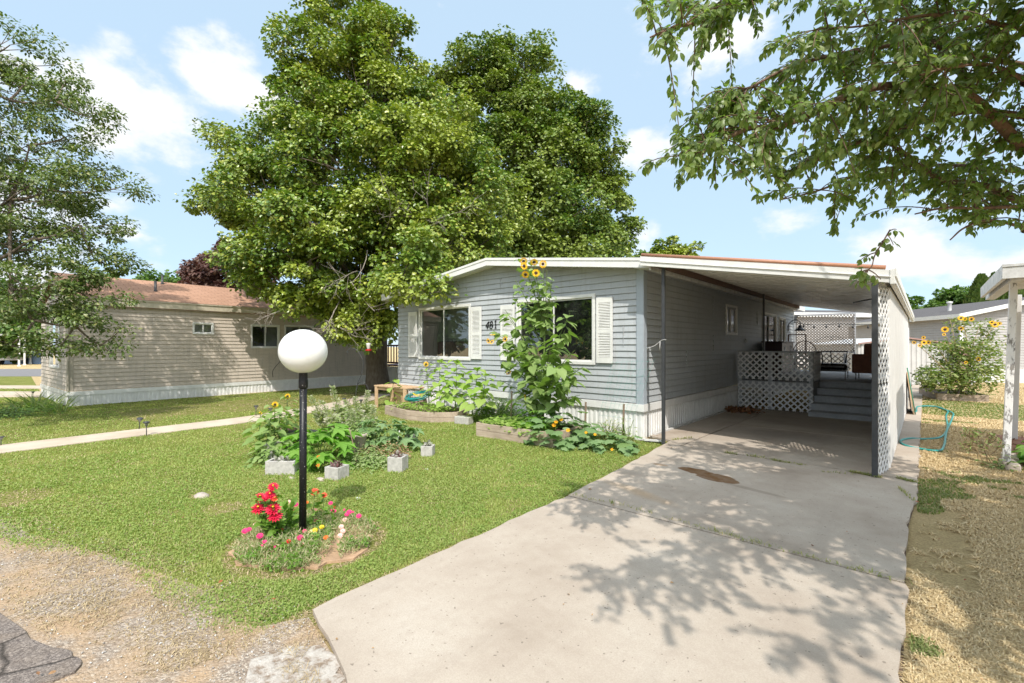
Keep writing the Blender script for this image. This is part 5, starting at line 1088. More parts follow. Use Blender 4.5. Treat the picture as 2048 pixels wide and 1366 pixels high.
def leafy(path, n_tw, L0, nper, droop=.55, size=.043, dr=None):
    for _ in range(n_tw):
        if rng.random() > 1: continue
        k = int(rng.integers(1, len(path))); s_ = path[k]; tg = norm(path[min(k + 1, len(path) - 1)] - path[k - 1] + 1e-6)
        d = norm(tg * .6 + rdir(1)[0] * .75 + A3((0, 0, -.05))); l = L0 * rng.uniform(.5, 1.2)
        e = s_ + d * l + A3((0, 0, -droop * l * .5))
        if not keep_clear(e, path is not TW[9][0]): continue
        m_ = s_ + d * l * .55 + A3((0, 0, .05 * l)); q = bez(s_, m_, e, 7); tw.tube(q, np.linspace(.0035, .0018, 7), 4, cap=False)
        n = int(nper * rng.uniform(.7, 1.3)); f = .1 + .9 * rng.random(n) ** .75; i0 = np.minimum((f * 6).astype(int), 5); fr = f * 6 - i0; pos = q[i0] * (1 - fr[:, None]) + q[i0 + 1] * fr[:, None]
        dd = norm(norm(q[i0 + 1] - q[i0]) * .5 + rdir(n) * .75 + A3((0, 0, -.55))); lp.append(pos + dd * .012); ldir.append(dd); ln.append(norm(A3(sv) * .75 + A3((0, 0, .25)) + rdir(n) * .6)); lsz.append(size * rng.uniform(.6, 1.25, n))
for (p, r1), (pts, r0, r1b) in zip(TW, px_l):
    big = len(p)
    if p is TW[9][0]: continue
    leafy(p, int(len(pts) * 14) if len(pts) > 4 else 28, .32, 30)
leafy(TW[9][0], 9, .07, 7)
thin[0] = .82
for p in NB: leafy(p[2:], 60, .42, 34, size=.058)
tw.build('twigs', bark2, ft)
pos = np.concatenate(lp); dd = np.concatenate(ldir); nn = np.concatenate(ln); sz = np.concatenate(lsz)
v_ = np.array(LEAF_OVAL[0]) * A3((1.02, 1, 1)); v_[3][2] = -.2; v_[[2, 4], 2] -= .04
mb = MB(); mb.inst((v_, LEAF_OVAL[1]), pos, frames(dd, nn), sz, smooth=True); mb.build('crown', apple_leaf, ft)

# ---------------------------------------------------------------- plant builders
def leaf_set(mb, pts, sizes, tpl=LEAF_HEART, up=.5, out=None, mi=0, droop=.35, smooth=True):
    n = len(pts); o = rdir(n) if out is None else norm(out + rdir(n) * .35)
    d = norm(o * A3((1, 1, .3)) + A3((0, 0, -droop))); nn = norm(A3((0, 0, 1)) * up + o * .35 + rdir(n) * .35)
    mb.inst(tpl, np.asarray(pts), frames(d, nn), np.asarray(sizes), mi, smooth)
def sun_head(root, p, facing, r=.055, petal=None):
    mb = MB(); f = norm(A3(facing)); n = 16; a = np.arange(n) * 2 * math.pi / n + rng.random() * .3
    x = norm(np.cross(f, A3((0, 0, 1)))); y = np.cross(x, f); rad = np.cos(a)[:, None] * x + np.sin(a)[:, None] * y
    d = norm(rad + f * .12 + rdir(n) * .08); mb.inst(LEAF_SMALL, p + rad * r * .40, frames(d, np.tile(f, (n, 1)) + rdir(n) * .1), np.tile(A3((r * .62, r * .85, r)), (n, 1)))
    h = mb.build('flower_head', petal or M['petal_y'], root)
    mb = MB(); k = 10; ring = p + f * .008 + rad[:: 1][:, :] * r * .42; V = [p + f * .02] + [q for q in ring]; mb.faces(V, [(0, i + 1, (i + 1) % n + 1) for i in range(n)], 0, True); mb.build('flower_disc', M['disc'], h)
TOCAM = lambda p: norm(A3((0, 0, EYE)) - A3(p))
def plant(name, label, base, cat='plant', group=None): return thing(name, label, cat, base, group=group)
def stem_path(b, top, bend=.1, n=8):
    m_ = (A3(b) + A3(top)) / 2 + A3((rng.normal() * bend, rng.normal() * bend, 0)); return bez(b, m_, top, n)
# --- the tall sunflower in front of the right window
def tall_sunflower():
    b = np.array([-5.03, 6.45, .16]); r = plant('sunflower_plant', 'tall many branched sunflower with yellow heads reaching above the roof edge by the right window', b, 'sunflower')
    ms = MB(); ml = MB()
    mb_main = stem_path(b, PY(1090, 640, 6.45), .05, 12); ms.tube(mb_main, np.linspace(.028, .016, 12), 8, cap=False)
    heads = [(1047, 522), (1068, 524), (1048, 532), (1086, 528), (1051, 549), (1072, 546), (1036, 518)]
    tips = [(1047, 530, 6.3), (1068, 530, 6.35), (1086, 534, 6.4), (1040, 508, 6.45), (1030, 560, 6.4), (1105, 558, 6.4), (1094, 540, 6.35), (1026, 592, 6.3), (1058, 512, 6.5),
            (985, 660, 6.2), (993, 684, 6.1), (1010, 678, 6.2), (1140, 626, 6.3), (1130, 660, 6.2), (1150, 700, 6.2), (1165, 735, 6.2), (1160, 790, 6.1), (1005, 720, 6.1), (1000, 760, 6.1), (1020, 800, 6.0), (1150, 760, 6.0), (1040, 700, 5.9), (1100, 690, 5.9), (1120, 730, 5.8), (1060, 760, 5.8), (1020, 640, 6.2), (1010, 620, 6.3)]
    for i, (px, py, Y) in enumerate(tips):
        tip = PY(px, py, Y); z0 = b[2] + (tip[2] - b[2]) * (.55 if py < 600 else .40); k = int(np.clip(np.searchsorted(mb_main[:, 2], z0), 1, 11)); s_ = mb_main[k]
        m_ = s_ * .35 + tip * .65; m_ = A3((s_[0] * .45 + tip[0] * .55, s_[1] * .5 + tip[1] * .5, s_[2] * .35 + tip[2] * .65)); p = bez(s_, m_, tip, 12); ms.tube(p, np.linspace(.011, .0045, 12), 6, cap=False)
        n = int(9 + 14 * np.linalg.norm(tip - s_)); f = .12 + .86 * rng.random(n); idx = (f * 11).astype(int); q = p[idx] + rdir(n) * .02
        out = rdir(n); q2 = q + out * (.05 + .05 * rng.random(n))[:, None] * A3((1, 1, .2)); szs = (.105 + .10 * rng.random(n)) * np.where(q[:, 2] > 2.35, .62, 1.0)
        leaf_set(ml, q2, szs, out=out, up=.75, droop=.3)
        for a_, b_ in zip(q[::2], q2[::2]): ms.tube([a_, b_], .0025, 4, cap=False)
    n = 90; z = rng.uniform(.3, 1.5, n); a = rng.random(n) * 6.283; rr = rng.uniform(.08, .42, n) * np.where(z > 1.3, .8, 1); q = np.stack([b[0] + rr * np.cos(a), b[1] + .1 + rr * np.sin(a) * .7, z], 1); leaf_set(ml, q, .12 + .1 * rng.random(n), out=np.stack([np.cos(a), np.sin(a), a * 0], 1), up=.6, droop=.45)
    ms.build('stem', M['stem'], r); ml.build('foliage', M['sf_leaf'], r)
    for (px, py) in heads[:6]: p = PY(px, py, 6.28); sun_head(r, p, TOCAM(p) + rdir(1)[0] * .45, .062)
    for (px, py) in ((985, 669), (976, 682), (984, 684), (1010, 678), (1017, 745), (1050, 795)): p = PY(px, py, 6.02); sun_head(r, p, TOCAM(p) * .6 + rdir(1)[0], .045)
tall_sunflower()
def young_sunflower(px, ptop, base, label, nl=16, size=.15, head=None, mat='sf_leaf_young', lean=0, hcol=None):
    b = A3(base); top = PY(px, ptop, b[1]); r = plant('sunflower_plant', label, b, 'sunflower', 'young sunflowers along the grey home')
    p = stem_path(b, top, .03, 12); ms = MB(); ms.tube(p, np.linspace(.012, .006, 12), 6); ml = MB()
    f = np.linspace(.22, 1, nl); a = np.arange(nl) * 2.4 + rng.random() * 6; q = np.stack([np.interp(f, np.linspace(0, 1, 12), p[:, i]) for i in range(3)], 1); out = np.stack([np.cos(a), np.sin(a), np.full(nl, .25)], 1); pet = .05 + .09 * (1 - f * .5)
    q2 = q + out * pet[:, None]
    for a_, b_ in zip(q, q2): ms.tube([a_, b_], .003, 4)
    leaf_set(ml, q2, size * 1.45 * (1.15 - .5 * f) * rng.uniform(.8, 1.2, nl), out=out, up=.7, droop=.35); leaf_set(ml, np.tile(top, (6, 1)), np.full(6, size * .5), up=.5, droop=-.2)
    ms.build('stem', M['stem'], r); ml.build('foliage', M[mat], r)
    if head: p_ = top + A3((0, 0, .02)); sun_head(r, p_, TOCAM(p_) + A3((0, 0, .2)), head)
    return r
young_sunflower(852, 730, (-8.55, 6.72, .2), 'slim young sunflower with one small yellow head at the left of the garden bed', 22, .10, .055)
young_sunflower(879, 722, (-8.25, 6.8, .2), 'leafy flowerless sunflower just right of the one with the small yellow head', 20, .15)
young_sunflower(912, 722, (-7.8, 6.85, .2), 'tallest flowerless young sunflower under the left window', 24, .17)
young_sunflower(893, 762, (-7.9, 6.6, .2), 'shorter flowerless sunflower in front of the tallest young one', 14, .15)
young_sunflower(955, 738, (-7.15, 6.75, .1), 'broad leaved young sunflower below the house number', 22, .17)
young_sunflower(972, 750, (-6.85, 6.7, .1), 'young sunflower with drooping leaves above the dense green bush', 16, .17)
young_sunflower(788, 762, (-10.05, 6.6, .05), 'small sunflower bending over the pale wooden bench', 9, .16)
# --- bushes and ground plants
def mound(name, label, c, r, n, tpl, ls, mat, cat='bush', stems=True, up=.6, shell=.5, kind=None, group=None, droop=.3, ragged=.25):
    c = A3(c); root = thing(name, label, cat, c, group=group); d = rdir(n); d[:, 2] = np.abs(d[:, 2]); rad = (shell + (1 - shell) * rng.random(n)) * (1 + ragged * (fnoise(d[:, 0] * 4 + c[0], d[:, 1] * 4 + d[:, 2] * 3, 1.3) - .5) * 2)
    q = c + d * A3(r) * rad[:, None]; ml = MB(); leaf_set(ml, q, ls * rng.uniform(.6, 1.3, n), tpl, up, out=d, droop=droop); ml.build('foliage', mat, root)
    if stems:
        ms = MB()
        for k in range(min(60, n // 8)): e = q[rng.integers(n)]; ms.tube(bez(c + rng.normal(size=3) * A3((r[0] * .2, r[1] * .2, 0)), (c + e) / 2, e, 5), .005, 4, cap=False)
        ms.build('stem', M['stem'], root)
    return root
mound('garden_bush', 'dense small leaved green bush beside the left end of the long garden bed', P(958, 846) * A3((1, 1, 0)) + A3((0, .45, 0)), (.62, .45, .52), 2600, LEAF_SMALL, .05, M['bush'])
mound('garden_bush', 'low green herb clump against the skirting under the house number', (-6.0, 6.95, 0), (.55, .35, .42), 1300, LEAF_SMALL, .05, M['bush'])
def blossoms(root, pts, mat, r=.035):
    for p in pts:
        mb = MB(); n = 6; a = np.arange(n) * 2 * math.pi / n; f = norm(TOCAM(p) + A3((0, 0, .8))); x = norm(np.cross(f, A3((0, 0, 1)))); y = np.cross(x, f); rad = np.cos(a)[:, None] * x + np.sin(a)[:, None] * y
        mb.inst(LEAF_SMALL, np.tile(A3(p), (n, 1)), frames(norm(rad + f * .7), np.tile(f, (n, 1)) - rad), np.full(n, r * .95)); mb.build('blossom', mat, root)
sq = mound('squash_plant', 'sprawling squash plant with orange blossoms spilling from the long bed to the house corner', (-4.55, 6.25, 0), (.75, .55, .62), 150, LEAF_ROUNDISH, .20, M['squash'], 'squash plant', up=.8, shell=.55)
blossoms(sq, [PY(1112, 845, 5.85), PY(1122, 840, 5.9), PY(1136, 862, 5.8), PY(1108, 852, 5.85)], M['orange_flower'], .05)
sq = mound('squash_plant', 'low squash vine lying along the lawn edge beside the driveway corner', (-3.78, 6.38, 0), (.62, .42, .36), 120, LEAF_ROUNDISH, .17, M['squash'], 'squash plant', up=.8, shell=.5)
blossoms(sq, [PY(1172, 866, 6.0), PY(1190, 870, 6.0), PY(1224, 900, 6.1)], M['orange_flower'], .035)
mound('squash_plant', 'bright green squash crown at the foot of the tall sunflower', (-5.0, 6.2, .15), (.42, .35, .48), 60, LEAF_LOBED, .22, M['zucchini'], 'squash plant', up=.7)
n = 900; q = np.stack([rng.uniform(-5.9, -4.6, n), rng.uniform(5.78, 6.5, n), .19 + rng.random(n) * .12], 1); ml = MB(); leaf_set(ml, q, .05 + .05 * rng.random(n), LEAF_ROUNDISH, .9, droop=.1)
o = ml.build('ground_vine', M['sf_leaf_young'], off=q[0]); setp(o, 'light green leafy ground cover filling the long raised bed', 'ground cover', kind='stuff')
n = 800; q = np.stack([rng.uniform(-9.35, -7.6, n), rng.uniform(6.1, 6.9, n), .17 + rng.random(n) * .14], 1); ml = MB(); leaf_set(ml, q, .04 + .05 * rng.random(n), LEAF_OVAL, .8, droop=.0)
o = ml.build('ground_vine', M['sf_leaf_young'], off=q[0]); setp(o, 'leafy ground cover in the six sided raised bed by the coiled hose', 'ground cover', kind='stuff')
# --- raised beds
def raised_bed(label, poly, h, name='raised_bed'):
    c = np.mean(np.array(poly), 0); r = thing(name, label, 'planter', (c[0], c[1], 0)); n = len(poly)
    for i in range(n):
        a, b = A3((*poly[i], 0)), A3((*poly[(i + 1) % n], 0))
        for (z0, z1) in ((.0, h * .48), (h * .50, h)):
            mb = MB(); mb.beam(a + A3((0, 0, (z0 + z1) / 2)), b + A3((0, 0, (z0 + z1) / 2)), .04, z1 - z0); mb.build('board', M['bed_wood'], r, bevel=.004)
    mb = MB(); mb.prism(poly, .01, h - .04); mb.build('soil', M['soil'], r); return r
raised_bed('long weathered timber bed below the right window', [(-5.95, 5.74), (-4.35, 5.86), (-4.4, 6.75), (-6.0, 6.6)], .24)
raised_bed('six sided timber bed with pale boards near the coiled hose', [(-9.45, 6.15), (-8.35, 5.98), (-7.72, 6.1), (-7.35, 6.5), (-7.6, 7.0), (-9.3, 6.95)], .21)
# --- stakes
for (px, py0, py1, Y, lab) in ((1022, 850, 782, 6.9, 'wooden stake standing left of the tall sunflower'), (1170, 858, 804, 6.85, 'wooden stake in front of the skirting below the right window'), (1246, 868, 808, 6.95, 'wooden stake nearest the corner of the grey home')):
    p = PY(px, py1, Y); mb = MB(); mb.beam((p[0], Y, 0), (p[0] + .01, Y + .01, p[2]), .028, .022, up=(0, 1, 0)); single(mb, 'garden_stake', M['stake_wood'], lab, 'stake', (p[0], Y, 0), group='stakes in front of the skirting', bevel=.002)
mound('weedy_plant', 'pale yellow leaved weed clump by the skirting between the two right stakes', (-4.05, 7.02, 0), (.32, .22, .38), 420, LEAF_SMALL, .05, leafmat('yellowing_leaf', [(.4, .38, .2), (.3, .33, .12), (.5, .42, .28)], .3, .6), 'weeds', ragged=.5)
mound('weedy_plant', 'thin weeds around the stake nearest the house corner', (-3.72, 6.98, 0), (.22, .2, .5), 260, LEAF_SMALL, .045, M['weed'], 'weeds', ragged=.5, shell=.2)
# --- green trellis net by the corner
mb = MB(); a0 = A3((-4.15, 7.35, 1.35)); a1 = A3((-3.3, 7.2, 1.4)); b0 = A3((-4.4, 7.3, .35)); b1 = A3((-3.75, 7.3, .35)); 
for k in np.linspace(0, 1, 9): mb.tube(bez(a0 * (1 - k) + a1 * k, (a0 * (1 - k) + a1 * k + b0 * (1 - k) + b1 * k) / 2 + rng.normal(size=3) * .03, b0 * (1 - k) + b1 * k, 8), .0012, 3, cap=False)
for k in np.linspace(0.05, 1, 9): mb.tube(bez(a0 * (1 - k) + b0 * k, (a0 * (1 - k) + a1 * k) * 0 + ((a0 + a1) / 2 * (1 - k) + (b0 + b1) / 2 * k) + rng.normal(size=3) * .04, a1 * (1 - k) + b1 * k, 8), .0012, 3, cap=False)
single(mb, 'garden_net', plain('green_netting', (.06, .42, .34), .5), 'thin green climbing net hanging on the siding at the house corner', 'net', (-4, 7.3, .35))
# --- wooden bench crate
W0 = P(782, 812); cx, cy = -10.0, 6.98
r0 = thing('wooden_bench', 'rough pale timber bench made of boards at the left end of the grey home', 'bench', (cx, cy, 0))
cx -= .05
for i, y in enumerate((-.22, -.07, .08, .23)): mb = MB(); mb.box((cx - .78, cy + y - .065, .545), (cx + .62, cy + y + .065, .575)); mb.build('top_board', M['crate_wood'], r0, bevel=.003)
for (x, y) in ((-.70, -.26), (.0, -.26), (.56, -.26), (-.70, .24), (.56, .24)): mb = MB(); mb.box((cx + x - .05, cy + y - .022, 0), (cx + x + .05, cy + y + .022, .544)); mb.build('leg', M['crate_wood'], r0, bevel=.003)
mb = MB()
for k in range(5): mb.box((cx + .02 + k * .11, cy - .18, .02), (cx + .12 + k * .11, cy - .16, .52))
mb.box((cx - .66, cy - .236, .46), (cx + .5, cy - .21, .54)); mb.build('side_board', M['crate_wood'], r0)
# coiled hose
hc = PY(836, 801, 6.75); N_ = 220; a = np.linspace(0, 2 * math.pi * 6, N_); rr = .27 + .05 * np.sin(a * .37) + .02 * rng.normal(size=N_).cumsum() * .05
mb = MB(); mb.tube(np.stack([hc[0] + rr * np.cos(a), hc[1] + rr * .9 * np.sin(a), .40 + .07 * np.sin(a) + .02 * np.sin(a * .21 + 1) + .01 * np.sin(a * 1.3) + np.linspace(0, .03, N_)], 1), .011, 6)
r0 = thing('garden_hose', 'coiled teal hose with a yellow band lying on a stump in the garden bed', 'hose', (hc[0], hc[1], .2)); mb.build('coil', M['hose'], r0)
mb = MB(); a = np.linspace(0, 5.5, 40); mb.tube(np.stack([hc[0] + .16 + .15 * np.cos(a), hc[1] - .1 + .12 * np.sin(a), .47 + .03 * np.sin(a * 2)], 1), .011, 6); mb.build('yellow_band', plain('yellow_hose', (.7, .55, .03), .4), r0)
mb = MB(); mb.lathe([(.24, 0), (.22, .2), (.2, .34), (0, .35)], (hc[0], hc[1], .0), 14); single(mb, 'tree_stump', M['stake_wood'], 'dark stump under the coiled teal hose', 'stump', (hc[0], hc[1], 0))
# --- shepherd's hook
q = P(712, 812); q2 = A3((q[0], q[1], 0)); Rv = A3((math.cos(YAW), math.sin(YAW), 0)); zt_ = lambda py: EYE + (HZ - py) / FPX * 12.4
def hk(pts): return smoothpath([q2 + Rv * ((px - 712) / FPX * 12.4) + A3((0, 0, zt_(py))) for px, py in pts], 5)
r0 = thing('shepherd_hook', 'slim curved metal garden hook with two arms beside the footpath', 'hook', q2)
mb = MB(); mb.tube(hk([(712, 812), (712, 785), (716, 765), (724, 745), (726, 722), (718, 704), (705, 696), (696, 700), (694, 706), (698, 704)]), .009, 6); mb.build('main_arm', M['dark_metal'], r0)
mb = MB(); mb.tube(hk([(712, 785), (716, 768), (724, 764), (733, 770), (737, 780), (733, 784), (731, 779)]), .008, 6); mb.build('small_arm', M['dark_metal'], r0)
mb = MB(); mb.tube(hk([(698, 806), (700, 798), (706, 796), (712, 798)]), .007, 6); mb.build('foot', M['dark_metal'], r0)
# --- hummingbird feeder on a line from the maple
p = PT(737, 702, 13.2); r0 = thing('hummingbird_feeder', 'small clear bird feeder with a red base hanging under the maple', 'bird feeder', p)
mb = MB(); mb.lathe([(.05, 0), (.085, .01), (.085, .04), (.04, .05)], p, 14); mb.build('base', plain('red_plastic', (.55, .02, .02), .35), r0)
mb = MB(); mb.lathe([(.04, .05), (.045, .08), (.06, .16), (.07, .22), (.02, .23)], p, 14); mb.build('bottle', plain('frosted_bottle', (.68, .66, .62), .2, dirt=.1), r0)
mb = MB(); mb.tube([p + A3((0, 0, .22)), p + A3((0, 0, .75))], .004, 4); mb.build('wire', M['dark_metal'], r0)
# --- solar path lights
def solar(px, py_t, py_b, label, lean=(0, 0), first=[None]):
    b = P(px, py_b); t_ = (EYE / ((py_b - HZ) / FPX)); h = EYE + (HZ - py_t) / FPX * t_
    if first[0] is None:
        r = thing('path_light', label, 'path light', (0, 0, 0), group='small solar path lights', world=False); H = .28
        mb = MB(); mb.tube([(0, 0, 0), (0, 0, H - .07)], .008, 6); mb.build('stake', M['dark_metal'], r)
        mb = MB(); mb.lathe([(.018, H - .09), (.035, H - .03), (.038, H - .018)], (0, 0, 0), 12); mb.build('lens', plain('smoky_lens', (.25, .25, .24), .2), r)
        mb = MB(); mb.lathe([(.052, H - .025), (.055, H - .012), (.04, H), (0, H + .004)], (0, 0, 0), 14); mb.build('cap', M['dark_metal'], r); first[0] = r
    else: r = copy_tree(first[0]); r['label'] = label
    r.location = tuple(b); r.rotation_euler = (lean[0], lean[1], rng.random()); s_ = h / .28; r.scale = (s_ ** .3,) * 2 + (s_,)
for a_ in ((293, 843, 872, 'upright solar path light, nearer of the close pair beside the footpath'), (278, 834, 860, 'tilted solar path light, farther of the close pair beside the footpath', (.0, .3)), (512, 811, 833, 'solar path light in the grass left of the globe lamp'),
           (541, 816, 835, 'solar path light partly behind the young sunflowers left of the globe lamp'), (688, 796, 818, 'solar path light left of the curved garden hook'), (722, 799, 820, 'solar path light right of the curved garden hook'), (2, 873, 893, 'solar path light cut off at the left picture edge'), (66, 783, 795, 'small solar light by the irises at the corner of the tan home'), (124, 811, 820, 'short dark solar light at the corner of the tan skirting')):
    solar(*a_[:4], lean=a_[4] if len(a_) > 4 else (0, 0))

# ---------------------------------------------------------------- globe lamp and its flower bed
lb = P(606, 1085); gx, gy = lb[0], lb[1]
r0 = thing('globe_lamp', 'white globe lamp on a speckled black pole in the round flower bed', 'lamp post', (gx, gy, 0))
zz = lambda py: EYE + (HZ - py) / FPX * 3.75
mb = MB(); mb.tube([(gx - .005, gy, -.02), (gx + .005, gy, zz(770))], .0285, 24); mb.build('pole', M['pole'], r0)
mb = MB(); mb.lathe([(.029, zz(778)), (.036, zz(775)), (.036, zz(762)), (.034, zz(758)), (.034, zz(745)), (.037, zz(744)), (.037, zz(741))], (gx + .005, gy, 0), 24); mb.build('collar', M['pole'], r0)
gr = .186; gz = zz(702.5); th_ = np.linspace(-math.pi / 2 + .18, math.pi / 2, 22)
mb = MB(); mb.lathe([(gr * math.cos(a), gr * math.sin(a) * .955) for a in th_[:-1]] + [(0, gr * .955)], (gx + .005, gy, gz), 48); mb.build('globe', M['ball'], r0)
BC = A3((gx + .05, gy + .02, 0)); 
n = 40; a = np.linspace(0, 2 * math.pi, n, endpoint=False); rr = .50 + .04 * np.sin(3 * a + 1) + .02 * rng.normal(size=n)
mb = MB(); mb.prism([(BC[0] + r_ * math.cos(q), BC[1] + r_ * math.sin(q)) for r_, q in zip(rr, a)], .0, .022)
setp(mb.build('flower_bed_soil', plain('bed_soil', srgb(186, 152, 122), .98, dirt=.35, scale=14, bump=.9, fine=60)), kind='structure')
# ground cover foliage of the bed
n = 8000; a = rng.random(n) * 6.283; r_ = .52 * np.sqrt(rng.random(n)); x = BC[0] + r_ * np.cos(a); y = BC[1] + r_ * np.sin(a); hh = .03 + .11 * fnoise(x, y, 6) * (1 - (r_ / .58) ** 4); keep = fnoise(x + 4, y, 5) > .36; x, y, hh = x[keep], y[keep], hh[keep]; n = len(x)
q = np.stack([x, y, .02 + hh * rng.random(n) ** .5], 1); ml = MB(); d = rdir(n, .8); ml.inst(LEAF_SMALL, q, frames(d, rdir(n, .6)), np.stack([np.full(n, .010), .022 + .03 * rng.random(n), np.full(n, .02)], 1) * A3((1.2, 1, 1)))
k = 5200; a = rng.random(k) * 6.283; r_ = .53 * np.sqrt(rng.random(k)); x = BC[0] + r_ * np.cos(a); y = BC[1] + r_ * np.sin(a); kk = fnoise(x + 2, y + 3, 4.2) > .44; x, y = x[kk], y[kk]; k = len(x); ml.inst(LEAF_OVAL, np.stack([x, y, .02 + .09 * rng.random(k) * (.4 + fnoise(x, y, 7))], 1), frames(rdir(k) + A3((0, 0, .3)), rdir(k, 1.0)), .018 + .022 * rng.random(k), mi=1); o = ml.build('moss_rose_foliage', leafmat('moss_rose_leaf', [(.16, .24, .07), (.24, .32, .12), (.40, .37, .2), (.50, .42, .28), (.14, .22, .05)], .25, .6, pn=(2.6, (.45, .36, .22))) if 0 else [leafmat('moss_rose_leaf', [(.16, .24, .07), (.24, .32, .12), (.42, .38, .22), (.55, .46, .32), (.14, .22, .05)], .25, .6), M['zin_leaf']], off=BC); setp(o, 'tangled small leaved ground cover around the globe lamp pole', 'ground cover', kind='stuff')
def zoomed(x, y): return 470 + x / 6.827, 940 + y / 6.827
def pomp(root_or_name, p, r, mat, nl=3, label=None, centre=True, facing=None, group=None, stem=None):
    """a many petalled flower"""
    mb = MB(); f = norm(A3(facing) if facing is not None else A3((0, 0, 1)) + TOCAM(p) * .9); x = norm(np.cross(f, A3((0, 0, 1)))); y = np.cross(x, f)
    for l in range(nl):
        n = int(15 - 2 * l); a = np.arange(n) * 2 * math.pi / n + l * .2; rad = np.cos(a)[:, None] * x + np.sin(a)[:, None] * y; el = .05 + .32 * l; rr_ = r * (1 - .22 * l)
        d = norm(rad * math.cos(el) + f * math.sin(el) + rdir(n) * .06); mb.inst(LEAF_SMALL, p + rad * r * .12 + f * r * (.1 * l - .1), frames(d, norm(f * math.cos(el) - rad * math.sin(el) + rdir(n) * .05)), np.tile(A3((rr_ * .62, rr_ * .9, rr_ * .6)), (n, 1)))
    return mb, f
# tall red zinnias: every head with its stem is a flower of its own plant
zg = 'tall crimson zinnias left of the lamp pole'
zl = ['topmost crimson zinnia head left of the lamp pole', 'crimson zinnia at the left of the second row', 'crimson zinnia at the right of the second row', 'small crimson zinnia between the two second row heads', 'pale orange red zinnia bud behind the second row', 'large crimson zinnia head at the far left', 'large round crimson zinnia in the middle beside the pole', 'lowest large crimson zinnia with a yellow centre']
for i, (zx, zy, rad) in enumerate(((520, 225, 58), (340, 370, 62), (478, 335, 62), (410, 375, 50), (540, 385, 40), (315, 520, 74), (520, 525, 84), (545, 620, 78))):
    px, py = zoomed(zx, zy); t_ = 3.62; p = PT(px, py, t_); r = rad / 6.827 / FPX * t_ * 1.35
    b = A3((gx - .20 + (p[0] - gx + .2) * .5, gy - .02 + (p[1] - gy) * .6, .02)); root = thing('zinnia', zl[i], 'flower', b, group=zg)
    mb, f = pomp(None, p, r, None, 4); h = mb.build('flower_head', M['coral_petal'] if i == 4 else M['zin_petal'], root)
    mb = MB(); mb.lathe([(r * .2, 0), (r * .12, r * .12), (0, r * .16)], p + f * r * .3, 8); mb.build('flower_centre', plain('yellow_florets', (.8, .45, .02), .8) if 'yf' not in M else M['yf'], h); M['yf'] = bpy.data.materials['yellow_florets']
    ms = MB(); sp_ = bez(b, (b + p) / 2 + rdir(1)[0] * .03, p - f * .01, 8); ms.tube(sp_, .0045, 5); ms.build('stem', M['stem'], root)
    ml = MB(); nl = 22; kk = rng.integers(1, 8, nl); q = sp_[kk]; leaf_set(ml, q, .05 + .045 * rng.random(nl), LEAF_OVAL, .5, droop=-.15); ml.build('foliage', M['zin_leaf'], root)
mound('zinnia_leaves', 'leafy base of the crimson zinnias', (gx - .26, gy - .06, 0), (.15, .13, .26), 170, LEAF_OVAL, .075, M['zin_leaf'], 'plant', up=.4, shell=.35, droop=-.2)
for i, (zx, zy, rad, lab) in enumerate(((1085, 295, 52, 'coral red zinnia standing alone right of the lamp pole'), (1215, 340, 36, 'faded coral zinnia bud right of the lamp pole'))):
    px, py = zoomed(zx, zy); p = PT(px, py, 3.9); r = rad / 6.827 / FPX * 3.9 * 1.3; b = A3((p[0] + .0, p[1] - .02, .02)); root = thing('zinnia', lab, 'flower', b); mb, f = pomp(None, p, r, None, 3); mb.build('flower_head', M['coral_petal'], root); ms = MB(); sp_ = bez(b, (b + p) / 2, p, 7); ms.tube(sp_, .0035, 5); ms.build('stem', M['stem'], root)
    ml = MB(); leaf_set(ml, sp_[rng.integers(1, 7, 24)], .045 + .035 * rng.random(24), LEAF_OVAL, .5, droop=-.1); ml.build('foliage', M['zin_leaf'], root)
mound('zinnia_leaves', 'flowerless upright zinnia shoot beside the globe shadow', PT(*zoomed(1350, 400), 4.0) * A3((1, 1, 0)), (.07, .07, .22), 40, LEAF_OVAL, .05, M['zin_leaf'], 'plant', shell=.2, droop=-.4)
fl = [(1305, 450, 26, 'pink', .12), (1355, 497, 16, 'red', .09), (1330, 540, 22, 'pink', .08), (1360, 560, 22, 'pink', .08), (1560, 570, 32, 'pink', .09), (1525, 605, 26, 'pink', .08), (1690, 625, 32, 'pink', .07), (1450, 770, 30, 'pale', .06), (1470, 830, 32, 'pale', .06), (1435, 893, 34, 'pale', .06), (1500, 675, 26, 'pale', .06),
      (1240, 920, 28, 'orange', .05), (1185, 775, 28, 'yellow', .06), (1090, 818, 30, 'yellow', .06), (1035, 840, 28, 'cream', .05), (1083, 872, 30, 'cream', .05), (890, 920, 38, 'pink', .05), (950, 830, 24, 'pink', .06), (833, 872, 12, 'pink', .05), (730, 973, 26, 'red', .05), (625, 812, 28, 'red', .07), (815, 555, 18, 'red', .10), (828, 470, 30, 'pink', .12), (775, 485, 16, 'pink', .10), (730, 430, 24, 'pale', .13), (405, 978, 24, 'pink', .05), (340, 895, 36, 'pink', .06), (190, 810, 28, 'pink', .05), (140, 828, 36, 'pink', .05), (372, 1030, 14, 'pink', .04), (545, 1045, 12, 'pink', .04), (935, 1010, 12, 'pink', .04), (980, 440, 20, 'orange', .12), (1010, 690, 20, 'red', .05), (1105, 690, 20, 'pink', .06), (1490, 540, 14, 'pink', .08), (1610, 572, 14, 'pink', .08), (275, 740, 20, 'pale', .08)]
cname = dict(pink='pink', red='scarlet', yellow='yellow', pale='pale pink', orange='orange', cream='cream')
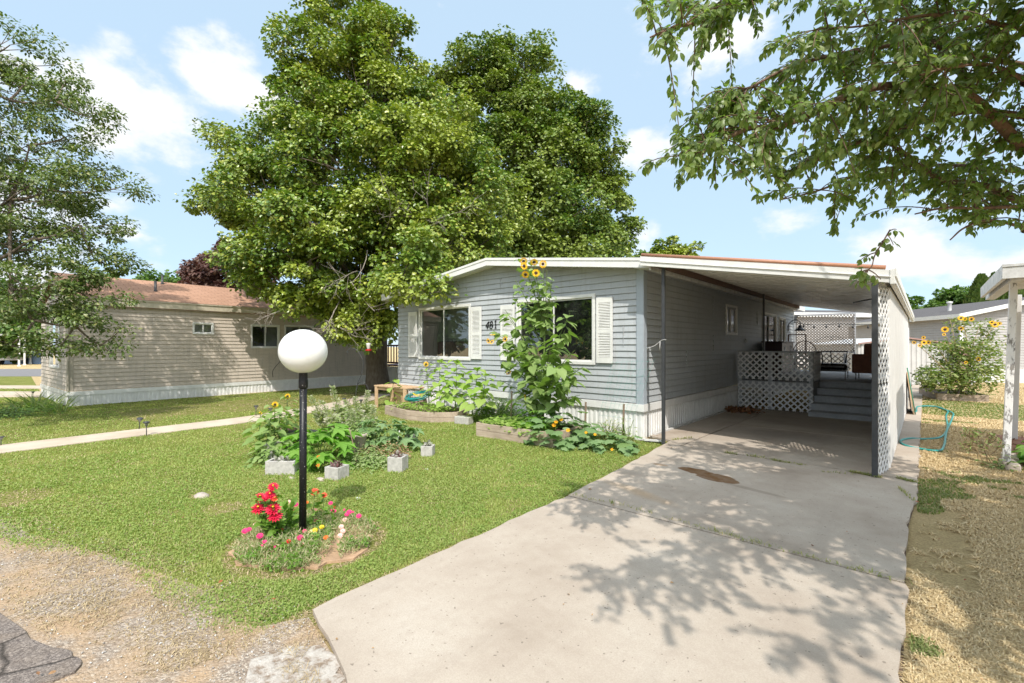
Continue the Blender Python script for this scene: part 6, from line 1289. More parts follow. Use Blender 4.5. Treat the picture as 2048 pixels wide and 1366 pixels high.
for i, (zx, zy, rad, cl, z) in enumerate(fl):
    px, py = zoomed(zx, zy); p = P(px, py, z + .06); t_ = np.linalg.norm(p[:2]); r = rad / 6.827 / FPX * t_ * 1.25
    mb, f = pomp(None, p, r, None, 2); ms = mb
    single(mb, 'moss_rose', M['f_' + cl], 'small %s moss rose blossom in the round bed under the globe lamp' % cname[cl], 'flower', p, group='small %s moss rose blossoms' % cname[cl])
# brick pieces in the bed
for i, (zx, zy, s_, m_, lab) in enumerate(((990, 1100, .07, 'brick', 'pink stone slab at the front rim of the lamp bed'), (1210, 1055, .055, 'brick', 'pink stone piece right of the slab at the rim of the lamp bed'), (1120, 610, .06, 'brick', 'red brick lump right beside the lamp pole'), (760, 735, .05, 'brick', 'dark red brick lump left of the lamp pole base'))):
    p = P(*zoomed(zx, zy)); mb = MB(); a_ = rng.random(); mb.obox((p[0], p[1], .035), (s_ * math.cos(a_), s_ * math.sin(a_), .01), (-s_ * .6 * math.sin(a_), s_ * .6 * math.cos(a_), 0), (0, -.003, .022)); single(mb, 'brick', M[m_], lab, 'brick', (p[0], p[1], .02), bevel=.008)

# ---------------------------------------------------------------- central planting with hollow blocks
def hollow_block(px, py, s, label, rz, plant_=None, size=(.2, .2, .19), tilt=0):
    b = P(px, py); r = thing('concrete_block', label, 'block', (b[0], b[1], 0), rz=rz, group='hollow concrete blocks around the planting', world=False)
    w, d, h = size; k = .032; mb = MB()
    mb.box((-w / 2, -d / 2, 0), (w / 2, -d / 2 + k, h)); mb.box((-w / 2, d / 2 - k, 0), (w / 2, d / 2, h)); mb.box((-w / 2, -d / 2 + k, 0), (-w / 2 + k, d / 2 - k, h)); mb.box((w / 2 - k, -d / 2 + k, 0), (w / 2, d / 2 - k, h))
    if w > .3: mb.box((-k / 2, -d / 2 + k, 0), (k / 2, d / 2 - k, h))
    mb.build('block_shell', M['block'], r, bevel=.004)
    mb = MB(); mb.box((-w / 2 + k, -d / 2 + k, .01), (w / 2 - k, d / 2 - k, h - .03)); mb.build('soil_fill', M['brick'] if plant_ == 'red' else M['soil'], r)
    ml = MB(); n = 40; q = np.stack([rng.normal(size=n) * w * .16, rng.normal(size=n) * d * .16, h - .03 + rng.random(n) * .06], 1)
    ml.inst(LEAF_OVAL, q, frames(rdir(n, .7), rdir(n, .3)), .04 + .03 * rng.random(n)); ml.build('succulent', leafmat('purple_succulent', [(.12, .06, .06), (.2, .1, .1), (.22, .22, .18)], .1, .5) if plant_ == 'red' else leafmat('grey_succulent', [(.3, .3, .27), (.4, .38, .33), (.2, .22, .14)], .1, .6), r)
    r.rotation_euler = (tilt, 0, rz)
hollow_block(674, 956, 1, 'nearest hollow block filled with red grit and a dark plant', .35, 'red', (.20, .20, .15))
hollow_block(796, 941, 1, 'hollow block at the front right of the planting with a pale grey plant', .55, 'red')
hollow_block(856, 911, 1, 'small hollow block standing alone at the right on the lawn', .65, None, (.17, .17, .15))
hollow_block(567, 946, 1, 'wide hollow block at the front left of the planting', .75, None, (.36, .2, .17))
hollow_block(544, 918, 1, 'hollow block on end behind the wide one at the left', .3, None, (.18, .15, .24))
hollow_block(822, 884, 1, 'hollow block mostly hidden behind the squash leaves at the right', .6, None, (.17, .17, .16))
gd = lambda px, py: P(px, py)
z1_ = mound('zucchini_plant', 'big zucchini plant with wide jagged leaves just right of the lamp pole', gd(640, 925), (.52, .42, .55), 74, LEAF_LOBED, .31, M['zucchini'], 'squash plant', up=.75, shell=.6)
blossoms(z1_, [P(636, 932, .12), P(637, 915, .2)], M['f_orange'], .035)
mound('zucchini_plant', 'second zucchini plant at the back right of the planting', gd(778, 895), (.50, .42, .50), 62, LEAF_LOBED, .27, M['squash'], 'squash plant', up=.75, shell=.6)
def spike(px, py_b, py_t, label, pxt=None, w=.11, t_=None):
    b = P(px, py_b); t_ = EYE / ((py_b - HZ) / FPX); top = PT(pxt or px, py_t, t_); r = plant('flower_spike', label, b, 'plant', 'tall pale flower spikes in the middle planting')
    p = bez(b, (b + top) / 2 + A3((rng.normal() * .05, rng.normal() * .05, 0)), top, 14); ms = MB(); ms.tube(p, np.linspace(.008, .004, 14), 5); ms.build('stem', M['stem'], r)
    n = 520; f = .08 + .92 * rng.random(n); q = np.stack([np.interp(f, np.linspace(0, 1, 14), p[:, i]) for i in range(3)], 1); a = rng.random(n) * 6.283; out = np.stack([np.cos(a), np.sin(a), np.full(n, .5)], 1); wd = w * (1.15 - f) + .012; q = q + out * (wd * rng.random(n))[:, None] * A3((1, 1, .3))
    ml = MB(); ml.inst(LEAF_SMALL, q, frames(norm(out + rdir(n) * .5), rdir(n, .8)), np.where(f > .6, .034, .07 + .05 * rng.random(n))); ml.build('foliage', M['pale_spike'], r)
for a_ in ((672, 880, 792, 'leftmost pale flower spike, leaning left beside the lamp pole', 621), (690, 885, 800, 'pale flower spike leaning left behind the zucchini leaves', 640), (700, 880, 772, 'tallest pale flower spike in the middle planting', 664), (705, 870, 800, 'pale flower spike just right of the tallest one', 690), (716, 872, 793, 'pale upright flower spike in front of the garden hook', 711), (722, 868, 781, 'slender pale flower spike with a drooping tip right of the hook', 736), (735, 880, 812, 'short pale flower spike at the right of the group', 748), (712, 885, 820, 'bushy pale spike at the centre of the group', 702)):
    spike(*a_[:4], pxt=a_[4])
mound('leafy_weeds', 'loose weedy growth with tiny pale flowers behind the zucchini leaves', gd(712, 892), (.6, .5, .62), 1900, LEAF_SMALL, .055, M['weed'], 'weeds', shell=.15, ragged=.5)
mound('leafy_weeds', 'low grassy weeds filling the front of the planting between the blocks', gd(740, 925), (.6, .45, .2), 2000, LEAF_SMALL, .05, M['weed'], 'weeds', shell=.1, ragged=.5, stems=False)
mound('dried_flowers', 'mat of dried tan flower stems behind the front right block', gd(790, 918), (.26, .22, .26), 700, LEAF_SMALL, .035, M['dry_plant'], 'plant', shell=.3, ragged=.4)
mound('dried_flowers', 'dried brown stems among the low weeds at the right of the stick', gd(745, 915), (.22, .22, .22), 350, LEAF_SMALL, .03, M['dry_plant'], 'plant', shell=.3, ragged=.4)
for (px, pt_, pyb, lab, hd) in ((575, 795, 905, 'tall young sunflower with a yellow green bud left of the lamp pole', .035), (550, 812, 915, 'young sunflower with an opening yellow bud at the left of the planting', .04), (541, 826, 920, 'leafy young sunflower at the front left of the planting', None), (521, 829, 915, 'small young sunflower leaning out to the left of the planting', .02), (590, 822, 900, 'young sunflower close beside the lamp pole on its left', None), (560, 832, 910, 'short broad leaved sunflower among the left group', None)):
    b = P(px, pyb); d_ = raydir(px, pt_); young_sunflower(px, pt_, b, lab, 22, .10, hd, 'sf_leaf'); 
mound('leafy_weeds', 'drooping low leaves at the left of the planting behind the wide block', gd(545, 925), (.28, .3, .42), 130, LEAF_OVAL, .11, M['sf_leaf'], 'weeds', shell=.3)
# bowl, basket, pot, stick
b = P(602, 900); r0 = thing('bird_bath_bowl', 'shallow dark rimmed bowl of pale grit hidden in the planting behind the lamp pole', 'bowl', (b[0], b[1], 0))
mb = MB(); mb.lathe([(.10, 0), (.12, .03), (.24, .14), (.255, .15), (.24, .155), (.22, .14)], (b[0], b[1], .12), 24); mb.build('bowl', M['dark_metal'], r0); mb = MB(); mb.lathe([(.225, .14), (0, .15)], (b[0], b[1], .12), 20); mb.build('grit', M['stone'], r0); mb = MB(); mb.lathe([(.1, 0), (.07, .05), (.08, .12)], (b[0], b[1], 0), 16); mb.build('foot', M['dark_metal'], r0)
b = P(575, 893); mb = MB()
for k in range(14): a = math.pi * (.55 + .75 * k / 13); mb.tube([(b[0] + .1 * math.cos(a), b[1] + .1 * math.sin(a), .05), (b[0] + .17 * math.cos(a), b[1] + .17 * math.sin(a), .27)], .006, 5)
mb.lathe([(.165, .27), (.175, .275), (.165, .28)], (b[0], b[1], 0), 20); mb.lathe([(.10, .04), (.11, .05), (0, .05)], (b[0], b[1], 0), 16); single(mb, 'wicker_basket', M['rust'], 'reddish brown slatted basket behind the young sunflowers', 'basket', (b[0], b[1], 0))
b = P(716, 905); r0 = thing('flower_pot', 'cracked pale clay pot half hidden in the weeds behind the zucchini', 'pot', (b[0], b[1], 0)); mb = MB(); mb.lathe([(.085, 0), (.10, .02), (.13, .24), (.145, .25), (.145, .29), (.12, .29), (.11, .25)], (b[0], b[1], 0), 20); mb.build('pot_body', M['stone'], r0); mb = MB(); mb.lathe([(.11, .24), (0, .25)], (b[0], b[1], 0), 16); mb.build('soil', M['soil'], r0)
b = P(714, 930); tp = PT(698, 855, EYE / ((930 - HZ) / FPX)); mb = MB(); mb.tube(bez(b, (b + tp) / 2 + A3((.02, 0, .02)), tp, 6), [.011, .010, .009, .008, .007, .006], 6); single(mb, 'garden_stake', M['stake_wood'], 'crooked brown stick leaning left in the middle planting', 'stake', b)
b = P(792, 900); tp = PT(799, 861, EYE / ((900 - HZ) / FPX)); mb = MB(); mb.tube([b, tp], .008, 6); single(mb, 'garden_stake', M['white_old'], 'thin white plant marker stick beside the back right zucchini', 'stake', b)
for i, (px, py, s_, lab) in enumerate(((641, 961, .055, 'flat pale stone left of the nearest block'), (583, 957, .04, 'small pale stone near the wide block'), (538, 941, .06, 'pale stone at the left foot of the wide block'), (854, 939, .025, 'small white stone on the lawn below the lone block'), (716, 998, .03, 'white pebble at the edge of the globe shadow'), (403, 993, .09, 'flat grey stone set in the lawn left of the lamp bed'))):
    b = P(px, py); mb = MB(); mb.lathe([(0, 0), (s_, .0), (s_ * .95, s_ * .35), (s_ * .5, s_ * .6), (0, s_ * .62)], (b[0], b[1], .0 if i != 5 else -.02), 9, smooth=True, sx=1.3, sy=.8); single(mb, 'garden_stone', M['stone'] if i not in (3, 4) else M['white_old'], lab, 'stone', (b[0], b[1], 0))
# block by the bed, scraps by the corner
mb = MB(); b = P(906, 850); mb.obox((b[0] + .05, b[1] + .25, .075), (.17, .04, 0), (-.02, .09, 0), (0, 0, .075)); single(mb, 'concrete_block', M['block'], 'grey concrete block between the six sided bed and the dense bush', 'block', (b[0], b[1], 0), bevel=.01)
mb = MB(); b = P(1300, 884); mb.obox((b[0] - .05, b[1], .03), (.22, .02, 0), (0, .04, 0), (0, 0, .012)); mb.obox((b[0] + .1, b[1] - .06, .05), (.15, .06, 0), (-.02, .03, 0), (0, 0, .012)); single(mb, 'scrap_boards', M['white_old'], 'short white scrap boards at the foot of the house corner', 'boards', (b[0], b[1], 0))
# ---------------------------------------------------------------- right side garden
b = P(1925, 800); r0 = plant('sunflower_bush', 'big straggly bush of small sunflowers in front of the pale home', b, 'bush'); tcx = 13.75
ml = MB(); n = 5200; d = rdir(n); rad = rng.random(n) ** .5
for (px, py, t_, rx, rz, m_) in ((1915, 755, 13.7, 1.05, .55, 2600), (1935, 715, 13.8, .8, .6, 1500), (1960, 690, 14, .65, .5, 700), (1905, 700, 13.8, .6, .45, 500), (1975, 655, 14, .35, .3, 200), (1920, 650, 14, .4, .3, 220), (1870, 690, 13.6, .4, .18, 110), (1985, 740, 14, .4, .4, 260), (1872, 760, 13.5, .5, .35, 400)):
    c = PT(px, py, t_); d = rdir(m_); q = c + d * (rng.random(m_) ** .5)[:, None] * A3((rx, rx * .8, rz)); leaf_set(ml, q, .06 + .07 * rng.random(m_), LEAF_OVAL, .6, droop=.1)
ml.build('foliage', leafmat('bush_sunflower_leaf', [(.11, .16, .04), (.16, .22, .06), (.22, .27, .09), (.33, .30, .14), (.12, .17, .04)], .3, .55), r0); ms = MB()
for (px, py) in ((1870, 690), (1925, 640), (1900, 640), (1960, 650), (1985, 655), (1835, 690), (1890, 665), (1995, 740), (1930, 700), (1880, 740), (1950, 730), (1905, 720), (1975, 700)):
    e = PT(px, py, 13.8); s_ = A3((b[0] + rng.normal() * .25, b[1] + .2 + rng.normal() * .2, .15)); ms.tube(bez(s_, A3((s_[0] * .4 + e[0] * .6, e[1], s_[2] * .3 + e[2] * .7)), e, 10), np.linspace(.02, .006, 10), 6)
ms.build('stem', M['dry_stem'], r0)
for (px, py, r_) in ((1922, 636, .085), (1930, 638, .06), (1943, 638, .075), (1990, 649, .10), (1984, 645, .07), (1999, 647, .06), (1890, 659, .10), (1922, 657, .075), (1888, 669, .05), (1847, 675, .06), (1848, 685, .08), (1828, 685, .06), (1857, 685, .07), (1840, 691, .06), (1957, 718, .07), (1932, 725, .05)):
    p = PT(px, py, 13.3); sun_head(r0, p, TOCAM(p) + rdir(1)[0] * .4, r_ * .78)
a_, b_ = P(1874, 800), P(1978, 806); raised_bed('low weathered wooden frame around the foot of the sunflower bush', [(a_[0], a_[1]), (b_[0], b_[1] + .2), (b_[0] - .4, b_[1] + 2.0), (a_[0] - .4, a_[1] + 1.8)], .2)
b = P(1857, 782); r0 = thing('flower_pot', 'black plastic plant pot beside the white shed wall', 'pot', (b[0], b[1], 0)); mb = MB(); mb.lathe([(.16, 0), (.22, .33), (.23, .33), (.23, .36), (.20, .36), (.2, .3)], (b[0], b[1], 0), 18); mb.build('pot_body', M['black'], r0); mb = MB(); mb.lathe([(.2, .3), (0, .3)], (b[0], b[1], 0), 14); mb.build('soil', M['soil'], r0); ml = MB(); n = 130; q = b + rdir(n, .5) * A3((.28, .28, .35)) + A3((0, 0, .5)); leaf_set(ml, q, .1 + .05 * rng.random(n), LEAF_OVAL, .5); ml.build('foliage', M['bush'], r0)
hz_ = [(575, 870), (600, 893), (635, 893), (645, 866), (740, 860), (805, 884), (798, 915), (806, 975), (772, 1028), (680, 1040), (600, 1045), (550, 1058), (572, 1083), (660, 1095), (760, 1105), (788, 1072), (800, 1000), (832, 925), (830, 893), (745, 862)]
pts = [P(1600 + x / 2.732, 500 + y / 2.732) for x, y in hz_]; pts = [A3((q[0], q[1], .05 if q[0] < -.07 else .025)) for q in pts]
mb = MB(); mb.tube(smoothpath(pts, 7), .016, 8); single(mb, 'garden_hose', M['hose'], 'long teal hose looped over the dry grass and the concrete strip', 'hose', pts[0])
# boards leaning on the carport side
bp = P(1818, 829)
for (dx, dy, w, h, m_, lab, tl) in ((.02, 0, .34, .95, M['crate_wood'], 'pale plywood sheet leaning outside the carport wall', .12), (-.03, .55, .3, 1.05, M['bed_wood'], 'weathered board leaning behind the plywood sheet at the carport wall', .10)):
    mb = MB(); c = A3((-.22 + dx, bp[1] + dy, 0)); mb.obox(c + A3((-h * tl / 2, 0, h / 2 + .04)), (0, w, 0), (.009, 0, 0), (-h * tl / 2, 0, h / 2)); single(mb, 'plywood_board', m_, lab, 'board', c)
mb = MB(); mb.tube([(-.17, bp[1] - .36, .05), (-.31, bp[1] - .3, 1.1)], .014, 6); single(mb, 'garden_stake', plain('green_stake', (.06, .2, .12), .5), 'green coated stake leaning against the plywood by the carport wall', 'stake', (-.17, bp[1] - .36, .04))
# plants at the right neighbour's post
mound('leafy_plant', 'bright broad leaved green plant inside the block edging at the right', (1.25, 9.3, 0), (.38, .5, .42), 160, LEAF_HEART, .12, M['zucchini'], 'plant', up=.8)
ws = thing('dry_weed', 'straggly dry branching weed beside the peeling post', 'weeds', (.60, 9.1, 0)); ms = MB()
def tw2(p, d, l, k):
    q = p + d * l; ms.tube(bez(p, (p + q) / 2 + rdir(1)[0] * l * .1, q, 4), .004, 4, cap=False); ends.append(q)
    if k:
        for _ in range(3): tw2(p + (q - p) * rng.uniform(.4, 1), norm(d + rdir(1)[0] * .8), l * .6, k - 1)
ends = []
for _ in range(5): tw2(A3((.62, 9.1, 0)) + rng.normal(size=3) * A3((.08, .08, 0)), norm(A3((-.3, -.2, 1)) + rdir(1)[0] * .4), .28, 3)
ms.build('stem', M['dry_stem'], ws); ml = MB(); e = np.array(ends); leaf_set(ml, e, .035 + .02 * rng.random(len(e)), LEAF_SMALL, .5); ml.build('foliage', M['weed'], ws)
mound('leafy_weeds', 'small green weed sprouting at the foot of the peeling post', (.72, 8.72, 0), (.2, .2, .22), 110, LEAF_SMALL, .06, M['weed'], 'weeds', shell=.2)
# ---------------------------------------------------------------- left background: irises, shrubs, car, posts, blue house
def blades(name, label, c, r, n, h, w, mat, cat):
    c = A3(c); root = thing(name, label, cat, c); V = []; F = []; mb = MB()
    for i in range(n):
        a = rng.random() * 6.283; s_ = c + A3((math.cos(a), math.sin(a), 0)) * r * rng.random(); d = norm(A3((math.cos(a) * .5, math.sin(a) * .5, 1)) + rng.normal(size=3) * .2); hh_ = h * rng.uniform(.6, 1.1); x = norm(np.cross(d, rdir(1)[0])); pts = [s_, s_ + d * hh_ * .55, s_ + d * hh_ + A3((math.cos(a), math.sin(a), 0)) * hh_ * .25]
        mb.faces([pts[0] - x * w / 2, pts[0] + x * w / 2, pts[1] + x * w / 2, pts[1] - x * w / 2, pts[2]], [(0, 1, 2, 3), (3, 2, 4)])
    mb.build('foliage', mat, root)
blades('iris_clump', 'fan of pale sword leaves at the corner of the tan skirting', P(118, 822), .25, 34, .42, .028, M['weed'], 'iris')
blades('iris_clump', 'spreading sword leaved clump just left of the tan home corner', P(72, 818), .4, 50, .5, .03, M['weed'], 'iris')
mound('low_shrub', 'low dark green ground shrub with reddish flowers at the left edge', P(25, 828), (1.5, 1.0, .3), 1500, LEAF_SMALL, .07, M['bush'], 'shrub', shell=.3)
# white car across the street, seen from behind
cpos = P(18, 729); cth = math.atan2(cpos[1], cpos[0])
cr0 = thing('parked_car', 'white sedan with red tail lights parked across the street seen from behind', 'car', (cpos[0], cpos[1], 0), rz=math.atan2(raydir(18)[1], raydir(18)[0]) - math.pi / 2 - .35, world=False)
CW, CLN = 1.78, 4.7
prof = [(0, .35), (-.02, .62), (.04, .88), (.55, .98), (1.0, 1.32), (1.3, 1.40), (2.3, 1.42), (2.9, 1.34), (3.5, .98), (4.4, .86), (4.68, .62), (4.66, .32)]
mb = MB(); ins = [0 if z < 1 else .16 for _, z in prof]; V = [(-CW / 2 + i_, y, z) for (y, z), i_ in zip(prof, ins)] + [(CW / 2 - i_, y, z) for (y, z), i_ in zip(prof, ins)]; n = len(prof)
mb.faces(V, [tuple(range(n)), tuple(range(2 * n - 1, n - 1, -1))] + [(i, n + i, n + (i + 1) % n, (i + 1) % n) for i in range(n)]); mb.build('body', plain('white_car_paint', (.72, .72, .72), .2, dirt=.05, spec=.7), cr0, bevel=.05)
mb = MB(); mb.faces([(-.62, .60, 1.0), (.62, .60, 1.0), (.58, 1.02, 1.30), (-.58, 1.02, 1.30)], [(0, 1, 2, 3)]); mb.V[-1] += A3((0, -.03, .03)); mb.build('rear_window', plain('dark_car_glass', (.02, .025, .03), .08, spec=.8), cr0)
mb = MB()
for s in (-1, 1): mb.faces([(s * (CW / 2 - .10), 1.0, 1.0), (s * (CW / 2 - .10), 3.4, 1.0), (s * (CW / 2 - .155), 2.85, 1.30), (s * (CW / 2 - .155), 1.25, 1.34)], [(0, 1, 2, 3)]); mb.V[-1] += A3((s * .06, 0, 0))
mb.build('side_window', bpy.data.materials['dark_car_glass'], cr0)
for s in (-1, 1): mb = MB(); mb.box((s * .48, -.04, .68), (s * .84, .02, .84)); mb.build('tail_light', plain('red_lens', (.45, .01, .012), .2), cr0, bevel=.02)
mb = MB(); mb.box((-.85, -.1, .36), (.85, .05, .56)); mb.build('bumper', bpy.data.materials['white_car_paint'], cr0, bevel=.04)
mb = MB(); mb.box((-.17, -.045, .66), (.17, -.02, .8)); mb.build('number_plate', M['white_old'], cr0)
for (x, y) in ((-.80, .85), (.80, .85), (-.80, 3.75), (.80, 3.75)):
    mb = MB(); a = np.linspace(0, 2 * math.pi, 25)[:-1]; V = [(x + dx, y + .32 * math.cos(q), .32 + .32 * math.sin(q)) for dx in (-.1, .1) for q in a]; mb.faces(V, [tuple(range(24)), tuple(range(47, 23, -1))] + [(i, (i + 1) % 24, 24 + (i + 1) % 24, 24 + i) for i in range(24)]); mb.build('wheel', M['black'], cr0, bevel=.02)
for i, (px, t_, lab) in enumerate(((38, 36, 'white post nearest the road in front of the white sedan'), (49, 38.5, 'white post behind the nearest one beside the white sedan'), (61, 41, 'white post against the blue house across the street'))):
    c = PT(px, 700, t_); mb = MB(); mb.box((c[0] - .06, c[1] - .06, 0), (c[0] + .06, c[1] + .06, 2.35)); mb.box((c[0] - .1, c[1] - .1, 0), (c[0] + .1, c[1] + .1, .1)); single(mb, 'carport_post', M['white'], lab, 'post', (c[0], c[1], 0), group='white posts across the street', bevel=.01)
c0, c1 = PT(-220, 692, 44), PT(82, 692, 41)
bh = thing('blue_house', 'pale blue sided house with a white awning across the street at the left', 'house', (c1[0], c1[1], 0)); bu = norm((c1 - c0)[:2]); bn = np.array([bu[1], -bu[0]]); W_ = np.linalg.norm((c1 - c0)[:2])
BL = vinylmat('sky_blue_vinyl', (.26, .36, .52), .08); mb = MB(); siding(mb, c0[:2], bu, bn, W_, .0, lambda s: 2.9, [(W_ - 3.4, W_ - 2.2, 1.2, 2.3)], lap=.2); wall_holes_back(mb, c0[:2], bu, bn, W_, .0, lambda s: 2.9, [(W_ - 3.4, W_ - 2.2, 1.2, 2.3)]); mb.build('wall', BL, bh); window(bh, c0[:2], bu, bn, W_ - 3.4, W_ - 2.2, 1.2, 2.3, room=1)
f3 = lambda s, d, z: (*(c0[:2] + bu * s + bn * d), z)
mb = MB(); mb.extr([f3(-1, 3.6, 2.36), f3(W_ + .2, 3.6, 2.36), f3(W_ + .2, -.2, 2.9), f3(-1, -.2, 2.9)], (0, 0, .12)); mb.build('awning', M['white'], bh)
mb = MB(); mb.faces([f3(-1, .2, 3.0), f3(W_ + .3, .2, 3.0), f3(W_ + .3, -4, 4.4), f3(-1, -4, 4.4)], [(0, 1, 2, 3)]); mb.build('roof', M['shingle_dark'], bh)

# ---------------------------------------------------------------- grass
def scatter(poly_fn, n, xr, yr, dmin=1.5, dmax=40, power=2.0):
    """positions with density falling with the distance from the camera"""
    r = dmin * (dmax / dmin) ** rng.random(n) if power == 2.0 else np.sqrt(rng.random(n) * (dmax ** 2 - dmin ** 2) + dmin ** 2)
    a0, a1 = YAW + math.pi / 2 - math.radians(54), YAW + math.pi / 2 + math.radians(56); a = rng.uniform(a0, a1, n); x, y = r * np.cos(a), r * np.sin(a)
    k = poly_fn(x, y); return x[k], y[k], r[k]
def grass_mesh(x, y, r, h0, w0, lean=.5, wscale=.28, z=.0):
    n = len(x); h = h0 * rng.uniform(.5, 1.2, n) * (.7 + .65 * fnoise(x, y + 2, 3.1)); w = w0 * (1 + wscale * r) * rng.uniform(.6, 1.3, n); a = rng.random(n) * 6.283; d = np.stack([np.cos(a), np.sin(a), np.zeros(n)], 1); side = np.stack([-np.sin(a), np.cos(a), np.zeros(n)], 1)
    ln = lean * rng.uniform(.3, 1.5, n); b = np.stack([x, y, np.full(n, z)], 1); m_ = b + d * (ln * h * .35)[:, None]; m_[:, 2] += h * .6; t_ = b + d * (ln * h)[:, None]; t_[:, 2] += h * np.clip(1 - ln * .35, .25, 1)
    V = np.stack([b - side * w[:, None] / 2, b + side * w[:, None] / 2, m_ + side * w[:, None] * .45, m_ - side * w[:, None] * .45, t_], 1); idx = np.arange(n)[:, None] * 5
    L_ = (idx + np.array([[0, 1, 2, 3, 3, 2, 4]])).ravel(); mb = MB(); mb.raw(V.reshape(-1, 3), L_, np.tile([4, 3], n)); return mb
BEDS = [[(-5.95, 5.74), (-4.35, 5.86), (-4.4, 6.75), (-6.0, 6.6)], [(-9.45, 6.15), (-8.35, 5.98), (-7.72, 6.1), (-7.35, 6.5), (-7.6, 7.0), (-9.3, 6.95)]]
def lawn_ok(x, y):
    k = inpoly(x, y, LAWN) & ~inpoly(x, y, PATHPOLY)
    for b in BEDS: k &= ~inpoly(x, y, b)
    e_ = y - np.interp(x, [q[0] for q in EDGE], [q[1] for q in EDGE]); k &= (e_ > (fnoise(x + 5, y, 1.7) - .46) * 1.1 - .26 + rng.normal(size=len(x)) * .05) | (e_ > .5) | (x > -2.75)
    k &= ((x - BC[0]) ** 2 + (y - BC[1]) ** 2) > (.44 + .12 * vnoise(x, y, 4)) ** 2
    return k
ex = np.array([e[0] for e in EDGE]); ey = np.array([e[1] for e in EDGE])
def edge_d(x, y): return y - np.interp(x, ex, ey)
def dry_mask(x, y):
    """0 green, 1 straw: worn strip by the asphalt, the band by the tan home, scattered patches"""
    e = np.clip(1 - (edge_d(x, y) + .22) / .5, 0, 1); m_ = e * 1.3
    m_ = np.maximum(m_, 1.25 * np.exp(-((x + 13.6 - (y - 4) * .1) / 1.7) ** 2) * (y > 2.0)); m_ = np.maximum(m_, .9 * np.exp(-((x + 9.6) / .5) ** 2) * (y > 4.5))
    for (px, py, s_) in ((455, 1015, .22), (402, 992, .16), (815, 855, .3), (20, 1000, .4)): q = P(px, py); m_ = np.maximum(m_, 1.3 * np.exp(-((x - q[0]) ** 2 + (y - q[1]) ** 2) / s_ ** 2))
    rb = np.sqrt((x - BC[0]) ** 2 + (y - BC[1]) ** 2); m_ = np.maximum(m_, 1.1 * np.exp(-((rb - .55) / .09) ** 2)); drvd = np.interp(y, [1.2, 2.5, 4, 5.8, 7.5], [-2.72, -2.76, -2.8, -2.95, -3.15]) - x
    m_ = np.maximum(m_, np.clip(1 - drvd / .14, 0, 1) * (y < 7.4)); return m_ + (fnoise(x, y, 1.1) - .5) * .9
lawn_mat = leafmat('lawn_blade', [(.155, .235, .045), (.215, .30, .065), (.27, .35, .085), (.34, .39, .12), (.48, .45, .24)], .3, .6, .25, pn=(.9, (.36, .37, .12)))
straw2 = leafmat('worn_straw', [(.40, .30, .17), (.48, .38, .22), (.28, .21, .12), (.56, .46, .29)], .15, .8, .2, tcol=(1.2, 1.05, .8))
clover_mat = leafmat('clover_leaf', [(.15, .24, .05), (.20, .29, .065), (.25, .33, .08), (.30, .36, .11)], .3, .6, .25, pn=(1.0, (.30, .34, .11)))
straw_mat = leafmat('straw_blade', [(.56, .43, .23), (.66, .53, .31), (.42, .31, .16), (.74, .62, .40), (.52, .40, .21)], .2, .75, .2, tcol=(1.2, 1.05, .8))
x, y, r = scatter(lawn_ok, 620000, 0, 0, 1.9, 26); dm = dry_mask(x, y); edge = edge_d(x, y)
g = (dm < .62 + .25 * rng.random(len(x))) & (rng.random(len(x)) > .06) & (rng.random(len(x)) < .35 + 1.15 * fnoise(x + 11, y + 4, 2.6))
mb = grass_mesh(x[g], y[g], r[g], .030, .0022, .9, .45); o = mb.build('lawn', lawn_mat, off=(-6, 3, 0)); setp(o, 'short green lawn grass in front of the homes', 'grass', kind='stuff')
d_ = ~g & (rng.random(len(x)) < .5); mb = grass_mesh(x[d_], y[d_], r[d_], .024, .0018, 2.2, .45); o = mb.build('dry_lawn', straw2, off=(-6, 3, 0)); setp(o, 'straw coloured worn grass in the thin parts of the lawn', 'grass', kind='stuff')
x, y, r = scatter(lawn_ok, 230000, 0, 0, 1.9, 9); dm = dry_mask(x, y); k = (dm < .6) & (fnoise(x + 3, y, 1.6) > .36); x, y, r = x[k], y[k], r[k]; n = len(x); q = np.stack([x, y, .010 + .022 * rng.random(n)], 1)
mb = MB(); mb.inst(([(0, 0, 0), (.5, .5, .1), (0, 1, 0), (-.5, .5, .1)], [(0, 1, 2, 3)]), q, frames(rdir(n) * A3((1, 1, .25)), rdir(n, 1.1)), (.006 + .007 * rng.random(n)) * (1 + .10 * r)); o = mb.build('clover', clover_mat, off=(-5, 3, 0)); setp(o, 'tiny round clover leaves mixed into the near lawn', 'ground cover', kind='stuff')
# dry ground on the right
def right_ok(x, y):
    k = (x > -.06) & (y > 1.5) & (y < 27) & (x < 12) & ~inpoly(x, y, [(.95, 8.4), (4, 8.4), (4, 12), (.95, 12)]); return k
x, y, r = scatter(right_ok, 1150000, 0, 0, 2.0, 30); bare = (fnoise(x + 7, y, 1.4) > .80) | ((np.abs(x - .1) < .18) & (np.abs(y - 5.2) < 1.0) & (fnoise(x, y, 6) > .35)); gz_ = np.where((y > 14.5) & (y < 18.5), .62, 0) * (x < 2.5) + np.exp(-((y - 7.0) / 1.0) ** 2 - ((x - .05) / .3) ** 2) * .4
gr_ = (fnoise(x, y + 20, 1.3) + gz_ - .14) > .62; k = ~bare & ~gr_
mb = grass_mesh(x[k], y[k], r[k], .032, .0020, 2.4, .5); o = mb.build('dry_grass', straw_mat, off=(1, 5, 0)); setp(o, 'matted straw coloured dead grass at the right of the driveway', 'grass', kind='stuff')
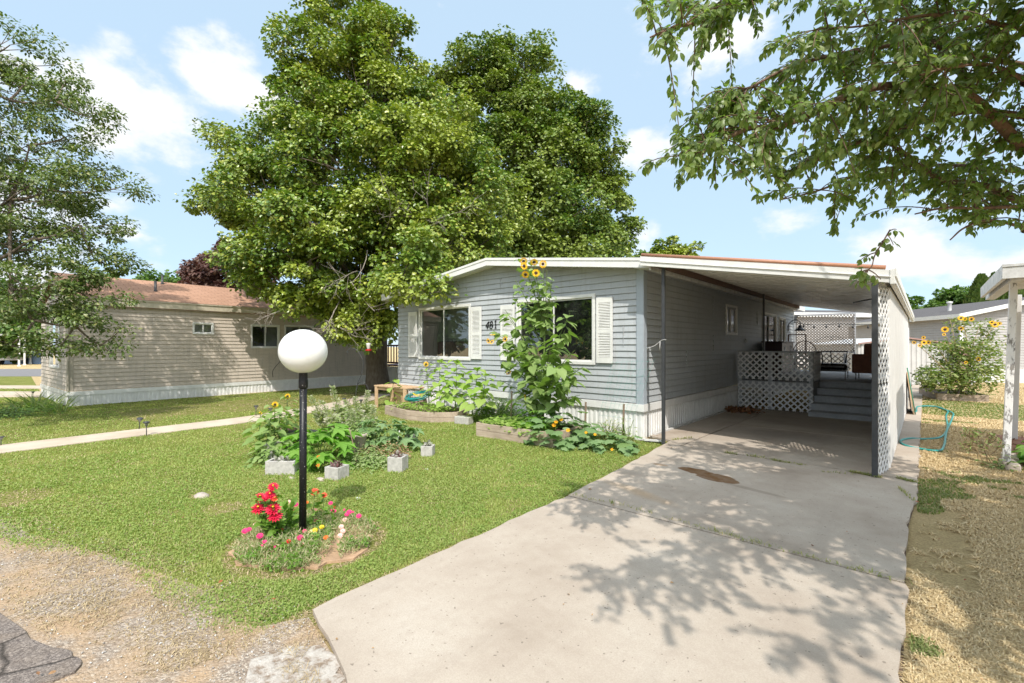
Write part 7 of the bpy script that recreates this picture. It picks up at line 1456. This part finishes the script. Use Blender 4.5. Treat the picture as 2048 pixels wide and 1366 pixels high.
k = gr_ & (rng.random(len(x)) < .6); mb = grass_mesh(x[k], y[k], r[k], .035, .0026, .9, .5); o = mb.build('patchy_grass', leafmat('olive_blade', [(.14, .17, .05), (.2, .23, .08), (.26, .27, .11)], .3, .6), off=(1, 8, 0)); setp(o, 'patches of olive green grass in the dry yard at the right', 'grass', kind='stuff')
# straw, litter and pebbles on the old asphalt, and scattered leaves
def sho_ok(x, y): e = edge_d(x, y); return (e < .35) & (x > -9) & (x < -1.9) & ~((e > -.1) & (x > -2.4))
x, y, r = scatter(sho_ok, 60000, 0, 0, 1.9, 7); m_ = fnoise(x, y, 2.2) + np.clip(.25 + edge_d(x, y) * .5, -.1, .3); k = m_ > .70; x, y, r = x[k], y[k], r[k]
mb = grass_mesh(x, y, r, .022, .0015, 3.0, .3, .012); o = mb.build('straw_litter', straw2, off=(-4, 0, 0)); setp(o, 'loose straw scattered over the old asphalt', 'straw', kind='stuff')
n = 3200; x, y, r = scatter(sho_ok, n * 3, 0, 0, 1.9, 8); n = len(x); mb = MB(); oct_ = ([(1, 0, 0), (0, 1, 0), (-1, 0, 0), (0, -1, 0), (0, 0, .7), (0, 0, -.5)], [(0, 1, 4), (1, 2, 4), (2, 3, 4), (3, 0, 4), (1, 0, 5), (2, 1, 5), (3, 2, 5), (0, 3, 5)])
mb.inst(oct_, np.stack([x, y, np.full(n, .014)], 1), frames(rdir(n), rdir(n, 1)), .003 + .005 * rng.random(n) ** 2); o = mb.build('gravel', leafmat('gravel_chip', [(.3, .27, .24), (.45, .42, .38), (.6, .58, .55), (.22, .19, .17)], .0, .9), off=(-4, 0, 0)); setp(o, 'small loose gravel on the old asphalt', 'gravel', kind='stuff')
def any_ok(x, y): return (x > -8) & (x < 1.6) & (y > -.2) & (y < 9) & ~inpoly(x, y, LAWN) | (inpoly(x, y, LAWN) & (rng.random(len(x)) < .12) & (x > -8))
x, y, r = scatter(any_ok, 900, 0, 0, 1.9, 9); k = (rng.random(len(x)) < .8); x, y = x[k], y[k]; k = ~((x > -2.7) & (x < -.1) & (rng.random(len(x)) < .93)); x, y = x[k], y[k]; n = len(x)
mb = MB(); mb.inst(LEAF_OVAL, np.stack([x, y, np.full(n, .048)], 1), frames(rdir(n) * A3((1, 1, .15)), rdir(n, 2)), .012 + .03 * rng.random(n) ** 2); o = mb.build('fallen_leaves', leafmat('fallen_leaf', [(.35, .10, .04), (.25, .12, .06), (.45, .3, .15), (.18, .08, .04)], .1, .8), off=(-2, 3, 0)); setp(o, 'small dead leaves scattered on the ground', 'leaves', kind='stuff')
# grass sprigs in the driveway joints
xs_, ys_ = [], []
for (px0, py0, px1, py1, m_) in ((1448, 911, 1475, 915, 60), (1495, 917, 1530, 922, 40), (1545, 926, 1578, 932, 90), (1590, 934, 1612, 937, 30), (1700, 950, 1760, 962, 260), (1640, 950, 1700, 955, 30), (1795, 963, 1832, 972, 160), (1140, 996, 1250, 1020, 40), (1250, 1020, 1420, 1070, 60), (1420, 1070, 1820, 1180, 160), (1800, 985, 1830, 1010, 60), (1345, 885, 1385, 880, 80)):
    a_, b_ = P(px0, py0), P(px1, py1); f = rng.random(m_); xs_.append(a_[0] + (b_[0] - a_[0]) * f + rng.normal(size=m_) * .012); ys_.append(a_[1] + (b_[1] - a_[1]) * f + rng.normal(size=m_) * .012)
x = np.concatenate(xs_); y = np.concatenate(ys_); mb = grass_mesh(x, y, np.hypot(x, y), .05, .003, 1.2, .2, .03); o = mb.build('joint_weeds', leafmat('weedy_blade', [(.17, .22, .06), (.3, .3, .12), (.42, .34, .18)], .3, .6), off=(-1, 7, 0)); setp(o, 'thin grass sprigs growing in the driveway joints', 'grass', kind='stuff')
